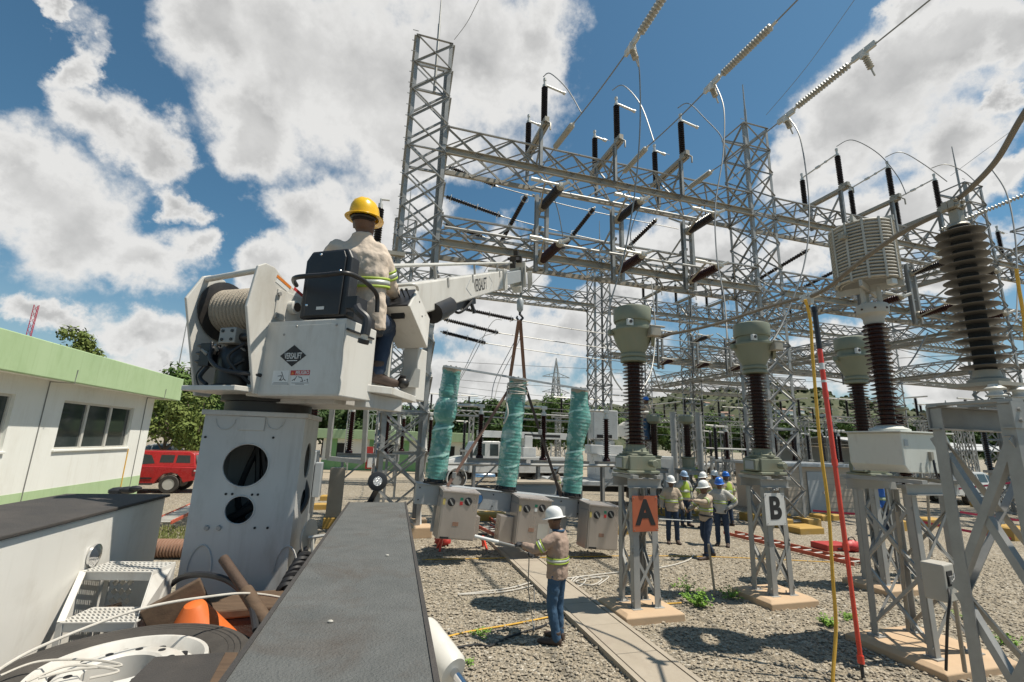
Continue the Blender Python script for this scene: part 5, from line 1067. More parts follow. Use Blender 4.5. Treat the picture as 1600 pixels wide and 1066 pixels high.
# truck-local: x = s, y = t
TKM = Matrix.Rotation(PHI, 4, 'Z'); TKI = TKM.inverted()
def tl(p): return TKI @ V3(p)
def tpart(name, mb, mt, parent=None, smooth=40, bevel=0.0): return obj(name, mb, mt, parent or tk, smooth, bevel)
def tw(mb):                                # world points -> truck local
    mb.v = [tl(v) for v in mb.v]; return mb
ZT = 2.15
mb = MB(); mb.bb(-0.28, 0.12, -1.5, 3.66, 0.95, ZT-0.012); rb = tpart('side_compartment', mb, 'white', None, 0, 0.012)
mb = MB(); mb.bb(-0.285, 0.125, -1.5, 3.665, ZT-0.011, ZT); tpart('anti_slip_top', mb, 'deck_grey', rb, 0, 0.004)
for x in (-0.278, 0.118):
    mb = MB(); mb.bb(x-0.006, x+0.006, -1.5, 3.664, ZT+0.0005, ZT+0.0035); tpart('edge_strip', mb, 'deck_black', rb, 0)
mb = MB(); mb.bb(-2.24, -1.62, -1.5, 4.12, 0.95, ZT-0.022); lb = tpart('side_compartment', mb, 'white_sunlit', None, 0, 0.012)
mb = MB(); mb.bb(-2.26, -1.60, -1.5, 4.14, ZT-0.021, ZT); tpart('anti_slip_top', mb, 'deck_black', lb, 0, 0.006)
mb = MB(); c = tl(PSp(146, 868, -1.615)); mb.lathe([(0.062, 0), (0.062, 0.012), (0.05, 0.016), (0.02, 0.03)], 20, c, (1, 0, 0)); tpart('handle_dish', mb, 'chrome', lb)
mb = MB(); [mb.ball(tl(P(x, y, 4.35)), r, 8, 5, (1.6, 1, 0.7)) for x, y, r in ((186, 768, 0.06), (200, 766, 0.05), (212, 763, 0.035))]; tpart('rubber_bumper', mb, 'black', lb)
mb = MB(); mb.bb(-1.60, -0.285, -1.5, 4.35, 1.22, 1.30); tpart('bed_floor', mb, 'deck_black')
mb = MB(); mb.bb(-2.2, 0.1, 4.0, 4.12, 0.85, 1.22) ; tpart('rear_sill', mb, 'white_worn')
mb = MB(); mb.bb(-1.4, -1.25, -1.5, 4.3, 0.75, 1.2); mb.bb(-0.75, -0.6, -1.5, 4.3, 0.75, 1.2); mb.bb(-1.3, -0.7, 0.4, 0.7, 0.8, 1.1); tpart('chassis', mb, 'black_paint', None, 0)
for s in (-2.08, -0.12):
    mb = MB(); mb.lathe([(0.28, -0.14), (0.46, -0.15), (0.51, -0.10), (0.51, 0.10), (0.46, 0.15), (0.28, 0.14)], 32, (s, 1.6, 0.51), (1, 0, 0)); wv = tpart('wheel', mb, 'rubber'); mb = MB(); mb.lathe([(0.28, -0.13), (0.24, -0.05), (0.1, -0.03), (0.1, 0.03), (0.24, 0.05), (0.28, 0.13)], 24, (s, 1.6, 0.51), (1, 0, 0)); tpart('rim', mb, 'white', wv)
# the mast pedestal: a steel box with round openings
ps0, ps1, pt0, pt1, pz0, pz1 = -1.27, -0.63, 3.60, 4.22, 1.30, 2.73
fh = []
for (x, y, rx, ry) in ((384, 727, 31.5, 36), (374, 797, 22, 21.5)):
    c = tl(PTp(x, y, pt0)); e = tl(PTp(x+rx, y, pt0)); g = tl(PTp(x, y+ry, pt0)); fh.append((c.x, c.z, ((e-c).length+(g-c).length)/2))
mb = MB(); mb.plate([(ps0, pz0), (ps1, pz0), (ps1, pz1), (ps0, pz1)], fh, (0, pt0, 0), (1, 0, 0), (0, 0, 1), (0, 1, 0), 0.012); pd = tpart('mast_pedestal', mb, 'white_worn', None, 30)
mb = MB(); mb.plate([(pt0+0.0125, pz0), (pt1, pz0), (pt1, pz1), (pt0+0.0125, pz1)], [(3.90, tl(PSp(470, 722, ps1)).z, 0.13), (3.90, tl(PSp(463, 790, ps1)).z, 0.085)], (ps1, 0, 0), (0, 1, 0), (0, 0, 1), (-1, 0, 0), 0.012); tpart('side_plate', mb, 'white_worn', pd, 30)
mb = MB(); mb.bb(ps0, ps0+0.012, pt0+0.0125, pt1, pz0, pz1); mb.bb(ps0+0.0125, ps1-0.0125, pt1-0.012, pt1, pz0, pz1); tpart('rear_plates', mb, 'white_worn', pd, 0)
mb = MB(); mb.bb(ps0-0.02, ps1+0.02, pt0-0.02, pt1+0.02, pz1+0.0005, pz1+0.035); tpart('top_plate', mb, 'white_worn', pd, 0, 0.006)
for (cx, cz, cr) in fh: mb = MB(); mb.tube([(cx+(cr+0.004)*math.cos(q), pt0-0.001, cz+(cr+0.004)*math.sin(q)) for q in [2*PI*i/32 for i in range(33)]], 0.005, 6, cap=False); tpart('hole_rim', mb, 'white_worn', pd)
mb = MB()
for (x, y) in ((353, 772), (363, 772), (394, 773), (403, 773), (398, 825), (418, 825), (321, 683), (427, 684)): mb.lathe([(0.0085, 0), (0.0085, 0.004)], 8, tl(PTp(x, y, pt0)), (0, -1, 0))
tpart('bolt_holes', mb, 'ink', pd)
mb = MB()
for (x, y) in ((323, 825), (342, 825)): mb.lathe([(0.018, 0), (0.014, 0.014)], 8, tl(PTp(x, y, pt0)), (0, -1, 0))
tpart('bolts', mb, 'galv', pd)
mb = MB(); c = tl(PTp(394, 662, pt0)); mb.box(c-V3((0, 0.006, 0)), (0.165, 0.01, 0.095)); tpart('cover_plate', mb, 'white_worn', pd, 0, 0.004)
for x in (310, 445):
    mb = MB(); a = tl(PTp(x, 893, pt0)); mb.tube([a+V3((0.07*math.cos(q), -0.004, 0.16*max(0, math.sin(q)))) for q in [PI*i/10 for i in range(11)]], 0.006, 5); tpart('weld_bead', mb, 'white_worn', pd)
for x in (352, 430):
    mb = MB(); a = tl(PTp(x, 662, pt0)); mb.tube([a+V3((0.06*math.cos(q), -0.003, -0.07*math.sin(q)+0.03)) for q in [PI*i/8 for i in range(9)]], 0.004, 5); tpart('weld_bead', mb, 'white_worn', pd)
mb = MB(); hr2 = random.Random(2)
for k in range(7):
    x = -1.15+0.07*k; mb.tube(spline([(x, 3.95, 1.4), (x+hr2.uniform(-.08, .08), 3.85, 1.9), (x+hr2.uniform(-.2, .2), 3.95, 2.2), (-0.95+hr2.uniform(-.1, .1), 3.95, 2.72)]), 0.022, 6)
mb.tube([(-1.2, 3.8, 1.95), (-0.7, 3.85, 2.25)], 0.03, 8); tpart('hoses', mb, 'hydr', pd)
mb = MB(); mb.lathe([(0.30, 0), (0.30, 0.07), (0.33, 0.075), (0.33, 0.115)], 32, (-0.95, 3.91, pz1+0.036)); tpart('slewing_ring', mb, 'black_paint', pd)

# turret frame: x = r (right of the boom), y = f (along the boom)
TA = math.radians(16.3); MC = TW(-0.95, 3.92)
TUR = Matrix.Translation(MC) @ Matrix.Rotation(-TA, 4, 'Z'); TUR_L = TKI @ TUR
def tu(mb): mb.v = [TUR_L @ v for v in mb.v]; return mb
TUI = TUR.inverted()
def PF(px, py, f): 
    n = TUR.to_3x3() @ V3((0, 1, 0)); d = ray(px, py); k = (f-(CAMP-MC).dot(n))/d.dot(n); return TUI @ (CAMP+d*k)
def PR(px, py, r):
    n = TUR.to_3x3() @ V3((1, 0, 0)); d = ray(px, py); k = (r-(CAMP-MC).dot(n))/d.dot(n); return TUI @ (CAMP+d*k)
TP = lambda px, py, c: TUI @ P(px, py, c)
mb = MB(); mb.prism([(-0.20, -0.58), (0.25, -0.58), (0.30, -0.25), (0.70, -0.12), (0.70, 0.5), (-0.20, 0.5)], (0, 0, 2.88), (1, 0, 0), (0, 1, 0), (0, 0, 1), 0.035); tp = tpart('turret_plate', tu(mb), 'white', None, 0, 0.005)
mb = MB(); mb.bb(-0.05, 0.72, -0.2, 0.40, 2.83, 2.879); tpart('turret_beam', tu(mb), 'white_worn', tp, 0, 0.008)
FB = -0.42
bx0, bx1 = PF(392, 560, FB).x, PF(535, 560, FB).x
zb0, zb1 = PF(460, 619, FB).z, PF(460, 501, FB).z
mb = MB(); mb.bb(bx0, bx1, FB, FB+0.36, zb0, zb1); cb = tpart('control_cabinet', tu(mb), 'white', None, 0, 0.008)
mb = MB(); mb.bb(bx0+0.004, bx1-0.004, FB-0.004, FB-0.0005, zb0+0.012, zb1-0.035); tpart('cabinet_door', tu(mb), 'white', cb, 0, 0.002)
mb = MB(); [mb.lathe([(0.009, 0), (0.006, 0.006)], 8, PF(x, y, FB-0.004), (0, -1, 0)) for x, y in ((405, 512), (464, 510), (526, 508), (444, 523))]; tpart('screws', tu(mb), 'galv', cb)
mb = MB(); mb.bar(PR(541, 514, bx1+0.004)+V3((0.006, 0, 0)), PR(583, 530, bx1+0.004)+V3((0.006, 0, 0)), 0.01, 0.012); tpart('hinge_strip', tu(mb), 'ink', cb, 0)
def tur_text(name, s, size, mt_, px, py, f, bold=0.0, sx=1.0, tilt=0.0):
    q = PF(px, py, f); e = (V3((math.cos(tilt), 0, math.sin(tilt)))); up = V3((-math.sin(tilt), 0, math.cos(tilt)))
    return text(name, s, size, mt_, cb, TUR_L @ frame(q, e, up), bold, 0.0008, sx)
d0 = PF(458, 556, FB-0.0045); mb = MB(); mb.prism([(-0.105, 0), (0, -0.073), (0.105, 0), (0, 0.073)], d0, (1, 0, 0), (0, 0, 1), (0, -1, 0), 0.0015); tpart('badge', tu(mb), 'ink', cb, 0)
tur_text('badge_lettering', 'VERSALIFT', 0.058, 'decal_white', 458, 556.5, FB-0.0068, 0.0004, 0.52)
tur_text('badge_small_lettering', 'a TIME manufacturing company', 0.0125, 'decal_white', 458, 563.5, FB-0.0068, 0.0, 0.7) if False else None
mb = MB(); q = PF(456, 563.6, FB-0.0064); mb.box(q, (0.085, 0.0008, 0.006)); tpart('badge_line', tu(mb), 'decal_white', cb, 0)
for x0, x1, y0, y1, nm in ((424, 452, 579, 602, 'left'), (453.5, 483.5, 588, 602.5, 'right')):
    a, b = PF(x0, y1, FB-0.0045), PF(x1, y0, FB-0.0045); mb = MB(); mb.box((a+b)/2, (abs(b.x-a.x), 0.001, abs(b.z-a.z))); tpart('warning_decal', tu(mb), 'decal_white', cb, 0)
a, b = PF(453.5, 586.5, FB-0.0045), PF(484.5, 578.5, FB-0.0045); mb = MB(); mb.box((a+b)/2, (abs(b.x-a.x), 0.001, abs(b.z-a.z))); tpart('warning_header', tu(mb), 'decal_red', cb, 0)
tur_text('warning_word', 'PELIGRO', 0.033, 'decal_white', 472.5, 582.6, FB-0.0056, 0.0006, 0.82)
mb = MB(); q = PF(457.5, 583, FB-0.0056); mb.prism([(-0.011, -0.009), (0.011, -0.009), (0, 0.011)], q, (1, 0, 0), (0, 0, 1), (0, -1, 0), 0.001); tpart('warning_triangle', tu(mb), 'decal_orange', cb, 0)
mb = MB()
def stroke(pts, w=0.004):
    for i in range(len(pts)-1): mb.bar(PF(*pts[i], FB-0.0056), PF(*pts[i+1], FB-0.0056), w, 0.0008, up=(0, -1, 0))
for pts in ([(434, 588), (440, 587), (438, 595)], [(440, 581), (443, 592), (439, 595)], [(443, 592), (446, 595)], [(436, 595), (438, 592)], [(456, 595), (461, 592), (464, 588)], [(461, 592), (460, 595)], [(466, 589), (471, 590), (473, 596), (469, 596)], [(475, 595), (477, 594)], [(480, 592), (480, 597)], [(479, 593), (481, 593)]): stroke(pts)
for y, x0, x1 in ((598.3, 427, 449), (600.3, 425, 451), (598.6, 455, 482), (600.5, 461, 475)): stroke([(x0, y), (x1, y)], 0.0025)
tpart('warning_drawing', tu(mb), 'ink', cb, 0)
# winch
R0, R1 = PF(330, 470, -0.30).x, PF(396, 470, -0.30).x
mid_f = -0.22; zc = PF(350, 476, mid_f).z
mb = MB(); rad = 0.172; L_ = 0.585; xs = -0.36
prof = []
nt = 17
for k in range(nt):
    z = L_*k/nt; w = L_/nt; prof += [(rad-0.010, z), (rad, z+w*0.25), (rad+0.002, z+w*0.5), (rad, z+w*0.75)]
prof += [(rad-0.01, L_)]
zc = 3.53
mb.lathe(prof, 36, (xs+0.03, mid_f, zc), (1, 0, 0)); wn = tpart('winch_rope_drum', tu(mb), 'rope', None, 60)
mb = MB(); mb.lathe([(0.235, 0), (0.235, 0.012), (0.16, 0.03)], 36, (xs+0.012, mid_f, zc), (1, 0, 0)); tpart('drum_flange', tu(mb), 'black_paint', wn)
for xx, nm in ((xs-0.02, 'l'), (xs+0.03+L_+0.012, 'r')):
    pl = [(-0.40, -0.10), (-0.36, 0.20), (-0.30, 0.24), (-0.22, 0.24), (0.20, 0.02), (0.20, -0.30), (-0.16, -0.66), (-0.24, -0.66)] if nm == 'r' else [(-0.32, 0.02), (-0.22, 0.22), (-0.16, 0.25), (-0.04, 0.25), (0.22, 0.02), (0.22, -0.30), (0.0, -0.66), (-0.12, -0.66)]
    mb = MB(); mb.prism([(mid_f+a, zc+b) for a, b in pl], (xx, 0, 0), (0, 1, 0), (0, 0, 1), (1, 0, 0), 0.022); wp = tpart('winch_side_plate', tu(mb), 'white', None, 0, 0.006)
    if nm == 'r':
        xf = xx+0.0225
        mb = MB(); mb.lathe([(0.05, 0), (0.05, 0.05), (0.042, 0.055)], 20, (xf, mid_f-0.02, zc-0.0), (1, 0, 0)); tpart('bearing_cap', tu(mb), 'white', wp); mb = MB(); mb.lathe([(0.034, 0), (0.034, 0.004)], 16, (xf+0.056, mid_f-0.02, zc), (1, 0, 0)); tpart('bearing_end', tu(mb), 'rust', wp)
        mb = MB(); mb.box((xf+0.004, mid_f-0.02, zc-0.01), (0.008, 0.30, 0.22)); tpart('bearing_plate', tu(mb), 'white', wp, 0, 0.004)
        for dy, dz in ((-0.14, 0.07), (0.10, 0.07), (-0.14, -0.09), (0.10, -0.09)): mb = MB(); mb.lathe([(0.016, 0), (0.016, 0.016)], 6, (xf+0.008, mid_f-0.02+dy, zc-0.01+dz), (1, 0, 0)); tpart('bolt', tu(mb), 'galv', wp)
        for dy, dz, w, h, m_ in ((-0.12, 0.165, 0.15, 0.022, 'decal_orange'), (-0.13, 0.135, 0.13, 0.03, 'decal_white'), (0.04, 0.135, 0.12, 0.026, 'decal_red'), (0.04, 0.10, 0.12, 0.04, 'decal_white'), (0.10, -0.15, 0.10, 0.022, 'decal_orange'), (-0.02, -0.185, 0.10, 0.022, 'decal_orange'), (0.12, -0.18, 0.07, 0.035, 'decal_white')):
            mb = MB(); mb.box((xf+0.001, mid_f+dy, zc+dz), (0.002, w, h), (V3((1, 0, 0)), V3((0, 0.96, -0.28)).normalized(), V3((0, 0.28, 0.96)).normalized())); tpart('decal', tu(mb), m_, wp, 0)
    else:
        mb = MB(); mb.lathe([(0.10, 0), (0.12, 0.04), (0.12, 0.12), (0.08, 0.14)], 18, (xx-0.001, mid_f, zc-0.02), (-1, 0, 0)); mb.box((xx-0.08, mid_f-0.02, zc-0.13), (0.13, 0.12, 0.14)); mb.cyl((xx-0.15, mid_f, zc+0.03), (xx-0.15, mid_f-0.08, zc+0.1), 0.025, 8); tpart('winch_motor', tu(mb), 'black_paint', wp)
mb = MB(); mb.tube([(xs-0.01, mid_f-0.19, zc+0.205), (xs+0.62, mid_f-0.26, zc+0.215)], 0.022, 10); tpart('guard_bar', tu(mb), 'white')
mb = MB(); mb.bb(-0.10, 0.16, -0.12, 0.32, 2.92, 3.36); mb.prism([(-0.1, 2.92), (0.24, 2.92), (0.16, 3.4), (0.06, 3.4)], (0, -0.06, 0), (1, 0, 0), (0, 0, 1), (0, 1, 0), 0.3); tpart('turret_web', tu(mb), 'white', None, 0, 0.008)
# slew motor and valves under the drum
mb = MB(); c = (0.02, -0.36, 2.916); mb.lathe([(0.155, 0), (0.155, 0.01), (0.135, 0.02), (0.135, 0.20), (0.125, 0.27), (0.10, 0.30), (0.06, 0.31)], 28, c); mt_ = tpart('slew_motor', tu(mb), 'black_paint')
mb = MB(); mb.bb(-0.02, 0.12, -0.52, -0.40, 3.21, 3.32); tpart('valve_block', tu(mb), 'galv', mt_, 0, 0.006)
mb = MB(); [mb.lathe([(0.012, 0), (0.012, 0.006)], 6, (x, -0.5205, z), (0, -1, 0)) for x in (0.01, 0.09) for z in (3.235, 3.295)]; mb.lathe([(0.03, 0), (0.03, 0.06), (0.02, 0.1)], 10, (0.12, -0.46, 3.26), (1, 0, 0)); tpart('valve_fittings', tu(mb), 'black_paint', mt_)
mb = MB(); mb.bb(-0.19, -0.10, -0.50, -0.42, 3.06, 3.22); [mb.lathe([(0.016, 0), (0.018, 0.05), (0.006, 0.09)], 8, (-0.18, -0.46, z), (-1, 0, 0.1)) for z in (3.09, 3.15, 3.205)]; mb.tube(spline([(-0.17, -0.46, 3.08), (-0.22, -0.47, 3.0), (-0.17, -0.48, 2.92)]), 0.006, 5); tpart('valve_spools', tu(mb), 'black_paint', mt_, 30)
mb = MB(); mb.tube(spline([(-0.10, -0.48, 3.19), (-0.04, -0.54, 3.10), (0.10, -0.56, 3.02), (0.26, -0.50, 3.0), (0.30, -0.3, 3.0)]), 0.014, 8); mb.tube(spline([(-0.13, -0.47, 3.06), (-0.15, -0.5, 2.98), (-0.08, -0.5, 2.93)]), 0.014, 8); tpart('hydraulic_hose', tu(mb), 'hydr', mt_)
mb = MB(); mb.tube(spline([(0.16, -0.44, 3.27), (0.22, -0.40, 3.22), (0.20, -0.34, 3.05)]), 0.016, 8); mb.tube(spline([(0.18, -0.3, 3.5), (0.22, -0.36, 3.3), (0.20, -0.34, 2.95)]), 0.018, 8); tpart('hydraulic_hose', tu(mb), 'hydr', mt_)
hz3 = random.Random(19)
for k in range(9):
    p0 = V3((hz3.uniform(-0.15, 0.2), hz3.uniform(-0.5, -0.3), hz3.uniform(3.1, 3.35))); p1 = V3((hz3.uniform(0.05, 0.24), hz3.uniform(-0.45, -0.2), hz3.uniform(2.93, 3.05))); pm = p0.lerp(p1, 0.5)+V3((hz3.uniform(-0.1, 0.1), -0.07, hz3.uniform(-0.05, 0.08)))
    mb = MB(); mb.tube(spline([p0, pm, p1], 7), hz3.choice((0.008, 0.011, 0.014)), 7); tpart('hydraulic_hose', tu(mb), 'hydr', mt_)
for k in range(5):
    mb = MB(); mb.lathe([(0.013, 0), (0.013, 0.02), (0.009, 0.025), (0.009, 0.05)], 6, (-0.12+0.06*k, -0.5+0.02*k, 3.14+0.03*(k % 3)), (hz3.uniform(-1, 0.4), -0.6, 0.5)); tpart('hose_fitting', tu(mb), 'galv', mt_)
# seat, rails
SB = -0.36
s0, s1 = PF(474, 440, SB), PF(546, 440, SB); zt, zl = PF(508, 391, SB).z, PF(508, 496, SB).z
mb = MB(); w = s1.x-s0.x; h = zt-zl; mb.prism([(0, 0), (w, 0), (w*1.0, h*0.86), (w*0.90, h), (w*0.12, h), (0.0, h*0.86)], (s0.x, SB, zl), (1, 0, 0), (0, 0, 1), (0, 1, 0), 0.10); se = tpart('seat_back', tu(mb), 'black', None, 0, 0.015)
mb = MB(); mb.prism([(0.05, 0), (w-0.05, 0), (w-0.04, h*0.84), (w*0.84, h-0.03), (w*0.18, h-0.03), (0.04, h*0.84)], (s0.x, SB-0.0145, zl+0.01), (1, 0, 0), (0, 0, 1), (0, 1, 0), 0.014); tpart('seat_back_panel', tu(mb), 'black', se, 0, 0.006)
mb = MB(); mb.box(V3(PF(500, 481.5, SB-0.0165)), (0.062, 0.002, 0.022)); tpart('seat_tag', tu(mb), 'decal_white', se, 0)
mb = MB(); [mb.lathe([(0.010, 0), (0.006, 0.007)], 8, PF(x, y, SB-0.015), (0, -1, 0)) for x, y in ((502, 398), (532, 423), (479, 477))]; tpart('seat_bolts', tu(mb), 'chrome', se)
mb = MB(); mb.bb(s0.x+0.02, s1.x-0.02, SB+0.05, SB+0.52, zl-0.03, zl+0.09); tpart('seat_cushion', tu(mb), 'black', None, 0, 0.02)
mb = MB(); mb.tube(spline([TP(463, 446, 3.25), TP(459, 438, 3.1), TP(466, 433, 2.98), TP(505, 430, 2.93), TP(540, 427, 2.93), TP(562, 435, 3.05), TP(578, 447, 3.2), TP(589, 462, 3.3), TP(589, 488, 3.3)], 8), 0.016, 10); tpart('seat_rail', tu(mb), 'black_paint')
mb = MB(); mb.tube(spline([TP(556, 472, 3.1), TP(560, 486, 3.0), TP(573, 500, 2.98), TP(570, 524, 2.95)], 6), [0.03]*19, 10); a = TP(557, 476, 3.08); mb.box(a, (0.085, 0.12, 0.08)); ar2 = tpart('arm_rest', tu(mb), 'black', None, 30)
mb = MB(); mb.cyl(TP(570, 522, 2.95), TP(568.5, 533, 2.95), 0.022, 10); tpart('arm_collar', tu(mb), 'alu', ar2); mb = MB(); mb.cyl(TP(569, 530, 2.95), TP(567, 537, 2.95), 0.036, 10); tpart('arm_knob', tu(mb), 'black', ar2)
# foot platform
q = [TP(574, 604, 3.22), TP(613, 604, 3.36), TP(652, 613, 4.05), TP(590, 605, 4.05)]; zf = 2.975
mb = MB(); mb.prism([(p.x, p.y) for p in q], (0, 0, zf-0.055), (1, 0, 0), (0, 1, 0), (0, 0, 1), 0.055); fp = tpart('foot_platform', tu(mb), 'white', None, 0, 0.006)
mb = MB(); a = (q[0]+q[3])/2; mb.bb(q[0].x-0.10, q[1].x-0.1, -0.1, 0.4, zf-0.16, zf-0.056); tpart('platform_bracket', tu(mb), 'white_worn', fp, 0, 0.006)
mb = MB(); pp = [TP(637, 604, 3.95), TP(654, 606, 4.0), TP(657, 578, 4.0), TP(650, 575, 3.98)]; mb.add(pp+[p+V3((-0.02, 0, 0)) for p in pp], [(0, 1, 2, 3), (7, 6, 5, 4), (0, 4, 5, 1), (1, 5, 6, 2), (2, 6, 7, 3), (3, 7, 4, 0)]); tpart('toe_guard', tu(mb), 'white', fp, 0)
mb = MB(); mb.ball(TP(630, 599, 3.9), 0.05, 12, 8); mb.tube([TP(622, 596, 3.9), TP(627, 588, 3.9), TP(634, 590, 3.9)], 0.015, 6); tpart('foot_pedal', tu(mb), 'black_paint', fp)
# console
cs = [TP(652, 454, 4.05), TP(640, 478, 3.72), TP(668, 544, 4.05), TP(672, 499, 4.4)]; lw = V3((-0.30, 0, 0.0))
mb = MB(); mb.add(cs+[p+lw for p in cs], [(0, 1, 2, 3), (7, 6, 5, 4), (0, 4, 5, 1), (1, 5, 6, 2), (2, 6, 7, 3), (3, 7, 4, 0)]); co = tpart('control_console', tu(mb), 'white', None, 0, 0.008)
mb = MB(); e = [cs[0]+V3((-0.015, 0, 0)), cs[1]+V3((-0.015, 0, 0)), cs[1]+lw+V3((0.015, 0, 0)), cs[0]+lw+V3((0.015, 0, 0))]; n = (e[1]-e[0]).cross(e[2]-e[0]).normalized(); n = n if n.z > 0 else -n; mb.add([p+n*0.001 for p in e]+[p+n*0.012 for p in e], [(0, 1, 2, 3), (7, 6, 5, 4), (0, 4, 5, 1), (1, 5, 6, 2), (2, 6, 7, 3), (3, 7, 4, 0)]); tpart('control_panel', tu(mb), 'black', co, 0)
for k in range(6):
    mb = MB(); p = cs[0].lerp(cs[1], 0.5)+lw*(0.12+0.15*k)+n*0.012; mb.tube([p, p+n*0.05+V3((0, -0.02, 0))], 0.006, 6); mb.ball(p+n*0.058+V3((0, -0.022, 0)), 0.013, 8, 6); tpart('lever', tu(mb), 'black', co)
mb = MB(); p = cs[1].lerp(cs[2], 0.18)+lw*0.45; mb.box(p+V3((0, -0.006, 0)), (0.12, 0.02, 0.07)); tpart('panel_opening', tu(mb), 'hollow', co, 0)
mb = MB(); ctr = (cs[0]+cs[1]+cs[2]+cs[3])/4; nx = V3((1, 0, 0)); [mb.lathe([(0.009, 0), (0.009, 0.003)], 8, V3((0, 0, 0))+p+V3((0.001, 0, 0)), nx) for p in (cs[0].lerp(cs[2], 0.2), cs[0].lerp(cs[2], 0.45), cs[3].lerp(cs[2], 0.2), cs[3].lerp(cs[1], 0.3))]; tpart('screws', tu(mb), 'ink', co)
mb = MB(); mb.tube(spline([TP(616, 447, 3.8), TP(640, 445, 3.8), TP(650, 446, 3.85), TP(653, 453, 4.0)]), 0.013, 8); tpart('grab_rail', tu(mb), 'white', co)
mb = MB(); a = cs[2]+lw*0.55; mb.box((a.x, a.y+0.10, (a.z+2.95)/2), (0.15, 0.17, a.z-2.93)); tpart('console_column', tu(mb), 'white', co, 0, 0.01)
# boom
bA, bB = P(655, 464, 5.55), P(776, 438, 9.7)
bd = (bB-bA).normalized(); bA2 = bA-bd*1.9
bs = bd.cross(ZZ).normalized(); bn = bs.cross(bd)
Lb = (bB-bA2).length; bh, bw = 0.37, 0.28
mb = MB(); mb.box((bA2+bB)/2, (bw, Lb, bh), (bs, bd, bn)); bo = tpart('boom', tw(mb), 'white', None, 0, 0.02)
mb = MB(); mb.box(bB+bd*0.06, (bw+0.08, 0.14, bh+0.09), (bs, bd, bn)); mb.box(bB+bd*0.26, (bw+0.06, 0.12, bh+0.07), (bs, bd, bn)); tpart('boom_collar', tw(mb), 'white', bo, 0, 0.012)
bE = P(808, 431.5, 11.25)
mb = MB(); mb.box((bB+bE)/2+bd*0.15, (bw-0.05, (bE-bB).length, bh-0.09), (bs, (bE-bB).normalized(), bs.cross((bE-bB).normalized()))); tpart('inner_boom', tw(mb), 'frame_grey', None, 0, 0.01)
mb = MB(); mb.box(bE+bd*0.12+bn*0.02, (0.40, 0.12, 0.62), (bs, bd, bn)); mb.box(bE+bd*0.0-bn*0.32, (0.22, 0.30, 0.16), (bs, bd, bn)); mb.prism([(0, -0.45), (0.12, -0.2), (0.12, 0.1), (0, 0.1)], bE+bs*0.22+bd*0.2, bs, bn, bd, 0.05); th_ = tpart('boom_tip', tw(mb), 'white', None, 0, 0.01)
mb = MB(); mb.lathe([(0.16, -0.05), (0.12, -0.02), (0.12, 0.02), (0.16, 0.05)], 18, bE+bd*0.25-bn*0.05, bs); tpart('sheave', tw(mb), 'black_paint', th_)
mb = MB(); mb.box(bE-bd*0.25+bn*0.42, (0.2, 0.7, 0.07), (bs, bd, bn)); mb.box(bE+bn*0.40, (0.26, 0.2, 0.16), (bs, bd, bn)); mb.box(bE-bd*0.5+bn*0.30, (0.12, 0.12, 0.2), (bs, bd, bn)); mb.box(bE+bn*0.55-bd*0.1+bs*0.02, (0.10, 0.2, 0.12), (bs, bd, bn)); tpart('tip_winch_guide', tw(mb), 'black_paint', th_, 0)
mb = MB(); a = bA2+bd*0.6+bn*(bh/2+0.20); b = bE+bn*(bh/2+0.14); mb.tube([a, b], 0.022, 8); pr_ = tpart('boom_pipe', tw(mb), 'alu', bo)
for k in (0.25, 0.5, 0.72): mb = MB(); p = a.lerp(b, k); mb.bar(p, p-bn*0.2, 0.03, 0.03); tpart('pipe_bracket', tw(mb), 'galv', bo, 0)
for k in (0.42, 0.62, 0.95): mb = MB(); p = bA2+bd*(Lb*k)+bs*(bw/2+0.004)+bn*(bh/2-0.05); mb.box(p, (0.01, 0.06, 0.12), (bs, bd, bn)); tpart('clip', tw(mb), 'galv', bo, 0)
bt = P(735, 448, 7.9); kk = (bt-bA2).dot(bd); bp_ = bA2+bd*kk+bs*(bw/2+0.002)
text('boom_lettering', 'VERSALIFT', 0.30, 'ink', bo, TKI @ frame(bp_, bd, bn), 0.0, 0.001, 0.62)
for sgn in (-1, 1):
    mb = MB(); 
    for p, q in (((sgn*0.62, 0.13), (sgn*0.88, 0)), ((sgn*0.88, 0), (sgn*0.62, -0.13))): mb.bar(bp_+bd*p[0]+bn*p[1], bp_+bd*q[0]+bn*q[1], 0.012, 0.002, up=bs)
    tpart('lettering_arrow', tw(mb), 'frame_grey', bo, 0)
mb = MB(); mb.box(bA2+bd*3.1-bn*(bh/2+0.06), (0.14, 2.2, 0.12), (bs, bd, bn)); mb.cyl(P(676, 490, 5.7), P(700, 478, 6.3), 0.13, 16); tpart('lift_cylinder', tw(mb), 'black_paint', None, 30)
mb = MB(); mb.cyl(P(688, 480, 6.6), P(697, 496, 6.6), 0.085, 14); mb.cyl(P(696, 494, 6.6), P(698, 497, 6.6), 0.06, 12); tpart('auger_bracket', tw(mb), 'fibreglass')
mb = MB(); mb.tube(spline([P(713, 470, 7.0), P(708, 482, 7.0), P(716, 489, 7.0), P(727, 483, 7.1), P(738, 470, 7.4)]), 0.02, 6); mb.tube(spline([P(735, 470, 7.4), P(740, 485, 7.4), P(741, 490, 7.4)]), 0.03, 6); tpart('hose_loop', tw(mb), 'hydr')
mb = MB(); mb.prism([(0, 0), (0.5, 0.13), (0.42, 0.2), (0.0, 0.14)], P(662, 484, 5.45), bd, bn, bs, 0.03); tpart('boom_gusset', tw(mb), 'white', None, 0, 0.005)
mb = MB(); p = bA2+bd*0.5; mb.box(p-bn*0.3, (0.34, 0.5, 0.9), (bs, (bd-ZZ*bd.z).normalized(), ZZ)); tpart('boom_root_bracket', tw(mb), 'white', None, 0, 0.02)
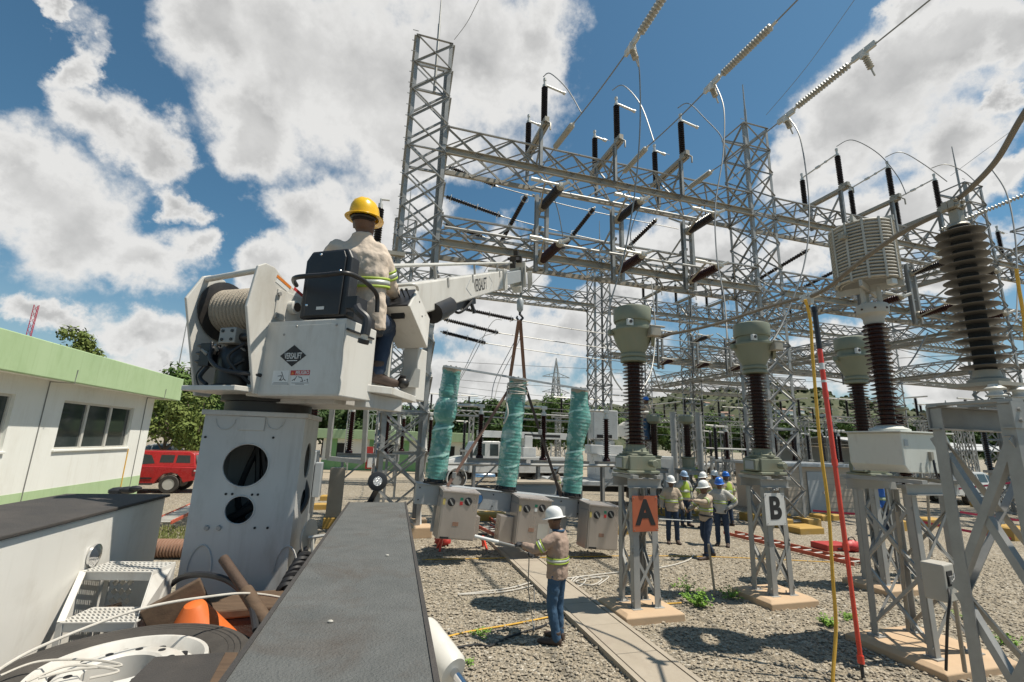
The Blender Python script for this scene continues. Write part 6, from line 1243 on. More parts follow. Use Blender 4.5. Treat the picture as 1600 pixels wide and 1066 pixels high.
# work lamp on the right deck
lp = P(590, 752, 3.5)
mb = MB(); fn = V3((0.30, -0.94, 0.05)).normalized(); mb.lathe([(0.04, -0.09), (0.062, -0.06), (0.072, -0.01), (0.072, 0.012), (0.064, 0.016)], 24, lp, fn); wl = tpart('work_lamp', tw(mb), 'black')
mb = MB(); mb.lathe([(0.064, 0.008), (0.060, 0.014), (0.02, 0.017)], 24, lp, fn); tpart('lens', tw(mb), 'lamp_lens', wl)
mb = MB(); mb.bar(lp-ZZ*0.06, P(577, 786, 3.5), 0.05, 0.012); mb.box(P(582, 786, 3.5), (0.13, 0.07, 0.012)); tpart('bracket', tw(mb), 'black', wl, 0)
# outrigger cylinder at the lower right
a, b = P(662, 985, 1.85), P(709, 1050, 1.68); mb = MB(); dd = (b-a).normalized(); mb.lathe([(0.055, 0), (0.058, 0.02), (0.058, (b-a).length-0.015), (0.05, (b-a).length)], 28, a, dd); hc = tpart('outrigger_cylinder', tw(mb), 'white'); mb = MB(); mb.cyl(b, b+dd*0.5, 0.017, 16); tpart('piston_rod', tw(mb), 'chrome', hc)

# ------------------------------------------------------------------ loose gear lying in the truck bed
t = thing('step_frame', 'white two tread step unit with punched anti slip treads in the truck bed', 'steps', TW(-1.5, 2.1, 1.3), PHI)
def stp(p): q = tl(p); return V3((q.x+1.5, q.y-2.1, q.z-1.3))
tz = ((130, 893, 238, 894, 266, 877, 150, 877, 2.55), (95, 973, 212, 972, 218, 954, 112, 957, 2.28))
cor = []
for i, (x0, y0, x1, y1, x2, y2, x3, y3, c) in enumerate(tz):
    z = (P((x0+x1)/2, (y0+y1)/2, c)).z; q = [G(x, y, z) for x, y in ((x0, y0), (x1, y1), (x2, y2), (x3, y3))]; cor.append(q)
    e1 = (q[1]-q[0]); e2 = V3((-e1.y, e1.x, 0)).normalized()*0.20; q = [q[0], q[1], q[1]+e2, q[0]+e2]; cor[-1] = q
    ex_, ey_ = e1.normalized(), e2.normalized(); W_, D_ = e1.length, 0.20
    mb = MB(); holes = []
    nx_, ny_ = 15, 5
    # punched sheet: bars left between the holes
    for k in range(ny_+1): p = q[0]+ey_*(D_*k/ny_); mb.bar(p, p+ex_*W_, 0.016, 0.006)
    for k in range(nx_+1): p = q[0]+ex_*(W_*k/nx_); mb.bar(p, p+ey_*D_, 0.010, 0.006)
    for k in range(nx_):
        for j in range(ny_): p = q[0]+ex_*(W_*(k+0.5)/nx_)+ey_*(D_*(j+0.5)/ny_); mb.box(p+ZZ*0.003, (0.012, 0.012, 0.008))
    mb.v = [stp(v) for v in mb.v]; obj('tread', mb, 'white', t, 0)
    mb = MB(); mb.box(q[0]+ex_*W_/2-ZZ*0.022, (W_, 0.006, 0.044), (ex_, ey_, ZZ)); mb.v = [stp(v) for v in mb.v]; obj('tread_nose', mb, 'white', t, 0, 0.003)
u0, l0 = cor
for side in (0, 1):
    i = 0 if side == 0 else 1; j = 3 if side == 0 else 2
    mb = MB(); pts = [u0[i], u0[j], u0[j]-ZZ*0.5, l0[i]-ZZ*0.3, l0[i]]
    ex_ = (u0[1]-u0[0]).normalized()*0.006; mb.add(pts+[p+ex_ for p in pts], [(0, 1, 2, 3, 4), (9, 8, 7, 6, 5)]+[(k, (k+1) % 5, (k+1) % 5+5, k+5) for k in range(5)])
    if side == 1: mb.v = [stp(v) for v in mb.v]; obj('side_plate', mb, 'white', t, 0)
    else:
        mb = MB(); mb.bar(u0[0], l0[0], 0.03, 0.012); mb.bar(l0[0], l0[0]-ZZ*0.3, 0.03, 0.012); mb.bar(u0[3], u0[3]-ZZ*0.5, 0.03, 0.012); mb.v = [stp(v) for v in mb.v]; obj('side_rail', mb, 'white', t, 0)
mb = MB(); ex_ = (u0[1]-u0[0]).normalized(); b0_ = u0[3]-ZZ*0.02+ex_*0.02
for zz0 in range(7):
    for k in range(3): p = b0_+ex_*(0.03+0.04*k)-ZZ*(0.04+0.05*zz0); mb.box(p, (0.028, 0.004, 0.028), (V3((ex_.x*0.7, ex_.y*0.7, 0.7)).normalized(), V3((-ex_.y, ex_.x, 0)), V3((-ex_.x*0.7, -ex_.y*0.7, 0.7)).normalized()))
mb.v = [stp(v) for v in mb.v]; obj('punched_back', mb, 'fibreglass', t, 0)
# spare wheel lying flat
wc = P(195, 1052, 1.62); wz = 1.66
wc = G(190, 1043, wz)
t = thing('spare_wheel', 'spare truck wheel with white rim lying flat in the bed', 'wheel', V3((wc.x, wc.y, 1.42)))
mb = MB(); mb.lathe([(0.30, 0.0), (0.44, 0.0), (0.50, 0.04), (0.515, 0.10), (0.515, 0.16), (0.50, 0.215), (0.455, 0.245), (0.36, 0.25), (0.31, 0.235), (0.295, 0.21)], 56, cap=False); ty = obj('tyre', mb, 'rubber', t, 30)
mb = MB(); [mb.lathe([(r-0.004, 0.2465), (r, 0.2515), (r+0.004, 0.2465)], 56, cap=False) for r in (0.375, 0.40, 0.425)]; obj('tread_rings', mb, 'rubber', ty, 30)
mb = MB(); mb.lathe([(0.305, 0.232), (0.30, 0.25), (0.285, 0.25), (0.275, 0.235), (0.262, 0.205), (0.24, 0.203), (0.215, 0.232), (0.19, 0.243), (0.135, 0.245), (0.125, 0.236), (0.125, 0.02)], 48, cap=False); rm = obj('rim', mb, 'white', t, 35)
for k in range(10): mb = MB(); mb.lathe([(0.014, 0.243), (0.014, 0.2462)], 10, (0.163*math.cos(k*PI/5), 0.163*math.sin(k*PI/5), 0)); obj('bolt_hole', mb, 'ink', rm)
for k in range(10): mb = MB(); mb.lathe([(0.017, 0.225), (0.017, 0.238)], 10, (0.222*math.cos(k*PI/5+0.3), 0.222*math.sin(k*PI/5+0.3), -0.01)); obj('hand_hole', mb, 'ink', rm)
mb = MB(); mb.tube(spline([G(0, 1056, 1.70), G(60, 1034, 1.70), G(140, 1031, 1.70), G(190, 1040, 1.70), G(120, 1046, 1.70), G(60, 1060, 1.70)]), 0.0045, 6); mb.tube(spline([G(40, 1066, 1.70), G(110, 1040, 1.705), G(185, 1048, 1.70), G(140, 1060, 1.70)]), 0.0045, 6); single('cord', mb, 'white_rope', 'thin pale cord coiled on the rim of the spare wheel', 'cord')
# board with a wooden edge
q = [G(188, 1078, 1.74), G(242, 1026, 1.74), G(352, 1019, 1.74), G(322, 1078, 1.74)]; t = thing('dark_board', 'dark scuffed board with a bare wooden edge lying over the spare wheel', 'board', q[0])
mb = MB(); mb.add([p for p in q]+[p-ZZ*0.02 for p in q], [(0, 1, 2, 3), (7, 6, 5, 4), (0, 4, 5, 1), (1, 5, 6, 2), (2, 6, 7, 3), (3, 7, 4, 0)]); obj('sheet', mb, 'deck_black', t, 0, 0.003, world=t)
q2 = [G(322, 1075, 1.745), G(352, 1019, 1.745), G(372, 1019, 1.745), G(348, 1075, 1.745)]; mb = MB(); mb.add([p for p in q2]+[p-ZZ*0.035 for p in q2], [(0, 1, 2, 3), (7, 6, 5, 4), (0, 4, 5, 1), (1, 5, 6, 2), (2, 6, 7, 3), (3, 7, 4, 0)]); obj('wooden_edge', mb, 'wood', t, 0, 0.003, world=t)
# cone lying back
ap = P(303, 941, 2.42); base = ap+V3((0.03, 0.10, -0.40)); t = thing('traffic_cone', 'orange rubber cone leaning behind the spare wheel', 'cone', base); ax = (ap-base)
mb = MB(); mb.lathe([(0.29, 0), (0.28, 0.01), (0.06, ax.length-0.03), (0.045, ax.length-0.01), (0.02, ax.length)], 28, (0, 0, 0), ax); obj('body', mb, 'orange', t, 30)
mb = MB(); e = ax.orthogonal().normalized(); mb.box(-ax.normalized()*0.015, (0.60, 0.60, 0.03), (e, ax.normalized().cross(e), ax.normalized())); obj('base', mb, 'black', t, 0, 0.02)
mb = MB(); mb.tube([P(349, 873, 2.55), P(385, 925, 2.4)], 0.026, 10); mb2 = MB(); mb2.tube([P(384, 923, 2.4), P(430, 995, 2.2)], 0.034, 10)
t = thing('pry_bar', 'rusty iron bar with a wooden lower grip leaning against the white mast', 'bar', P(430, 995, 2.2)); obj('bar', mb, 'rust', t, world=t); obj('grip', mb2, 'wood', t, world=t)
mb = MB(); mb.tube(spline([P(262, 918, 2.75), P(285, 902, 2.7), P(320, 898, 2.6), P(360, 909, 2.5), (P(390, 940, 2.35)), P(400, 985, 2.2)]), 0.017, 8); single('black_hose', mb, 'hydr', 'black hose arching in front of the foot of the white mast', 'hose')
mb = MB(); mb.tube(spline([P(-30, 1066, 1.5), P(60, 1012, 1.7), P(215, 953, 2.0), P(330, 932, 2.2), P(400, 928, 2.4), P(470, 940, 2.9)]), 0.006, 8); single('white_rope', mb, 'white_rope', 'white rope stretched across the truck bed above the spare wheel', 'rope')
for (x0, y0, c0), (x1, y1, c1), w, h, nm, m_ in (((232, 985, 2.35), (325, 932, 2.5), 0.05, 0.22, 'weathered plank on edge behind the orange cone', 'wood'), ((160, 958, 2.5), (190, 950, 2.55), 0.06, 0.05, 'short pale wood block under the steps', 'wood')):
    mb = MB(); mb.bar(P(x0, y0, c0), P(x1, y1, c1), w, h); single('plank', mb, m_, nm, 'plank', None, None, 0, 0.006)
t = thing('toolbox', 'dark battered toolbox behind the orange cone in the truck bed', 'box', TW(-0.72, 3.28, 1.30), PHI+0.1); mb = MB(); mb.bb(-0.28, 0.25, -0.15, 0.15, 0.0, 0.30); obj('body', mb, 'deck_black', t, 0, 0.015); mb = MB(); mb.bb(-0.29, 0.26, -0.16, 0.16, 0.301, 0.35); obj('lid', mb, 'wood', t, 0, 0.01)
# reel and twisted hoses by the mast
rc = P(484, 838, 3.25); t = thing('hose_reel', 'small worn reel and twisted black hoses right of the white mast foot', 'reel', rc, PHI)
mb = MB(); mb.lathe([(0.012, -0.02), (0.10, -0.02), (0.115, -0.01), (0.115, 0.0), (0.012, 0.005)], 24, (0, 0, 0), (0.95, -0.3, 0)); obj('disc', mb, 'fibreglass', t)
mb = MB(); mb.tube([(0.02, -0.02, 0.0), (0.05, -0.02, -0.22)], 0.012, 6); mb.tube([(0.0, -0.05, 0.0), (0.13, -0.07, 0.02)], 0.012, 6); obj('crank', mb, 'alu', t)
for k in range(3):
    mb = MB(); p0, p1 = P(442, 925, 2.9), P(478, 862, 3.2); n_ = 30; e = (p1-p0).orthogonal().normalized(); f = (p1-p0).normalized().cross(e); mb.tube([p0.lerp(p1, i/n_)+e*(0.03*math.cos(i*0.55+k*2.1))+f*(0.03*math.sin(i*0.55+k*2.1)) for i in range(n_+1)], 0.017, 6); o = obj('twisted_hose', mb, 'hydr', t); o.data.transform(Matrix.Rotation(-PHI, 4, 'Z') @ Matrix.Translation(-rc))

# ================================================================== PEOPLE
def loft(mb, secs, n=18):
    """secs: (centre, side axis, front axis, rx, ry) rings"""
    base = len(mb.v)
    for c, a, b, rx, ry in secs:
        c = V3(c)
        for j in range(n):
            q = 2*PI*j/n; ca, sa = math.cos(q), math.sin(q)
            mb.v.append(c+V3(a)*(rx*math.copysign(abs(ca)**0.85, ca))+V3(b)*(ry*math.copysign(abs(sa)**0.85, sa)))
    k = len(secs)
    mb.f += [(base+i*n+j, base+i*n+(j+1) % n, base+(i+1)*n+(j+1) % n, base+(i+1)*n+j) for i in range(k-1) for j in range(n)]
    mb.f += [tuple(base+j for j in range(n-1, -1, -1)), tuple(base+(k-1)*n+j for j in range(n))]
def limb(mb, pts, rs, n=14):
    """tapering limb through joints, with extra rings so bends stay round"""
    p = spline(pts, 5); m_ = len(p)-1; r = []
    for i in range(m_+1):
        t = i/m_*(len(rs)-1); k = min(int(t), len(rs)-2); r.append(rs[k]+(rs[k+1]-rs[k])*(t-k))
    mb.tube(p, r, n); mb.ball(pts[0], rs[0]*1.0, 12, 8); mb.ball(pts[-1], rs[-1]*0.99, 12, 8)
def remesh(o, vox, smooth=4, fac=0.5):
    m = o.modifiers.new('skin', 'REMESH'); m.mode = 'VOXEL'; m.voxel_size = vox; m.use_smooth_shade = True
    s = o.modifiers.new('soft', 'SMOOTH'); s.iterations = smooth; s.factor = fac
def hand_mesh(mb, w, d, pn, side, curl=0.6, s=1.0, n=8):
    """palm and five fingers; d = along the hand, pn = palm normal (fingers curl to it), side = towards the thumb"""
    d, pn, side = V3(d).normalized(), V3(pn).normalized(), V3(side).normalized(); w = V3(w)
    loft(mb, [(w-d*0.02*s, side, pn, 0.027*s, 0.020*s), (w+d*0.02*s, side, pn, 0.033*s, 0.019*s), (w+d*0.06*s, side, pn, 0.042*s, 0.017*s), (w+d*0.095*s, side, pn, 0.040*s, 0.015*s)], 12)
    for k, (o, ln) in enumerate(((0.030, 0.070), (0.010, 0.080), (-0.010, 0.074), (-0.030, 0.058))):
        p = w+d*0.088*s+side*o*s; pts = [p-d*0.02*s, p]; a = 0.0
        for seg in (0.44, 0.32, 0.24):
            a += curl*(0.75 if seg == 0.44 else 1.0)*(1+0.08*k); p = p+(d*math.cos(a)+pn*math.sin(a))*(ln*seg*s); pts.append(p)
        mb.tube(pts, [0.0095*s, 0.0098*s, 0.0092*s, 0.0085*s, 0.0068*s], n)
    p = w+d*0.025*s+side*0.028*s; q = p+(side*0.75+d*0.7+pn*0.25).normalized()*0.04*s; r = q+(side*0.25+d*0.75+pn*0.6).normalized()*0.032*s
    mb.tube([p-side*0.01*s, p, q, r], [0.011*s, 0.013*s, 0.011*s, 0.008*s], n)
BASE = dict(pelvis=(0, 0, 0.93), chest=(0, 0.0, 1.28), neck=(0, -0.01, 1.47), head=(0, 0.02, 1.62),
            shL=(-0.185, -0.01, 1.40), elL=(-0.25, -0.03, 1.12), wrL=(-0.24, 0.06, 0.88), shR=(0.185, -0.01, 1.40), elR=(0.25, -0.03, 1.12), wrR=(0.24, 0.06, 0.88),
            hiL=(-0.095, 0, 0.90), knL=(-0.11, 0.02, 0.49), anL=(-0.12, -0.02, 0.09), toL=(-0.14, 0.16, 0.04), hiR=(0.095, 0, 0.90), knR=(0.11, 0.02, 0.49), anR=(0.12, -0.02, 0.09), toR=(0.14, 0.16, 0.04))
def make_person(label, loc, rotz, pose=None, shirt='khaki', trousers='denim_dark', hat='hat_white', gloves='skin', vest=False, bands=True, vox=0.016, scale=1.0, hand=0.5, look=0.0, boots='boot', belt=False, tilt=0.0, band_z=None, collar=None, bulk=1.04):
    J = {k: V3(v)*scale for k, v in BASE.items()}
    for k, v in (pose or {}).items(): J[k] = V3(v)*scale
    t = thing('person', label, 'person', loc, rotz)
    s = scale; X, Y = V3((1, 0, 0)), V3((0, 1, 0))
    up = (J['neck']-J['pelvis']).normalized(); sh = (J['shR']-J['shL']).normalized(); sh = (sh-up*sh.dot(up)).normalized(); fr = up.cross(sh).normalized()
    hp = (J['hiR']-J['hiL']).normalized()
    lerp = lambda k: J['pelvis'].lerp(J['neck'], k)
    mix = lambda k: (hp.lerp(sh, k)).normalized()
    # body: one continuous surface
    mb = MB()
    loft(mb, [(lerp(-0.05), mix(0), fr, 0.13*s, 0.10*s), (lerp(0.25), mix(0.3), fr, 0.125*s, 0.09*s), (lerp(0.62), mix(0.7), fr, 0.15*s, 0.105*s), (lerp(0.86), sh, fr, 0.15*s, 0.085*s), (lerp(1.0), sh, fr, 0.06*s, 0.06*s)])
    hc = J['head']; hd = (hc-J['neck']).normalized()
    la = look; hf = (fr*math.cos(la)+sh*math.sin(la)); hf = (hf-hd*hf.dot(hd)*0.6).normalized(); hs = hf.cross(ZZ).normalized(); hu = hs.cross(hf)
    mb.tube([J['neck']-up*0.05*s, hc-hu*0.03*s], [0.062*s, 0.056*s], 14)
    loft(mb, [(hc-hu*0.115*s+hf*0.045*s, hs, hf, 0.03*s, 0.035*s), (hc-hu*0.095*s+hf*0.03*s, hs, hf, 0.052*s, 0.062*s), (hc-hu*0.05*s+hf*0.012*s, hs, hf, 0.068*s, 0.085*s), (hc, hs, hf, 0.076*s, 0.096*s), (hc+hu*0.055*s, hs, hf, 0.076*s, 0.097*s), (hc+hu*0.095*s-hf*0.005*s, hs, hf, 0.06*s, 0.08*s), (hc+hu*0.12*s-hf*0.01*s, hs, hf, 0.025*s, 0.035*s)])
    loft(mb, [(hc+hu*0.012*s+hf*0.092*s, hs, hf, 0.010*s, 0.012*s), (hc-hu*0.012*s+hf*0.102*s, hs, hf, 0.014*s, 0.018*s), (hc-hu*0.028*s+hf*0.096*s, hs, hf, 0.017*s, 0.014*s)], 10)
    for sg in (-1, 1):
        c = hc+hs*(sg*0.078*s)-hu*0.012*s-hf*0.008*s; loft(mb, [(c-hu*0.03*s, hf, hs, 0.009*s, 0.007*s), (c, hf, hs, 0.017*s, 0.010*s), (c+hu*0.026*s, hf, hs, 0.017*s, 0.010*s)], 8)
    for a, b, c in (('shL', 'elL', 'wrL'), ('shR', 'elR', 'wrR')): limb(mb, [J[a].lerp(lerp(0.86), 0.3), J[a].lerp(J[b], 0.3), J[b], J[c]], [0.045*s, 0.045*s, 0.040*s, 0.028*s])
    for a, b, c in (('hiL', 'knL', 'anL'), ('hiR', 'knR', 'anR')): limb(mb, [J[a], J[b], J[c]], [0.075*s, 0.055*s, 0.04*s])
    for a in ('L', 'R'):
        d = (J['wr'+a]-J['el'+a]).normalized(); pn = -ZZ if abs(d.z) < 0.7 else (X if a == 'L' else -X)
        if (pose or {}).get('pn'+a): pn = V3(pose['pn'+a])/scale if False else V3(pose['pn'+a])
        pn = (pn-d*pn.dot(d)).normalized(); sd = d.cross(pn)*(1 if a == 'L' else -1)
        J['hd'+a] = (J['wr'+a], d, pn, sd)
        if gloves == 'skin': hand_mesh(mb, J['wr'+a], d, pn, sd, hand, s)
    bd_ = obj('body', mb, 'skin', t, 0, recalc=False); remesh(bd_, min(vox*0.55, 0.0075), 2, 0.4)
    # face details
    for sg in (-1, 1):
        mb = MB(); mb.ball(hc+hs*(sg*0.031*s)+hu*0.018*s+hf*0.088*s, 0.012*s, 8, 6); obj('eye', mb, 'decal_white', bd_); 
    mb = MB(); mb.box(hc-hu*0.058*s+hf*0.092*s, (0.045*s, 0.008*s, 0.008*s), (hs, hf, hu)); obj('mouth', mb, 'hair', bd_, 0)
    mb = MB(); loft(mb, [(hc+hu*0.0*s-hf*0.022*s, hs, hf, 0.079*s, 0.082*s), (hc+hu*0.05*s-hf*0.012*s, hs, hf, 0.083*s, 0.098*s), (hc+hu*0.10*s-hf*0.01*s, hs, hf, 0.067*s, 0.086*s), (hc+hu*0.128*s-hf*0.012*s, hs, hf, 0.02*s, 0.03*s)]); obj('hair', mb, 'hair', bd_)
    if gloves != 'skin':
        for a in ('L', 'R'):
            mb = MB(); w_, d, pn, sd = J['hd'+a]; hand_mesh(mb, w_, d, pn, sd, hand, s*1.1); limb(mb, [w_-d*0.06*s, w_+d*0.0*s], [0.040*s, 0.032*s]); g = obj('glove', mb, gloves, t, 0, recalc=False); remesh(g, 0.006, 2, 0.4)
    # shirt
    mb = MB()
    loft(mb, [(lerp(-0.16), mix(0.1), fr, 0.172*s, 0.128*s), (lerp(0.05), mix(0.2), fr, 0.170*s, 0.128*s), (lerp(0.3), mix(0.4), fr, 0.160*s, 0.122*s), (lerp(0.55), mix(0.7), fr, 0.172*s, 0.130*s), (lerp(0.78), sh, fr, 0.182*s, 0.122*s), (lerp(0.90), sh, fr, 0.155*s, 0.098*s), (lerp(0.99), sh, fr, 0.085*s, 0.078*s), (lerp(1.06), sh, fr, 0.072*s, 0.072*s)])
    ctr_ = [lerp(k) for k in (-0.16, 0.05, 0.3, 0.55, 0.78)]
    for i in range(5*18): mb.v[i] = ctr_[i//18]+(mb.v[i]-ctr_[i//18])*bulk
    for a in ('L', 'R'):
        c = J['wr'+a]-(J['wr'+a]-J['el'+a]).normalized()*0.03*s
        limb(mb, [J['sh'+a].lerp(lerp(0.86), 0.25), J['sh'+a].lerp(J['el'+a], 0.45), J['el'+a], J['el'+a].lerp(c, 0.5), c], [0.088*s, 0.080*s, 0.066*s, 0.060*s, 0.050*s])
    sh_o = obj('shirt', mb, shirt, t, 0, recalc=False); remesh(sh_o, vox, 5, 0.5)
    dm = sh_o.modifiers.new('creases', 'DISPLACE'); tx = bpy.data.textures.get('cloth') or bpy.data.textures.new('cloth', 'CLOUDS'); tx.noise_scale = 0.075; dm.texture = tx; dm.strength = 0.024*s; dm.mid_level = 0.5
    if collar:
        mb = MB(); c = lerp(1.03); mb.tube([c+sh*(0.078*s*math.cos(q))+fr*(0.078*s*math.sin(q)) for q in [2*PI*i/16 for i in range(17)]], 0.018*s, 8, cap=False); obj('collar', mb, collar, sh_o)
    if vest:
        mb = MB(); loft(mb, [(lerp(0.0), mix(0.2), fr, 0.185*s, 0.142*s), (lerp(0.3), mix(0.4), fr, 0.176*s, 0.138*s), (lerp(0.55), mix(0.7), fr, 0.186*s, 0.145*s), (lerp(0.80), sh, fr, 0.17*s, 0.130*s), (lerp(0.98), sh, fr, 0.10*s, 0.09*s)]); obj('safety_vest', mb, 'hivis', t, 60)
    if bands:
        def ring(c, ax, a, b, rx, ry, w, m_, nm):
            mb = MB(); n = 26
            for k in (-w/2, w/2):
                for j in range(n): q = 2*PI*j/n; mb.v.append(V3(c)+V3(ax)*k+V3(a)*(rx*math.cos(q))+V3(b)*(ry*math.sin(q)))
            mb.f = [(j, (j+1) % n, n+(j+1) % n, n+j) for j in range(n)]
            o = obj(nm, mb, m_, sh_o, 60, recalc=False); so = o.modifiers.new('thick', 'SOLIDIFY'); so.thickness = 0.004; return o
        kz = band_z or 0.42
        for dz, m_ in ((0.030, 'hivis'), (-0.030, 'hivis'), (0.0, 'hivis_grey')):
            ring(lerp(kz)+up*dz*s, up, mix(0.6), fr, 0.182*s*bulk, 0.141*s*bulk, 0.020*s if m_ == 'hivis' else 0.036*s, m_ if not vest else 'hivis_grey', 'reflective_band')
        for a in ('L', 'R'):
            p = J['sh'+a].lerp(J['el'+a], 0.72); d = (J['el'+a]-J['sh'+a]).normalized(); e = d.orthogonal().normalized(); f = d.cross(e)
            for dz, m_ in ((0.028, 'hivis'), (-0.028, 'hivis'), (0, 'hivis_grey')): ring(p+d*dz*s, d, e, f, 0.085*s, 0.085*s, 0.019*s if m_ == 'hivis' else 0.034*s, m_, 'sleeve_band')
    # trousers
    mb = MB(); pc = J['pelvis']; hu_ = up
    loft(mb, [(J['hiL'].lerp(J['hiR'], 0.5)-ZZ*0.06*s, hp, fr, 0.12*s, 0.105*s), (pc, hp, fr, 0.158*s, 0.118*s), (lerp(0.16), hp, fr, 0.150*s, 0.112*s), (lerp(0.22), hp, fr, 0.145*s, 0.108*s)])
    for a in ('L', 'R'): limb(mb, [J['hi'+a], J['hi'+a].lerp(J['kn'+a], 0.5), J['kn'+a], J['kn'+a].lerp(J['an'+a], 0.45), J['an'+a]+ZZ*0.0], [0.098*s, 0.090*s, 0.073*s, 0.068*s, 0.064*s])
    tr = obj('trousers', mb, trousers, t, 0, recalc=False); remesh(tr, vox, 4, 0.5)
    dm = tr.modifiers.new('creases', 'DISPLACE'); dm.texture = tx; dm.strength = 0.022*s; dm.mid_level = 0.5
    if belt:
        mb = MB(); c = lerp(0.10); mb.tube([c+hp*(0.178*s*math.cos(q))+fr*(0.135*s*math.sin(q)) for q in [2*PI*i/20 for i in range(21)]], 0.024*s, 8, cap=False); obj('tool_belt', mb, 'black', t)
    for a in ('L', 'R'):
        an, to = J['an'+a], J['to'+a]; f = (to-an); f = (f-ZZ*f.z).normalized(); sd = f.cross(ZZ); so = min(an.z, to.z)-0.04*s
        mb = MB(); z0 = V3((0, 0, 0)); h = an-f*0.02*s
        g = lambda fo, z: an+f*fo*s+ZZ*((to.z-an.z)*max(0, fo)/0.19)+ZZ*0
        loft(mb, [(an-f*0.075*s-ZZ*0.045*s, sd, ZZ, 0.032*s, 0.045*s), (an-f*0.05*s-ZZ*0.035*s, sd, ZZ, 0.042*s, 0.055*s), (an+f*0.04*s-ZZ*0.04*s, sd, ZZ, 0.045*s, 0.05*s), (an.lerp(to, 0.7)-ZZ*0.022*s, sd, ZZ, 0.052*s, 0.040*s), (to+f*0.03*s-ZZ*0.008*s, sd, ZZ, 0.050*s, 0.034*s), (to+f*0.075*s-ZZ*0.014*s, sd, ZZ, 0.030*s, 0.022*s)], 14)
        mb.tube([an-ZZ*0.03*s, an+ZZ*0.09*s], [0.055*s, 0.062*s], 14); b_ = obj('boot', mb, boots, t, 0, recalc=False); remesh(b_, 0.010, 2, 0.4)
    if hat:
        o = hc+hu*0.045*s; hx = Matrix((hs, hf, hu)).transposed().to_4x4(); hx.translation = o; T_ = Matrix.Rotation(tilt, 4, hs) 
        mb = MB(); n = 32; prof = [(0.118, 0.0), (0.117, 0.012), (0.115, 0.045), (0.107, 0.085), (0.088, 0.120), (0.057, 0.143), (0.02, 0.152), (0.0, 0.153)]
        for i, (r, z) in enumerate(prof):
            for j in range(n):
                q = 2*PI*j/n; rid = 0.006*math.exp(-((math.cos(q)*r)/0.018)**2)*min(1, z/0.05) if r > 0.01 else 0.006
                rid += 0.004*sum(math.exp(-((math.cos(q)*r-x0)/0.010)**2) for x0 in (-0.045, 0.045))*min(1, z/0.06)
                mb.v.append(V3((r*0.96*math.cos(q)*s, r*1.16*math.sin(q)*s, (z+rid)*s)))
        mb.f = [(i*n+j, i*n+(j+1) % n, (i+1)*n+(j+1) % n, (i+1)*n+j) for i in range(len(prof)-1) for j in range(n)]
        b0 = len(mb.v)
        for r, z in ((0.116, 0.004), (0.146, -0.005), (0.150, -0.009), (0.146, -0.013), (0.112, -0.006)):
            for j in range(n):
                q = 2*PI*j/n; fz = max(0, math.sin(q)); mb.v.append(V3((r*0.96*math.cos(q)*s, (r*1.16+(0.028*fz**2 if r > 0.12 else 0))*math.sin(q)*s, (z-0.008*fz)*s)))
        mb.f += [(b0+i*n+j, b0+i*n+(j+1) % n, b0+(i+1)*n+(j+1) % n, b0+(i+1)*n+j) for i in range(4) for j in range(n)]
        mb.v = [hx @ v for v in mb.v]; ho = obj('hard_hat', mb, hat, t, 50)
        mb = MB(); c = hc+hu*0.03*s; mb.tube([c+hs*(0.090*s*math.cos(q))+hf*(0.108*s*math.sin(q)) for q in [PI+PI*i/12 for i in range(13)]], 0.012*s, 6); obj('headband', mb, 'black', ho)
    return t
# operator on the turret seat; person frame = turret frame

def tloc(r, f, z): return TUR @ V3((r, f, z))
hipc = TP(566, 497, 3.62)
o_ = hipc-V3((0, 0, 0.10)); base_ = V3((hipc.x, hipc.y, hipc.z-0.52))
def rel(px, py, c): p = TP(px, py, c); return (p.x-base_.x, p.y-base_.y, p.z-base_.z)
pose = dict(pelvis=(0, 0, 0.52), chest=(0, 0.03, 0.85), neck=rel(566, 372, 3.62), head=rel(569, 349, 3.64), shL=rel(515, 392, 3.55), shR=rel(596, 398, 3.64), elL=rel(520, 425, 3.85), wrL=rel(560, 440, 4.1), elR=rel(607, 443, 3.74), wrR=rel(616, 462, 3.95),
            hiL=(-0.095, 0.02, 0.49), hiR=(0.095, 0.02, 0.49), knL=rel(586, 500, 4.08), anL=rel(580, 578, 4.02), toL=rel(596, 594, 4.14), knR=rel(607, 509, 3.96), anR=rel(588, 582, 3.74), toR=rel(612, 597, 3.86))
make_person('worker in a yellow hard hat and pale shirt seated at the derrick controls', TUR @ base_, -TA, pose, 'khaki_pale', 'denim_dark', 'hat_yellow', 'skin', vox=0.011, bulk=1.2, hand=0.9, look=0.35, band_z=0.42)
# the worker in front
wl_ = G(870, 1004)
fw = math.radians(26)
pose = dict(head=(-0.02, 0.04, 1.62), elR=(0.30, 0.20, 1.14), wrR=(0.10, 0.40, 1.10), elL=(-0.27, 0.22, 1.24), wrL=(-0.22, 0.46, 1.26), knL=(-0.11, 0.04, 0.49), anL=(-0.10, -0.03, 0.09), toL=(-0.13, 0.16, 0.04), anR=(0.11, 0.0, 0.09), toR=(0.15, 0.18, 0.04), pnL=(0, 0, -1), pnR=(-1, 0, 0.3))
WRZ = math.radians(63)
make_person('worker in a white hard hat holding a pole, standing alone in front of the breaker', wl_, WRZ, pose, 'khaki_mauve', 'denim', 'hat_white', 'glove', vox=0.011, hand=1.05, look=0.0, boots='boot', collar='denim', scale=0.955, bulk=1.12, band_z=0.30)
WM = Matrix.Translation(wl_) @ Matrix.Rotation(WRZ, 4, 'Z') @ Matrix.Scale(0.955, 4)
ha = WM @ V3((-0.215, 0.53, 1.225)); hb_ = WM @ V3((0.10, 0.50, 1.07))
t = thing('hand_pole', 'white pole with a grey grip held out by the lone worker', 'pole', ha); pe = P(742, 838, 6.6)
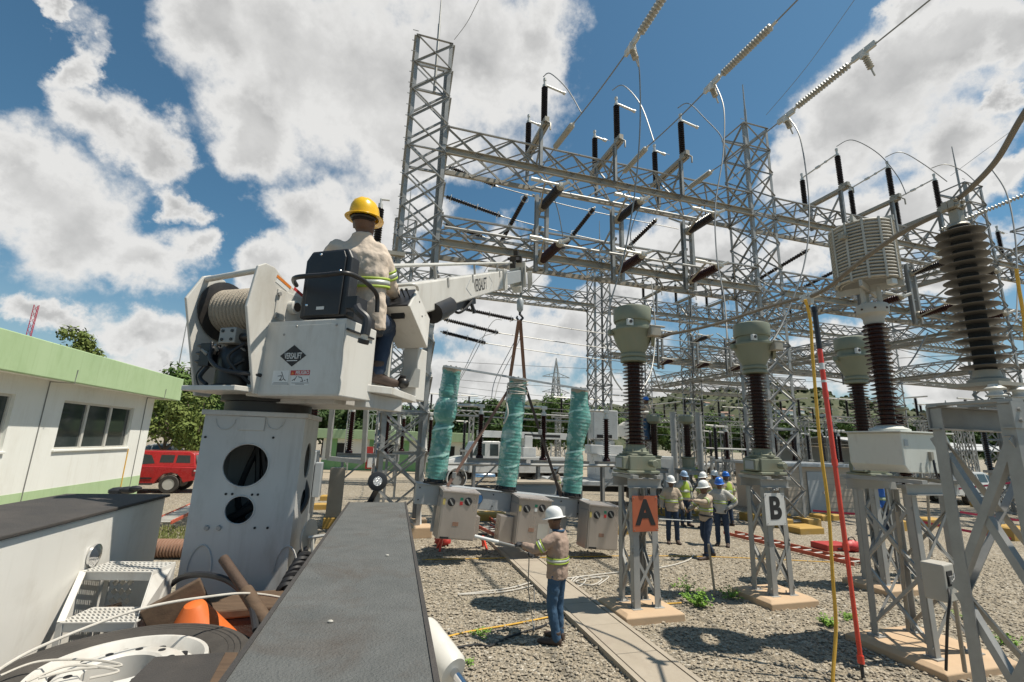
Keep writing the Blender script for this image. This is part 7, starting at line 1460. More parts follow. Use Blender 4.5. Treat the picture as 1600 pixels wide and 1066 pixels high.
mb = MB(); mb.tube([ha+(ha-pe).normalized()*0.08, pe+(ha-pe)*0.55], 0.016, 8); obj('grip', mb, 'galv', t, world=t); mb = MB(); mb.tube([pe+(ha-pe)*0.55, pe], 0.024, 10); obj('shaft', mb, 'decal_white', t, world=t)
mb = MB(); mb.tube(spline([ha-ZZ*0.02, ha.lerp(hb_, 0.5)+V3((0.04, 0, -0.03)), hb_, hb_-ZZ*0.45, hb_-ZZ*0.8+V3((0.06, 0, 0)), V3((hb_.x+0.1, hb_.y+0.1, 0.02)), G(835, 905)+ZZ*0.02]), 0.008, 6); single('tag_line', mb, 'cable', 'thin tag line hanging from the hands of the worker with the pole', 'rope')
def stand(px, py): return G(px, py)
A = math.radians
# the group between the A and B stands
make_person('worker in a white hard hat facing us, first right of the A stand', stand(1052, 849), A(172), dict(wrL=(-0.30, 0.05, 0.90), wrR=(0.30, 0.08, 0.92)), 'khaki', 'denim_dark', 'hat_white', 'glove', vox=0.018, band_z=0.35)
make_person('worker in a lime vest and pale blue hard hat behind the worker facing us', stand(1072, 822), A(190), dict(), 'grey_shirt', 'denim_dark', 'hat_pale', 'skin', vest=True, vox=0.02, band_z=0.4)
make_person('worker in a white hard hat reaching left with one arm, with a black tool belt', stand(1107, 872), A(105), dict(elL=(-0.30, 0.26, 1.33), wrL=(-0.26, 0.52, 1.36), elR=(0.28, 0.16, 1.15), wrR=(0.14, 0.38, 1.10), knL=(-0.14, 0.12, 0.49), anL=(-0.15, 0.16, 0.09), toL=(-0.17, 0.35, 0.04), anR=(0.13, -0.22, 0.09), toR=(0.16, -0.04, 0.04)), 'khaki', 'denim_dark', 'hat_white', 'skin', vox=0.018, belt=True, band_z=0.36)
make_person('worker in a blue hard hat and light grey shirt with hands on the hips', stand(1130, 853), A(150), dict(elR=(0.40, -0.10, 1.16), wrR=(0.20, 0.06, 1.0), elL=(-0.38, -0.10, 1.16), wrL=(-0.19, 0.06, 1.0)), 'grey_shirt', 'denim_dark', 'hat_blue', 'glove', vox=0.018, band_z=0.4)
make_person('worker in a white hard hat half hidden behind the reaching worker', stand(1104, 826), A(120), dict(), 'khaki', 'denim_dark', 'hat_white', 'skin', vox=0.02)
make_person('worker in a white hard hat standing farthest back in the group', stand(1120, 816), A(200), dict(), 'khaki', 'denim_dark', 'hat_white', 'skin', vox=0.02)
make_person('worker in a lime vest and blue hard hat just left of the B stand', stand(1140, 822), A(20), dict(), 'khaki', 'denim_dark', 'hat_blue', 'skin', vest=True, vox=0.02)
make_person('distant person in a lime vest and dark trousers under the far posts', stand(1094, 772), A(170), dict(), 'hivis', 'denim_dark', 'hat_white', 'skin', vest=True, vox=0.025)
make_person('worker in a khaki shirt bending behind the third wrapped pole', stand(868, 805), A(-60), dict(), 'khaki', 'denim_dark', 'hat_white', 'skin', vox=0.022)
make_person('worker in blue overalls seen through the stand right of the red pole', stand(1386, 838), A(200), dict(), 'blue_shirt', 'denim_dark', 'hat_white', 'skin', vox=0.02)
pz = P(1012, 690, 18.6)
make_person('worker in a blue hard hat up on the bucket truck behind the A insulator', V3((pz.x, pz.y, pz.z)), A(40), dict(elR=(0.30, 0.24, 1.2), wrR=(0.16, 0.44, 1.2), elL=(-0.3, 0.24, 1.2), wrL=(-0.16, 0.44, 1.2)), 'khaki', 'denim', 'hat_blue', 'skin', vox=0.02)
mb = MB(); a_, b_ = P(1082, 814, 10.9), P(1052, 812, 11.0); mb.tube([a_, P(1030, 811, 11.1)], 0.012, 6); single('stick', mb, 'decal_white', 'thin white stick held between the workers right of the A sign', 'stick')

# ================================================================== BUILDINGS
BD = math.radians(14.0)
bS = V3((math.cos(BD), math.sin(BD), 0)); bT = V3((-math.sin(BD), math.cos(BD), 0))
def building_local(px, py, cc): q = P(px, py, cc); return q
bc = P(229, 690, 16.2); bc = V3((bc.x, bc.y, 0))             # far right corner of the long wall
bl = thing('control_house', 'low white and light green control house with sliding windows at the left', 'building', bc, BD)
BM_ = Matrix.Translation(bc) @ Matrix.Rotation(BD, 4, 'Z'); BMI = BM_.inverted()
def wallp(px, py, x=0.0):                  # pixel on the long wall -> local (y, z)
    n = bS; o = bc+bS*x; d = ray(px, py); k = (o-CAMP).dot(n)/d.dot(n); q = BMI @ (CAMP+d*k); return q.y, q.z
Lw = 14.5; zsof = wallp(240, 622)[1]; zst = wallp(217, 743)[1]
y0w, z0w = wallp(205, 636); y1w, z1w = wallp(88, 701)
wy = [wallp(x, 665)[0] for x in (205, 92)]; wz0 = wallp(140, 701)[1]; wz1 = wallp(140, 630)[1]
w2 = wallp(12, 660)[0]
yw0, yw1 = min(wy), max(wy)
wins = [(yw0, yw1)]
# wall panels round the windows (window 2 stands nearer the camera and is cut by the frame edge)
w2y1 = wallp(14, 660)[0]; w2y0 = w2y1-(yw1-yw0)
def wbb(x0, x1, ya, yb, za, zb, nm, mt_, par=None, bv=0.0): mb = MB(); mb.bb(x0, x1, ya, yb, za, zb); return obj(nm, mb, mt_, par or bl, 0, bv)
mb = MB()
segs = [(-Lw, w2y0), (w2y1, yw0), (yw1, 0)]
for a, b in segs: mb.bb(-0.18, 0, a, b, zst, zsof)
for a, b in ((w2y0, w2y1), (yw0, yw1)): mb.bb(-0.18, 0, a, b, zst, wz0); mb.bb(-0.18, 0, a, b, wz1, zsof)
mb.bb(-9, -0.18, -0.2, 0, zst, zsof); wl0 = obj('wall', mb, 'wall_white', bl, 0)
mb = MB(); mb.bb(-0.2, 0.006, -Lw, 0.006, 0, zst); mb.bb(-9, -0.2, -0.2, 0.006, 0, zst); obj('green_base', mb, 'wall_green', bl, 0)
zf1 = zsof+0.80; oh = 0.62; ox = 0.42
mb = MB(); mb.bb(-9.5, ox, -Lw-0.3, oh, zsof+0.001, zsof+0.10); rf = obj('soffit', mb, 'wall_white', bl, 0)
mb = MB(); mb.bb(ox-0.02, ox+0.10, -Lw-0.3, oh+0.10, zsof-0.02, zf1); mb.bb(-9.5, ox-0.02, oh-0.02, oh+0.10, zsof-0.02, zf1); obj('fascia', mb, 'wall_green', bl, 0, 0.02)
mb = MB(); mb.bb(-9.5, ox-0.021, -Lw-0.3, oh-0.021, zsof+0.5, zsof+0.55); obj('roof', mb, 'conc', bl, 0)
for a, b in ((w2y0, w2y1), (yw0, yw1)):
    mb = MB(); fw_ = 0.055
    mb.bb(-0.14, -0.07, a, a+fw_, wz0, wz1); mb.bb(-0.14, -0.07, b-fw_, b, wz0, wz1); mb.bb(-0.14, -0.07, a+fw_, b-fw_, wz0, wz0+fw_); mb.bb(-0.14, -0.07, a+fw_, b-fw_, wz1-fw_, wz1)
    for k in (1, 2): y = a+(b-a)*k/3; mb.bb(-0.135, -0.06, y-0.045, y+0.045, wz0+fw_, wz1-fw_)
    wf = obj('window', mb, 'alu', bl, 0, 0.004)
    for k in range(3):
        mb = MB(); mb.bb(-0.112, -0.106, a+(b-a)*k/3+0.05, a+(b-a)*(k+1)/3-0.05, wz0+fw_, wz1-fw_); obj('pane', mb, 'glass', wf, 0)
    mb = MB(); mb.bb(-0.14, 0.05, a-0.05, b+0.05, wz0-0.05, wz0-0.001); obj('sill', mb, 'wall_white', wf, 0, 0.006)
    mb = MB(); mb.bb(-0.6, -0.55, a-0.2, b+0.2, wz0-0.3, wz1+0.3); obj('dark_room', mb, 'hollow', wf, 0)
for y, nm in ((wallp(62, 660)[0], 'l'), (wallp(222, 660)[0], 'r')):
    mb = MB(); mb.tube([(0.012, y, 0.3), (0.012, y, zsof-0.02)], 0.012, 6); mb.tube([(0.012, y, zsof-0.03), (ox+0.10, y, zsof-0.04), (ox+0.112, y, zsof+0.3)], 0.012, 6); obj('lightning_cable', mb, 'cable', bl)
mb = MB(); y = wallp(196, 720)[0]; mb.tube([(0.016, y, wz0-0.05), (0.016, y, 0.3)], 0.016, 6); obj('yellow_conduit', mb, 'yellow_rope', bl)
# green house behind the truck
gp = G(618, 736.5); gb = thing('green_house', 'long low light green building with dark window openings behind the white truck', 'building', gp, math.radians(6))
s_ = (P(730, 690, 38)-P(507, 690, 38)).length
hz_ = 2.95
mb = MB(); mb.bb(-s_/2, s_/2, 0, 5, 0.75, hz_-0.5); obj('wall', mb, 'wall_white', gb, 0)
mb = MB(); mb.bb(-s_/2-0.01, s_/2+0.01, -0.01, 5.01, 0, 0.751); obj('green_base', mb, 'wall_green2', gb, 0)
mb = MB(); mb.bb(-s_/2-0.5, s_/2+0.3, -0.6, 5.3, hz_-0.5, hz_+0.25); obj('fascia', mb, 'wall_green', gb, 0, 0.03)
for x in (-s_/2+0.4, -s_*0.19, s_*0.02, s_*0.25, s_/2-0.5): mb = MB(); mb.bb(x, x+0.7, -0.06, -0.005, 0, hz_-0.501); obj('pilaster', mb, 'wall_green2', gb, 0)
for x in (-s_*0.40, -s_*0.08, s_*0.34): mb = MB(); mb.bb(x-0.65, x+0.65, -0.03, -0.002, 0.95, 2.1); w_ = obj('window', mb, 'hollow', gb, 0)
mb = MB(); mb.bb(-0.8, 0.2, 1, 1.8, hz_+0.25, hz_+0.85); obj('air_unit', mb, 'alu', gb, 0, 0.02)
# beige block house and door on the right
hp_ = G(1292, 806); hb2 = thing('block_house', 'small beige block house with a grey door behind the red pole', 'building', hp_, TH)
mb = MB(); mb.bb(-1.6, 2.8, 0.3, 3.2, 0, 1.95)
for k in range(1, 8): pass
obj('wall', mb, 'block', hb2, 0, 0.01)
mb = MB()
for k in range(1, 8): mb.bb(-1.605, 2.805, 0.294, 0.2985, 0.245*k-0.008, 0.245*k+0.008)
obj('mortar_courses', mb, 'conc', hb2, 0)
mb = MB(); mb.bb(-1.75, 2.95, 0.15, 3.35, 1.951, 2.07); obj('roof', mb, 'frame_grey', hb2, 0, 0.01)
mb = MB(); mb.bb(-0.55, 0.35, 0.25, 0.293, 0.02, 1.75); dr = obj('door', mb, 'frame_grey', hb2, 0, 0.01); mb = MB(); mb.bb(0.22, 0.27, 0.21, 0.249, 0.85, 0.95); obj('handle', mb, 'chrome', dr, 0)
# open sided metal shed at the far right
sp = gat(1440, 40); sd2 = thing('metal_shed', 'long low shed with a pale metal roof far behind the arrester', 'building', sp, math.radians(24))
mb = MB(); mb.prism([(-0.4, 3.2), (5, 4.0), (10.4, 3.2), (10.4, 3.1), (5, 3.9), (-0.4, 3.1)], (-6, 0, 0), (0, 1, 0), (0, 0, 1), (1, 0, 0), 30); obj('roof', mb, 'roof_grey', sd2, 0)
mb = MB(); mb.bb(-5.7, 23.7, 9.7, 10, 0, 3.1); obj('wall', mb, 'frame_grey', sd2, 0)
for k in range(7): mb = MB(); mb.bb(-5.6+4.8*k, -5.4+4.8*k, 0, 0.2, 0, 3.15); obj('post', mb, 'galv', sd2, 0)

# ================================================================== VEHICLES
def wheel(parent, c, r, w, rim='alu', ax=(0, 1, 0)):
    mb = MB(); mb.lathe([(r*0.6, -w/2), (r*0.95, -w/2), (r, -w*0.3), (r, w*0.3), (r*0.95, w/2), (r*0.6, w/2)], 28, c, ax, cap=False); o = obj('wheel', mb, 'rubber', parent, 30)
    mb = MB(); mb.lathe([(r*0.62, -w*0.46), (r*0.55, -w*0.30), (r*0.18, -w*0.36), (r*0.15, -w*0.42), (0.01, -w*0.42)], 20, c, ax); mb.lathe([(r*0.62, w*0.46), (r*0.55, w*0.30), (r*0.18, w*0.36), (r*0.15, w*0.42), (0.01, w*0.42)], 20, c, ax); obj('rim', mb, rim, o, 30); return o
def tapered(mb, prof, hw_lo, hw_hi, z_lo, z_hi, inset=0.0):
    """side profile (x,z) extruded across y, narrowing with height"""
    n = len(prof); hw = lambda z: hw_lo+(hw_hi-hw_lo)*max(0, min(1, (z-z_lo)/(z_hi-z_lo)))
    vs = [V3((x, -hw(z)+inset, z)) for x, z in prof]+[V3((x, hw(z)-inset, z)) for x, z in prof]
    mb.add(vs, [tuple(range(n)), tuple(range(2*n-1, n-1, -1))]+[(i, i+n, (i+1) % n+n, (i+1) % n) for i in range(n)])
def make_pickup(label, loc, rotz, paint='red', canopy=True):
    """x forward, y left; origin under the middle"""
    t = thing('pickup_truck', label, 'pickup', loc, rotz)
    mb = MB(); lo = [(-2.6, 0.55), (-2.62, 0.80), (-2.58, 1.10), (-0.2, 1.14), (1.05, 1.12), (2.2, 1.02), (2.52, 0.86), (2.58, 0.55), (2.1, 0.42), (1.98, 0.62), (1.80, 0.80), (1.55, 0.86), (1.30, 0.80), (1.12, 0.62), (1.02, 0.40), (-1.12, 0.40), (-1.22, 0.62), (-1.40, 0.80), (-1.65, 0.86), (-1.90, 0.80), (-2.08, 0.62), (-2.16, 0.45)]
    tapered(mb, lo, 0.92, 0.88, 0.4, 1.14); b = obj('body', mb, paint, t, 30, 0.03)
    mb = MB(); cabp = [(-0.95, 1.13), (-0.85, 1.62), (-0.6, 1.74), (0.35, 1.74), (0.62, 1.64), (1.25, 1.12)]
    if canopy: cabp = [(-2.52, 1.10), (-2.40, 1.66), (-2.2, 1.75), (-0.6, 1.76), (0.35, 1.76), (0.62, 1.66), (1.25, 1.12)]
    tapered(mb, cabp, 0.87, 0.70, 1.1, 1.76); obj('cab', mb, paint, t, 30, 0.03)
    for sg in (-1, 1):
        for q in ([(0.42, 1.20), (1.02, 1.20), (0.55, 1.60), (0.42, 1.62)], [(-0.42, 1.20), (0.34, 1.20), (0.34, 1.63), (-0.38, 1.63)], [(-1.05, 1.24), (-0.5, 1.20), (-0.46, 1.63), (-0.72, 1.63)])+(([(-1.72, 1.26), (-1.16, 1.26), (-1.16, 1.62), (-1.72, 1.62)], [(-2.34, 1.26), (-1.80, 1.26), (-1.80, 1.62), (-2.28, 1.62)]) if canopy else []) if False else [[(0.42, 1.20), (1.02, 1.20), (0.60, 1.58), (0.42, 1.61)], [(-0.42, 1.20), (0.34, 1.20), (0.34, 1.63), (-0.40, 1.63)], [(-0.98, 1.24), (-0.50, 1.20), (-0.48, 1.62), (-0.78, 1.58)]]+([[(-1.66, 1.28), (-1.14, 1.28), (-1.14, 1.60), (-1.66, 1.60)], [(-2.30, 1.28), (-1.76, 1.28), (-1.76, 1.60), (-2.24, 1.60)]] if canopy else []):
            mb = MB(); hw = lambda z: (0.87+(0.70-0.87)*(z-1.1)/0.66)+0.006
            mb.add([V3((x, sg*hw(z), z)) for x, z in q]+[V3((x, sg*(hw(z)-0.02), z)) for x, z in q], [(0, 1, 2, 3), (7, 6, 5, 4), (0, 4, 5, 1), (1, 5, 6, 2), (2, 6, 7, 3), (3, 7, 4, 0)]); obj('window', mb, 'glass', t, 0)
        for x in (-0.46, 0.38, 1.06): mb = MB(); mb.bb(x-0.006, x+0.006, sg*0.905, sg*0.93, 0.5, 1.1); obj('door_gap', mb, 'ink', t, 0)
        for x in (-0.30, 0.52): mb = MB(); mb.bb(x-0.08, x+0.08, sg*0.90, sg*0.945, 1.0, 1.04); obj('handle', mb, 'chrome', t, 0)
        mb = MB(); mb.bb(0.95, 1.1, sg*0.90, sg*1.06, 1.12, 1.3); obj('mirror', mb, 'black', t, 0, 0.03)
        mb = MB(); mb.bb(-1.05, 1.0, sg*0.88, sg*1.0, 0.36, 0.43); obj('side_step', mb, 'black', t, 0, 0.01)
        mb = MB(); mb.bb(-2.64, -2.50, sg*0.74, sg*0.925, 0.82, 1.10); obj('tail_light', mb, 'decal_red', t, 0, 0.02); mb = MB(); mb.bb(-2.648, -2.52, sg*0.76, sg*0.93, 0.92, 0.99); obj('tail_light', mb, 'decal_white', t, 0, 0.01)
        mb = MB(); mb.bb(2.40, 2.56, sg*0.55, sg*0.86, 0.80, 0.96); obj('headlight', mb, 'lamp_lens', t, 0, 0.02)
        for x in (-1.65, 1.55): wheel(t, (x, sg*0.80, 0.38), 0.38, 0.26)
        mb = MB(); mb.bb(-1.0, -0.45 if False else 0.9, sg*0.921, sg*0.935, 0.60, 0.66); obj('door_strip', mb, 'black', t, 0)
    mb = MB(); mb.bb(-2.74, -2.60, -0.85, 0.85, 0.45, 0.64); obj('bumper', mb, 'chrome' if paint != 'red' else 'black', t, 0, 0.03)
    mb = MB(); mb.bb(2.54, 2.66, -0.85, 0.85, 0.42, 0.66); obj('bumper', mb, 'black', t, 0, 0.03)
    mb = MB(); q = [(-2.50, 1.24), (-2.41, 1.60)]; mb.add([(-2.53, -0.70, 1.25), (-2.53, 0.70, 1.25), (-2.42, 0.62, 1.60), (-2.42, -0.62, 1.60), (-2.51, -0.70, 1.25), (-2.51, 0.70, 1.25), (-2.40, 0.62, 1.60), (-2.40, -0.62, 1.60)], [(0, 1, 2, 3), (7, 6, 5, 4), (0, 4, 5, 1), (1, 5, 6, 2), (2, 6, 7, 3), (3, 7, 4, 0)])
    if canopy: obj('rear_window', mb, 'glass', t, 0)
    mb = MB(); mb.add([(1.20, -0.80, 1.18), (1.20, 0.80, 1.18), (0.70, 0.66, 1.63), (0.70, -0.66, 1.63), (1.16, -0.80, 1.18), (1.16, 0.80, 1.18), (0.66, 0.66, 1.63), (0.66, -0.66, 1.63)], [(0, 1, 2, 3), (7, 6, 5, 4), (0, 4, 5, 1), (1, 5, 6, 2), (2, 6, 7, 3), (3, 7, 4, 0)]); obj('windscreen', mb, 'glass', t, 0)
    return t
rp = G(262, 771); 
red = make_pickup('red pickup with a canopy parked beyond the corner of the control house', rp, math.radians(196)); red.location = rp + V3((math.cos(math.radians(196))*1.65+math.sin(math.radians(196))*0.80, math.sin(math.radians(196))*1.65-math.cos(math.radians(196))*0.80, 0))
wp_ = G(250, 732); wpk = make_pickup('white pickup parked behind the red pickup', V3((wp_.x, wp_.y, 0)), math.radians(190), 'car_white', False)
wc2 = gat(1128, 47); c2 = dup(wpk, wc2, math.radians(180), 'white pickup far back between the A and B transformers'); dup(wpk, gat(1498, 27), math.radians(20), 'white pickup partly hidden behind the coil transformer box')
# white line truck in the background
lt = thing('utility_truck', 'white utility truck with long hood parked behind the wrapped poles', 'truck', gat(780, 27.5), math.radians(200)); lt.scale = (0.86, 0.86, 0.86)
# x forward (towards the left of the picture)
mb = MB(); tapered(mb, [(0.2, 1.0), (0.2, 2.95), (0.35, 3.05), (1.9, 3.02), (2.35, 2.1), (2.4, 1.0)], 1.15, 1.08, 1.0, 3.05); cbn = obj('cab', mb, 'car_white', lt, 30, 0.05)
mb = MB(); tapered(mb, [(2.38, 1.05), (2.38, 2.05), (2.9, 2.02), (3.9, 1.75), (4.1, 1.45), (4.1, 1.05)], 1.0, 0.75, 1.05, 2.05); obj('hood', mb, 'car_white', lt, 30, 0.08)
for sg in (-1, 1):
    for q in ([(1.35, 2.1), (2.22, 2.1), (1.88, 2.85), (1.35, 2.88)], [(0.40, 2.1), (1.0, 2.1), (1.0, 2.86), (0.42, 2.86)]):
        mb = MB(); hw = lambda z: 1.15-0.07*(z-1.0)/2.05+0.008
        mb.add([V3((x, sg*hw(z), z)) for x, z in q]+[V3((x, sg*(hw(z)-0.03), z)) for x, z in q], [(0, 1, 2, 3), (7, 6, 5, 4), (0, 4, 5, 1), (1, 5, 6, 2), (2, 6, 7, 3), (3, 7, 4, 0)]); obj('window', mb, 'glass', lt, 0)
    mb = MB(); mb.lathe([(0.60, -0.16), (0.66, -0.16), (0.66, 0.16), (0.60, 0.16)], 24, (3.15, sg*0.98, 0.66), (0, 1, 0), cap=False); obj('wheel_arch', mb, 'car_white', lt)
    mb = MB(); mb.bb(2.25, 2.40, sg*1.22, sg*1.42, 1.9, 2.5); obj('mirror', mb, 'black', lt, 0, 0.03)
    mb = MB(); mb.lathe([(0.30, 0), (0.32, 0.05), (0.32, 1.45), (0.30, 1.5)], 20, (0.6, sg*0.95, 0.72), (1, 0, 0)); obj('fuel_tank', mb, 'chrome', lt)
    mb = MB(); mb.bb(4.0, 4.12, sg*0.55, sg*0.85, 1.25, 1.45); obj('headlight', mb, 'lamp_lens', lt, 0, 0.02)
    for x in (3.15, -2.6, -3.7): wheel(lt, (x, sg*0.98, 0.52), 0.52, 0.32, 'galv')
    mb = MB(); mb.bb(1.02, 1.35, sg*1.12, sg*1.175, 1.6, 1.64); obj('handle', mb, 'black', lt, 0); mb = MB(); mb.bb(1.35, 2.0, sg*1.148, sg*1.155, 1.45, 1.75); obj('door_emblem', mb, 'decal_blue', lt, 0)
mb = MB(); mb.bb(4.1, 4.3, -1.1, 1.1, 0.55, 0.9); obj('bumper', mb, 'black', lt, 0, 0.04)
mb = MB(); mb.bb(-5.2, 4.0, -0.5, -0.3, 0.7, 1.0); mb.bb(-5.2, 4.0, 0.3, 0.5, 0.7, 1.0); mb.bb(-1, -0.6, -0.35, 0.35, 0.7, 0.95); obj('chassis', mb, 'black_paint', lt, 0)
mb = MB(); mb.bb(-5.4, 0.0, -1.2, 1.2, 1.02, 1.18); mb.bb(-5.4, -0.0, -1.2, -0.75, 1.18, 2.05); mb.bb(-5.4, 0.0, 0.75, 1.2, 1.18, 2.05); obj('utility_body', mb, 'car_white', lt, 0, 0.02)
mb = MB(); mb.bb(-2.6, -1.6, -0.5, 0.5, 1.18, 2.7); mb.bb(-2.4, -1.8, -0.3, 0.3, 2.7, 3.5); obj('derrick_turret', mb, 'car_white', lt, 0, 0.04)
mb = MB(); mb.bb(-5.8, 1.6, -0.22, 0.22, 3.3, 3.75); bm_ = obj('boom', mb, 'car_white', lt, 0, 0.02); mb = MB(); mb.bb(-4.6, -1.8, -0.228, -0.221, 3.44, 3.62); mb.bb(-4.6, -1.8, 0.221, 0.228, 3.44, 3.62); obj('boom_slot', mb, 'hollow', bm_, 0)
# bucket truck body behind the third wrapped pole
bt2 = thing('bucket_truck', 'white bucket truck body with raised bin behind the third wrapped pole', 'truck', gat(948, 21), math.radians(186))
mb = MB(); mb.bb(-2.6, 2.8, -1.2, 1.2, 0.9, 1.1); mb.bb(-2.6, 0.6, -1.2, 1.2, 1.1, 2.2); obj('utility_body', mb, 'car_white', bt2, 0, 0.03)
mb = MB(); mb.bb(-0.6, 0.9, -0.5, 0.5, 2.2, 2.6); mb.lathe([(0.45, 2.6), (0.45, 2.8)], 20, (0.1, 0, 0)); obj('pedestal', mb, 'car_white', bt2, 0, 0.03)
mb = MB(); mb.bb(-0.4, 0.75, -0.45, 0.45, 2.85, 4.15); obj('turret_bin', mb, 'car_white', bt2, 0, 0.04); mb = MB(); mb.bb(-0.1, 0.1, 0.46, 0.47, 2.9, 3.05); mb.bb(0.3, 0.6, 0.46, 0.47, 2.9, 3.05); obj('bin_slots', mb, 'hollow', bt2, 0)
mb = MB(); mb.lathe([(0.4, -0.2), (0.4, 0.2)], 18, (-1.0, 0, 3.3), (0, 1, 0)); mb.bb(-1.3, -0.3, -0.25, 0.25, 3.0, 3.5); obj('winch', mb, 'alu', bt2, 30)
for sg in (-1, 1):
    for x in (-1.9, 2.3): wheel(bt2, (x, sg*0.95, 0.5), 0.5, 0.32, 'white')
    for k in range(4): mb = MB(); mb.bb(-2.5+0.78*k, -1.78+0.78*k, sg*1.201, sg*1.215, 1.2, 2.1); dd_ = obj('locker_door', mb, 'car_white', bt2, 0, 0.01); mb = MB(); mb.bb(-2.2+0.78*k, -2.1+0.78*k, sg*1.216, sg*1.23, 1.6, 1.7); obj('latch', mb, 'black', dd_, 0)
mb = MB(); mb.bb(-2.7, -0.5, 1.0, 1.25, 0.45, 0.9); mb.bb(-2.6, 2.7, -0.4, 0.4, 0.6, 0.9); obj('chassis', mb, 'black_paint', bt2, 0)
# grey cabinet behind the middle pole
cp = gat(838, 12.9); t = thing('steel_cabinet', 'low grey steel cabinet behind the middle wrapped pole', 'cabinet', cp, TH)
mb = MB(); mb.bb(-0.62, 0.62, 0, 0.7, 0.15, 1.5); obj('body', mb, 'frame_grey', t, 0, 0.012); mb = MB(); mb.bb(-0.68, 0.68, -0.06, 0.76, 1.501, 1.56); obj('roof', mb, 'conc', t, 0, 0.008); mb = MB(); mb.bb(-0.58, 0.58, -0.012, -0.001, 0.2, 1.44); obj('door', mb, 'frame_grey', t, 0, 0.006)

# ================================================================== TREES
def crown_mesh(seed, rad, h, n_cl, leaves, size, flat=1.0, droop=0.0, core=0.25):
    r = random.Random(seed); mb = MB(); cl = []
    for i in range(n_cl):
        while True:
            x, y, z = r.uniform(-1, 1), r.uniform(-1, 1), r.uniform(-1, 1)
            if core < x*x+y*y+z*z < 1: break
        cl.append((V3((x*rad, y*rad, h+z*rad*flat)), rad*r.uniform(0.20, 0.38)))
    for c, cr in cl:
        for k in range(leaves):
            d = V3((r.gauss(0, 1), r.gauss(0, 1), r.gauss(0, 0.8))).normalized(); p = c+d*cr*r.uniform(0.45, 1.05)
            nrm = (d+V3((r.uniform(-0.8, 0.8), r.uniform(-0.8, 0.8), r.uniform(-0.2, 1.0)))).normalized(); a = nrm.orthogonal().normalized(); b = nrm.cross(a)
            q = r.uniform(0, 6.28); e = a*math.cos(q)+b*math.sin(q); f = nrm.cross(e); s = size*r.uniform(0.6, 1.35)
            mb.add([p-e*s, p+f*s*0.45, p+e*s, p-f*s*0.45], [(0, 1, 2, 3)])
    return mb, cl
def make_tree(label, loc, h, rad, seed, mt_='foliage', n_cl=26, leaves=170, size=0.16, flat=0.8, trunk=0.16, group=None, name='tree', core=0.2):
    t = thing(name, label, 'tree', loc, 0, group)
    mb, cl = crown_mesh(seed, rad, h, n_cl, leaves, size, flat, core=core); obj('crown', mb, mt_, t, 0, recalc=False)
    r = random.Random(seed+99); mb = MB(); top = V3((0, 0, h)); mb.tube(spline([(0, 0, 0), (0.05, 0.02, h*0.3), (-0.04, 0.03, h*0.6), top]), [trunk*(1-0.75*i/24) for i in range(25)], 8)
    for c, cr in cl[::2]: s0 = V3((0, 0, h*r.uniform(0.35, 0.75))); mb.tube([s0, s0.lerp(c, 0.5)+V3((0, 0, 0.1)), c], [trunk*0.4, trunk*0.25, trunk*0.1], 5)
    obj('trunk', mb, 'bark', t)
    return t
tA = make_tree('dense green tree right of the control house roof', gat(292, 33), 5.0, 3.1, 1, 'foliage', 34, 230, 0.17)
make_tree('pale olive tree behind the red pickup', gat(308, 30), 3.1, 2.4, 2, 'foliage2', 26, 200, 0.13, 0.75)
make_tree('open crowned tree rising over the control house roof', gat(68, 30), 8.0, 1.75, 3, 'foliage2', 16, 140, 0.14, 0.7, core=0.3)
make_tree('yellow green bush between the control house and the white mast', gat(258, 30), 3.4, 2.0, 4, 'foliage2', 20, 180, 0.13, 0.9)
tB = make_tree('big dark tree behind the breaker, left of the far pylon', gat(760, 60), 4.6, 4.2, 5, 'foliage3', 34, 220, 0.28, 0.75)
tC = make_tree('round topped green tree below the far pylon', gat(868, 58), 5.6, 3.6, 6, 'foliage', 34, 220, 0.26, 0.95)
dup(tB, gat(700, 62), 1.1, label='dark tree above the green house, right part'); dup(tB, gat(640, 66), 2.3, label='dark tree behind the leg of the nearest tower'); dup(tB, gat(565, 60), 0.4, label='dark tree above the green house, seen under the turret platform'); dup(tB, gat(505, 64), 3.1, label='dark tree above the left end of the green house'); dup(tB, gat(815, 66), 4.0, label='dark tree between the first two far trees behind the breaker')
dup(tC, gat(935, 70), 2.0, label='green tree behind the bucket truck'); dup(tA, gat(272, 42), 2.2, label='green tree seen past the end of the control house roof'); dup(tA, gat(215, 46), 1.0, label='green tree hidden behind the control house')
for k, (px, c) in enumerate(((1010, 75), (1060, 80), (1110, 78), (1165, 84), (1225, 80), (1290, 85), (1340, 74), (1420, 66), (1500, 70), (1575, 66))):
    dup(tB if k % 2 else tC, gat(px, c), 0.7*k, label='tree in the far row at the foot of the hill', group='trees at the foot of the hill')
for k, (px, c) in enumerate(((-60, 60), (20, 64), (90, 70), (160, 66), (340, 62), (400, 64), (450, 66))):
    dup(tC if k % 2 else tB, gat(px, c), 0.9*k, label='tree in the far row behind the control house and the mast', group='trees behind the control house')
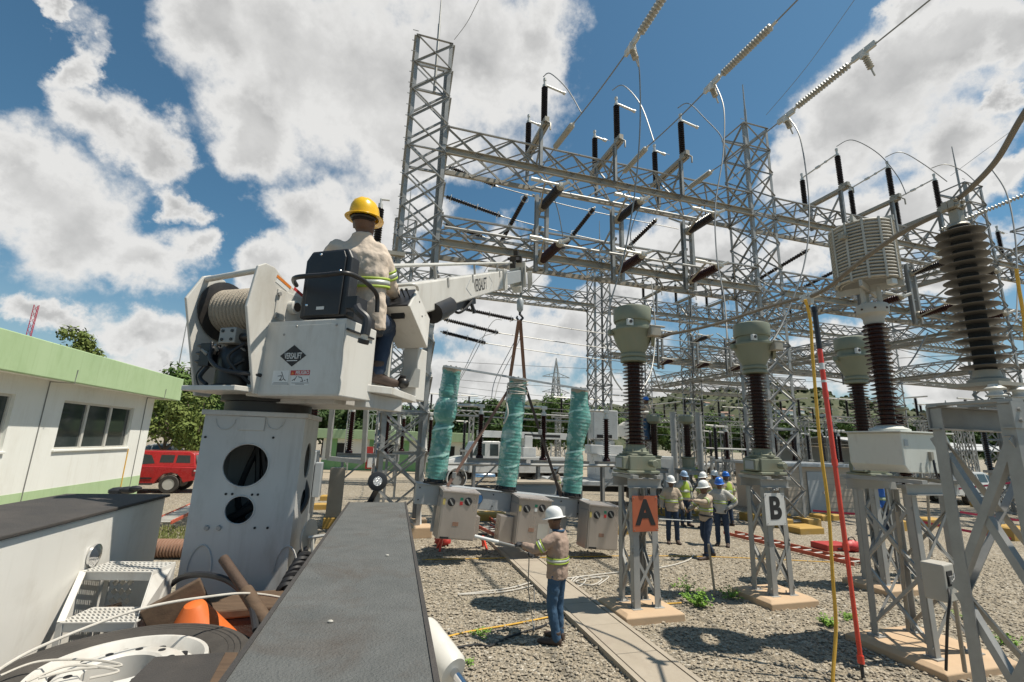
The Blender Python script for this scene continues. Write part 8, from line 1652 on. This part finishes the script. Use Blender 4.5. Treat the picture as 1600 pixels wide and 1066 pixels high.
# far pylons
def make_pylon(label, loc, h, rotz):
    t = thing('pylon', label, 'pylon', loc, rotz, 'far transmission pylons'); mb = MB(); w = h*0.075
    for sx in (-1, 1):
        for sy in (-1, 1): mb.bar((sx*w, sy*w, 0), (sx*w*0.32, sy*w*0.32, h*0.80), 0.22); mb.bar((sx*w*0.32, sy*w*0.32, h*0.80), (0, 0, h), 0.16)
    obj('legs', mb, 'galv_far', t, 0); mb = MB(); n = 9
    for i in range(n):
        k0, k1 = i/n, (i+1)/n; r0, r1 = w*(1-0.68*k0), w*(1-0.68*k1); z0, z1 = h*0.8*k0, h*0.8*k1
        for a, b in (((-1, -1), (1, -1)), ((1, -1), (1, 1)), ((1, 1), (-1, 1)), ((-1, 1), (-1, -1))): mb.bar((a[0]*r0, a[1]*r0, z0), (b[0]*r1, b[1]*r1, z1), 0.09); mb.bar((b[0]*r0, b[1]*r0, z0), (a[0]*r1, a[1]*r1, z1), 0.09)
    obj('bracing', mb, 'galv_far', t, 0)
    for z in (0.50, 0.64, 0.80):
        mb = MB(); L_ = h*0.15
        for sg in (-1, 1): mb.bar((0, 0, h*z), (sg*L_, 0, h*z), 0.14); mb.bar((0, 0, h*z+h*0.05), (sg*L_, 0, h*z), 0.12); mb.bar((sg*L_*0.5, 0, h*z), (sg*L_*0.5, 0, h*z+h*0.025), 0.08)
        obj('cross_arm', mb, 'galv_far', t, 0)
    return t
py = make_pylon('far steel pylon rising above the round tree behind the breaker', gat(868, 95), 20.5, 0.25)
dup(py, gat(1488, 150), 0.5, 'far steel pylon seen left of the arrester stand'); dup(py, gat(1512, 175), 0.5, 'farther steel pylon seen behind the arrester discs')
mb = MB(); p = gat(257, 40); mb.tube([p, p+V3((0, 0, 14.2))], [0.06, 0.035], 8); single('thin_mast', mb, 'galv', 'thin tall pole rising behind the end of the control house', 'pole', p)
t = thing('radio_tower', 'red lattice radio tower at the far left edge above the roof', 'tower', gat(2, 70)); mb = MB()
for a in range(3): q = 2*PI*a/3; mb.tube([(0.35*math.cos(q), 0.35*math.sin(q), 0), (0.35*math.cos(q), 0.35*math.sin(q), 22)], 0.05, 6)
obj('legs', mb, 'tape', t); mb = MB()
for k in range(22):
    for a in range(3): q0, q1 = 2*PI*a/3, 2*PI*(a+1)/3; mb.bar((0.35*math.cos(q0), 0.35*math.sin(q0), k), (0.35*math.cos(q1), 0.35*math.sin(q1), k+1), 0.04)
obj('bracing', mb, 'tape', t, 0)
# pale houses on the hill
hr3 = random.Random(31)
for k in range(16):
    px = hr3.uniform(1040, 1330); d = P(px, 690, hr3.uniform(430, 520)); z = hill_h(d.x, d.y)*min(1, (d.y-330)/90)-1
    if z < 3: continue
    t = thing('house', 'tiny pale house on the far hillside', 'house', V3((d.x, d.y, z-1)), hr3.uniform(0, 3), 'houses on the far hillside'); mb = MB(); mb.bb(-3.5, 3.5, -2.5, 2.5, 0, 4); obj('wall', mb, 'wall_white', t, 0); mb = MB(); mb.prism([(-3, 4), (3, 4), (0, 5.6)], (-4, 0, 0), (0, 1, 0), (0, 0, 1), (1, 0, 0), 8); obj('roof', mb, 'duct', t, 0)

# low bus supports and posts filling the far yard
def make_bus(label, loc, rotz, h=4.6, w=3.6):
    t = thing('bus_support', label, 'bus support', loc, rotz, 'bus supports far back in the yard')
    for x in (-w/2, w/2):
        mb = MB(); q = 0.16
        for sx in (-q, q):
            for sy in (-q, q): mb.bar((x+sx, sy, 0), (x+sx, sy, h), 0.06)
        for k in range(9): z = h*k/9; z2 = h*(k+1)/9; sg = 1 if k % 2 else -1; [mb.bar((x-q*sg, y, z), (x+q*sg, y, z2), 0.04) for y in (-q, q)]; [mb.bar((x+e, -q*sg, z), (x+e, q*sg, z2), 0.04) for e in (-q, q)]
        obj('post', mb, 'galv_far', t, 0)
    mb = MB(); [mb.bar((-w/2-0.5, y, z), (w/2+0.5, y, z), 0.06) for y in (-0.16, 0.16) for z in (h, h+0.34)]
    for k in range(10): x0 = -w/2-0.5+(w+1)*k/10; x1 = x0+(w+1)/10; sg = k % 2; [mb.bar((x0, y, h+0.34*sg), (x1, y, h+0.34*(1-sg)), 0.04) for y in (-0.16, 0.16)]
    obj('crossbeam', mb, 'galv_far', t, 0)
    for x in (-w*0.42, 0, w*0.42): mb = MB(); mb.lathe(sheds(14, h+0.36, h+1.5, 0.06, 0.11), 10, (x, 0, 0)); i = obj('insulator', mb, 'black_porcelain', t, 60); mb = MB(); mb.tube([(x-0.7, 0, h+1.56), (x+0.7, 0, h+1.56)], 0.05, 6); obj('bus_tube', mb, 'alu', i)
    return t
b1 = make_bus('far lattice bus support behind the breaker poles', gat(700, 36), TH)
for k, (px, c, nm) in enumerate(((800, 38, 'behind the breaker poles'), (905, 36, 'behind the breaker poles'), (985, 33, 'between the breaker and the A stand'), (1040, 38, 'between the A and B transformers'), (1100, 34, 'between the A and B transformers'), (1165, 40, 'between the A and B transformers'), (1225, 33, 'right of the B transformer'), (1275, 38, 'right of the B transformer'), (1330, 31, 'right of the red pole'), (1400, 30, 'behind the coil transformer'), (1470, 33, 'behind the coil transformer'), (1545, 29, 'behind the arrester stand'), (545, 36, 'above the green house'), (610, 40, 'above the green house'))):
    dup(b1, gat(px, c), TH+(0.0 if k % 3 else PI/2), 'far lattice bus support ' + nm)
wr_ = random.Random(77)
for k in range(14):
    y0 = 556+k*9; c0 = 30+wr_.uniform(-4, 10); x0 = wr_.choice((690, 700, 960, 1010)); x1 = wr_.choice((1180, 1260, 1420, 1600))
    p, q = P(x0, y0, c0), P(x1, y0+wr_.uniform(10, 34), c0+wr_.uniform(0, 5)); mb = MB(); mb.tube(arc_pts(p, q, wr_.uniform(0.1, 0.7), 14), 0.016, 5); single('conductor_wire', mb, 'cable', 'thin far conductor strung across the background of the yard', 'wire', p, 'thin far conductors')

# ================================================================== SMALL THINGS IN THE YARD
def make_ladder(label, p, q, w=0.42, rung=0.30, mt_='orange_frp', nrail=0.09):
    p, q = V3(p), V3(q); d = (q-p).normalized(); s = d.cross(ZZ).normalized(); n = s.cross(d); L_ = (q-p).length
    t = thing('ladder', label, 'ladder', p)
    for sg in (-1, 1): mb = MB(); mb.box((q-p)/2+s*(sg*w/2)+n*nrail/2, (0.032, L_, nrail), (s, d, n)); obj('rail', mb, mt_, t, 0, 0.004)
    for k in range(int(L_/rung)): mb = MB(); c = d*(rung*(k+0.5))+n*nrail*0.55; mb.tube([c-s*w/2, c+s*w/2], 0.019, 8); obj('rung', mb, 'alu', t)
    return t
make_ladder('orange ladder lying on the gravel under the breaker', G(838, 866)+ZZ*0.03, G(756, 826)+ZZ*0.03)
make_ladder('second orange ladder lying just behind the one under the breaker', G(826, 852)+ZZ*0.05, G(770, 812)+ZZ*0.05, 0.36)
make_ladder('long red ladder lying on the gravel behind the B stand', G(1345, 886)+ZZ*0.03, G(1140, 836)+ZZ*0.03, 0.46)
make_ladder('orange ladder lying on the ground left of the white mast', G(246, 836)+ZZ*0.25, G(315, 800)+ZZ*0.25, 0.5, 0.22)
p0, p1 = G(242, 872), G(300, 872); mb = MB(); d = (p1-p0).normalized(); L_ = 1.6; pr = []
for k in range(26): z = L_*k/26; pr += [(0.16, z), (0.19, z+0.012), (0.19, z+0.036), (0.16, z+0.048)]
mb.lathe(pr, 24, p0+ZZ*0.19-d*0.4, d); single('corrugated_pipe', mb, 'duct', 'brown corrugated pipe on the ground left of the white mast', 'pipe', None, None, 50)
# red fibreglass hot stick standing by the coil transformer
pb = G(1349, 1062); pt_ = P(1272, 480, 6.9)
t = thing('hot_stick', 'tall red telescopic pole with a black top standing left of the coil transformer', 'pole', pb)
seg = [(0.0, 0.035, 0.020, 'black'), (0.035, 0.30, 0.026, 'red_stick'), (0.30, 0.52, 0.0285, 'red_stick'), (0.52, 0.715, 0.031, 'red_stick'), (0.715, 0.86, 0.033, 'red_stick')]
pb2 = pb.lerp(pt_, 0.0)
def sp_(k): return pb.lerp(pt_, k)
for a, b, r, m_ in seg: mb = MB(); mb.tube([sp_(a), sp_(b)], r, 14); obj('section' if m_ != 'black' else 'foot', mb, m_, t, world=t)
for k in (0.04, 0.30, 0.52, 0.715): mb = MB(); mb.tube([sp_(k-0.006), sp_(k+0.012)], 0.037, 14); obj('lock_ring', mb, 'red_stick', t, world=t)
mb = MB(); mb.tube([sp_(0.86), sp_(0.995)], 0.036, 14); mb.tube([sp_(0.985), sp_(1.0)], 0.041, 14); obj('grip', mb, 'black', t, world=t)
mb = MB(); mb.tube([sp_(0.795), sp_(0.815)], 0.034, 14); mb.tube([sp_(0.755), sp_(0.762)], 0.034, 14); obj('white_mark', mb, 'decal_white', t, world=t)
mb = MB(); mb.tube(spline([P(1258, 468, 6.3), P(1266, 500, 6.3), P(1270, 560, 6.2), P(1281, 690, 6.0), P(1294, 790, 5.8), P(1301, 900, 5.6), P(1306, 980, 5.5), P(1301, 1066, 5.3), P(1303, 1120, 5.2)], 8), 0.020, 8); single('yellow_cable', mb, 'yellow_rope', 'yellow grounding cable hanging from the bus clamp beside the red pole', 'cable')
mb = MB(); mb.tube(spline([P(1588, 420, 7), P(1592, 450, 7), P(1600, 500, 7), P(1604, 560, 7)], 6), 0.022, 8); single('yellow_cable', mb, 'yellow_rope', 'yellow cable hanging at the right edge above the arrester stand', 'cable')
# ropes and hoses on the gravel
def gp(px, py, z=0.02): return G(px, py)+ZZ*z
def ground_rope(pts, r, mt_, label, name='rope', cat='rope', n=8): mb = MB(); mb.tube(spline([gp(*p) for p in pts], n), r, 6); return single(name, mb, mt_, label, cat)
ground_rope([(715, 931), (760, 926), (800, 920), (845, 908), (880, 906), (930, 900), (965, 896), (1000, 893), (1045, 886), (1075, 877), (1085, 868)], 0.014, 'white_rope', 'white rope lying across the gravel from the breaker to the group of workers')
ground_rope([(715, 931), (740, 930), (790, 926), (835, 916), (850, 908)], 0.012, 'white_rope', 'white rope doubled back on the gravel left of the lone worker')
ground_rope([(890, 912), (900, 903), (915, 908), (905, 918), (895, 912), (910, 902), (940, 906), (925, 916), (900, 910), (950, 902), (935, 916)], 0.012, 'white_rope', 'loose white rope coil right of the lone worker')
ground_rope([(682, 1002), (730, 990), (800, 978), (860, 966), (900, 958), (950, 949), (1030, 946), (1065, 944)], 0.012, 'yellow_rope', 'yellow rope lying across the gravel and the trench covers')
ground_rope([(660, 876), (760, 874), (880, 872), (1000, 870), (1130, 872), (1300, 880)], 0.010, 'yellow_rope', 'thin yellow rope lying in front of the breaker boxes')
ground_rope([(700, 1017), (745, 1010), (765, 1012), (800, 996), (850, 980), (890, 961), (930, 968), (955, 962), (963, 945), (980, 940)], 0.014, 'hydr', 'black cable running over the trench to the foot of the A stand', 'black_cable', 'cable')
# red barrier tape and things at the right
def tape(p, q, label, sag=0.02):
    mb = MB(); pts = arc_pts(p, q, sag, 10); 
    for i in range(10): mb.bar(pts[i], pts[i+1], 0.004, 0.07, up=ZZ)
    return single('barrier_tape', mb, 'tape', label, 'tape', p, 'red barrier tapes at the right', 0)
tape(P(1270, 798, 17), P(1400, 806, 16.5), 'red tape stretched in front of the block house'); tape(P(1425, 812, 14), P(1580, 842, 13), 'red tape stretched low between the coil stand and the arrester stand'); tape(P(1430, 770, 17), P(1600, 752, 17), 'red tape stretched high behind the arrester stand'); tape(P(1500, 800, 15), P(1610, 815, 15), 'red tape at the far right above the yellow footing')
for px, py, sx, sy, h, nm in ((1255, 832, 1.0, 0.7, 0.22, 'at the foot of the middle tower'), (1290, 812, 1.0, 0.6, 0.22, 'in front of the block house'), (1392, 828, 0.9, 0.6, 0.35, 'behind the coil stand'), (1450, 822, 0.9, 0.6, 0.3, 'behind the junction box'), (1580, 842, 1.0, 0.7, 0.4, 'at the far right'), (1535, 793, 0.8, 0.6, 0.35, 'far back behind the arrester stand'),
                              (965, 832, 1.5, 0.7, 0.22, 'behind the A stand'), (1060, 805, 1.6, 0.7, 0.22, 'behind the workers'), (760, 812, 1.3, 0.6, 0.25, 'behind the breaker boxes'), (500, 796, 0.5, 0.3, 0.22, 'left of the truck deck'), (510, 782, 0.5, 0.3, 0.22, 'left of the concrete pier'), (715, 790, 1.2, 0.6, 0.3, 'left of the breaker, farther back')):
    footing(G(px, py), 'yellow painted concrete footing ' + nm, sx, sy, h, 'yellow_conc', TH, 'yellow concrete footings')
t = thing('tool_case', 'flat red case lying on the gravel behind the red pole', 'case', G(1300, 858), TH-0.1); mb = MB(); mb.bb(-0.42, 0.42, -0.28, 0.28, 0, 0.16); obj('body', mb, 'toolred', t, 0, 0.02); mb = MB(); mb.bb(-0.10, 0.10, -0.31, -0.281, 0.05, 0.09); obj('handle', mb, 'black', t, 0, 0.008)
t = thing('tool_bag', 'dark red bag slumped beside the flat red case', 'bag', G(1332, 862), TH); mb = MB(); br = random.Random(6); n0 = 0; mb.ball((0, 0, 0.14), 0.2, 16, 10, (1.3, 0.8, 0.75)); mb.v = [v+V3((br.uniform(-.02, .02), br.uniform(-.02, .02), br.uniform(-.02, .02))) for v in mb.v]; obj('body', mb, 'decal_red', t, 60); mb = MB(); mb.tube(spline([(-0.14, 0, 0.26), (-0.05, 0, 0.36), (0.08, 0, 0.35), (0.15, 0, 0.26)]), 0.015, 6); obj('handle', mb, 'black', t)
t = thing('tool_bag', 'bright red bag on the gravel under the left breaker box', 'bag', G(691, 853), TH); mb = MB(); mb.ball((0, 0, 0.13), 0.17, 16, 10, (1.2, 0.9, 0.8)); mb.v = [v+V3((br.uniform(-.025, .025), br.uniform(-.025, .025), br.uniform(-.025, .025))) for v in mb.v]; obj('body', mb, 'toolred', t, 60); mb = MB(); mb.tube(spline([(-0.1, 0, 0.22), (-0.03, 0, 0.32), (0.06, 0, 0.31), (0.1, 0, 0.22)]), 0.014, 6); obj('handle', mb, 'black', t)
t = thing('work_trestle', 'low trestle with orange legs under the left breaker box', 'trestle', G(722, 858), TH); mb = MB(); mb.bb(-0.62, 0.62, -0.05, 0.05, 0.30, 0.36); obj('top', mb, 'black_paint', t, 0, 0.006)
for x in (-0.5, 0.5):
    for y in (-1, 1): mb = MB(); mb.bar((x, y*0.03, 0.30), (x+0.08*(1 if x > 0 else -1), y*0.2, 0), 0.045); obj('leg', mb, 'red_stick', t, 0)
t = thing('coil_tub', 'round teal tank far back behind the middle tower', 'tank', gat(1218, 26), 0); mb = MB(); mb.lathe([(0.7, 0), (0.75, 0.1), (0.75, 1.3), (0.6, 1.6), (0.2, 1.75)], 24); obj('shell', mb, 'teal_tank', t, 40); mb = MB(); mb.lathe([(0.2, 1.75), (0.2, 1.85)], 16); obj('lid', mb, 'black', t)
t = thing('pallet_jack', 'red and grey barrow by the wall of the green house', 'barrow', G(578, 737), 0.2); mb = MB(); mb.bb(-0.4, 0.4, -0.05, 0.05, 0.2, 1.9); obj('frame', mb, 'toolred', t, 0, 0.02); mb = MB(); mb.bb(-0.25, 0.25, -0.15, -0.051, 0.3, 1.3); obj('bottle', mb, 'decal_white', t, 0, 0.05)
# pebble and scuffs on the truck deck
for x, y, r, nm in ((516, 973, 0.006, 'nearer'), (605, 869, 0.006, 'farther')):
    p = G(x, y, ZT); mb = MB(); mb.ball(p+ZZ*r*0.5, r, 8, 6, (1.3, 0.9, 0.6)); single('pebble', mb, 'fibreglass', 'small pale pebble on the grey truck deck, the %s one' % nm, 'pebble', p)
# weeds
def make_weed(label, loc, rad, h, seed, n=260, size=0.035, mt_='weed', group='weeds in the gravel'):
    t = thing('weed', label, 'plant', loc, 0, group); r = random.Random(seed); mb = MB(); sm = MB()
    for k in range(max(5, n//16)):
        a = r.uniform(0, 6.28); q = rad*math.sqrt(r.random()); tip_ = V3((q*math.cos(a), q*math.sin(a), h*r.uniform(0.4, 1.0)*(1-0.5*(q/rad)**2))); b0 = tip_*0.15; b0.z = 0; sm.tube([b0, b0.lerp(tip_, 0.6)+V3((0, 0, 0.01)), tip_], [0.003, 0.002, 0.001], 4)
        for j in range(16):
            p = b0.lerp(tip_, r.uniform(0.3, 1.05))+V3((r.uniform(-1, 1), r.uniform(-1, 1), r.uniform(-0.4, 0.5)))*0.03; nr = V3((r.uniform(-0.7, 0.7), r.uniform(-0.7, 0.7), 1)).normalized(); e = nr.orthogonal().normalized(); f = nr.cross(e); qa = r.uniform(0, 6.28); e, f = e*math.cos(qa)+f*math.sin(qa), f*math.cos(qa)-e*math.sin(qa); s = size*r.uniform(0.5, 1.1)
            mb.add([p-e*s, p+f*s*0.5, p+e*s, p-f*s*0.5], [(0, 1, 2, 3)])
    obj('leaves', mb, mt_, t, 0, recalc=False); obj('stems', sm, mt_, t, 0); return t
make_weed('bushy bright weed between the A and B stands', G(1090, 946), 0.27, 0.30, 1, 620, 0.032)
make_weed('thin tall weed behind the bushy bright weed', G(1074, 926), 0.22, 0.30, 2, 190, 0.028)
make_weed('loose weed at the left edge of the B footing', G(1142, 934), 0.25, 0.22, 3, 260, 0.028)
make_weed('low weed right of the B footing near the yellow cable', G(1292, 978), 0.16, 0.18, 4, 260, 0.03)
make_weed('sparse weed left of the red pole foot', G(1325, 968), 0.18, 0.14, 5, 130, 0.026)
make_weed('grassy weed left of the lone worker', G(752, 992), 0.22, 0.08, 6, 200, 0.022)
make_weed('small grassy weed by the white cylinder', G(733, 1040), 0.10, 0.08, 7, 90, 0.018)
make_weed('thin weed beside the tall weed behind the bushy one', G(1058, 918), 0.18, 0.10, 8, 110, 0.024)
make_weed('weed under the arrester stand at the right', G(1580, 1010), 0.22, 0.25, 9, 220, 0.03)
make_weed('weed behind the foot of the coil stand', G(1500, 965), 0.16, 0.14, 10, 120, 0.026)
# dry grass tufts left of the mast
mb = MB(); gr_ = random.Random(8)
for k in range(900):
    p = G(gr_.uniform(235, 300), gr_.uniform(825, 850)); a = gr_.uniform(0, 6.28); h = gr_.uniform(0.05, 0.16); w = V3((math.cos(a), math.sin(a), 0))*0.012; tip_ = p+V3((gr_.uniform(-.06, .06), gr_.uniform(-.06, .06), h)); mb.add([p-w, p+w, tip_], [(0, 1, 2)])
o = obj('dry_grass', mb, 'grass', None, 0, recalc=False); tag(o, 'dry grass on the ground left of the white mast', 'grass', kind='stuff')
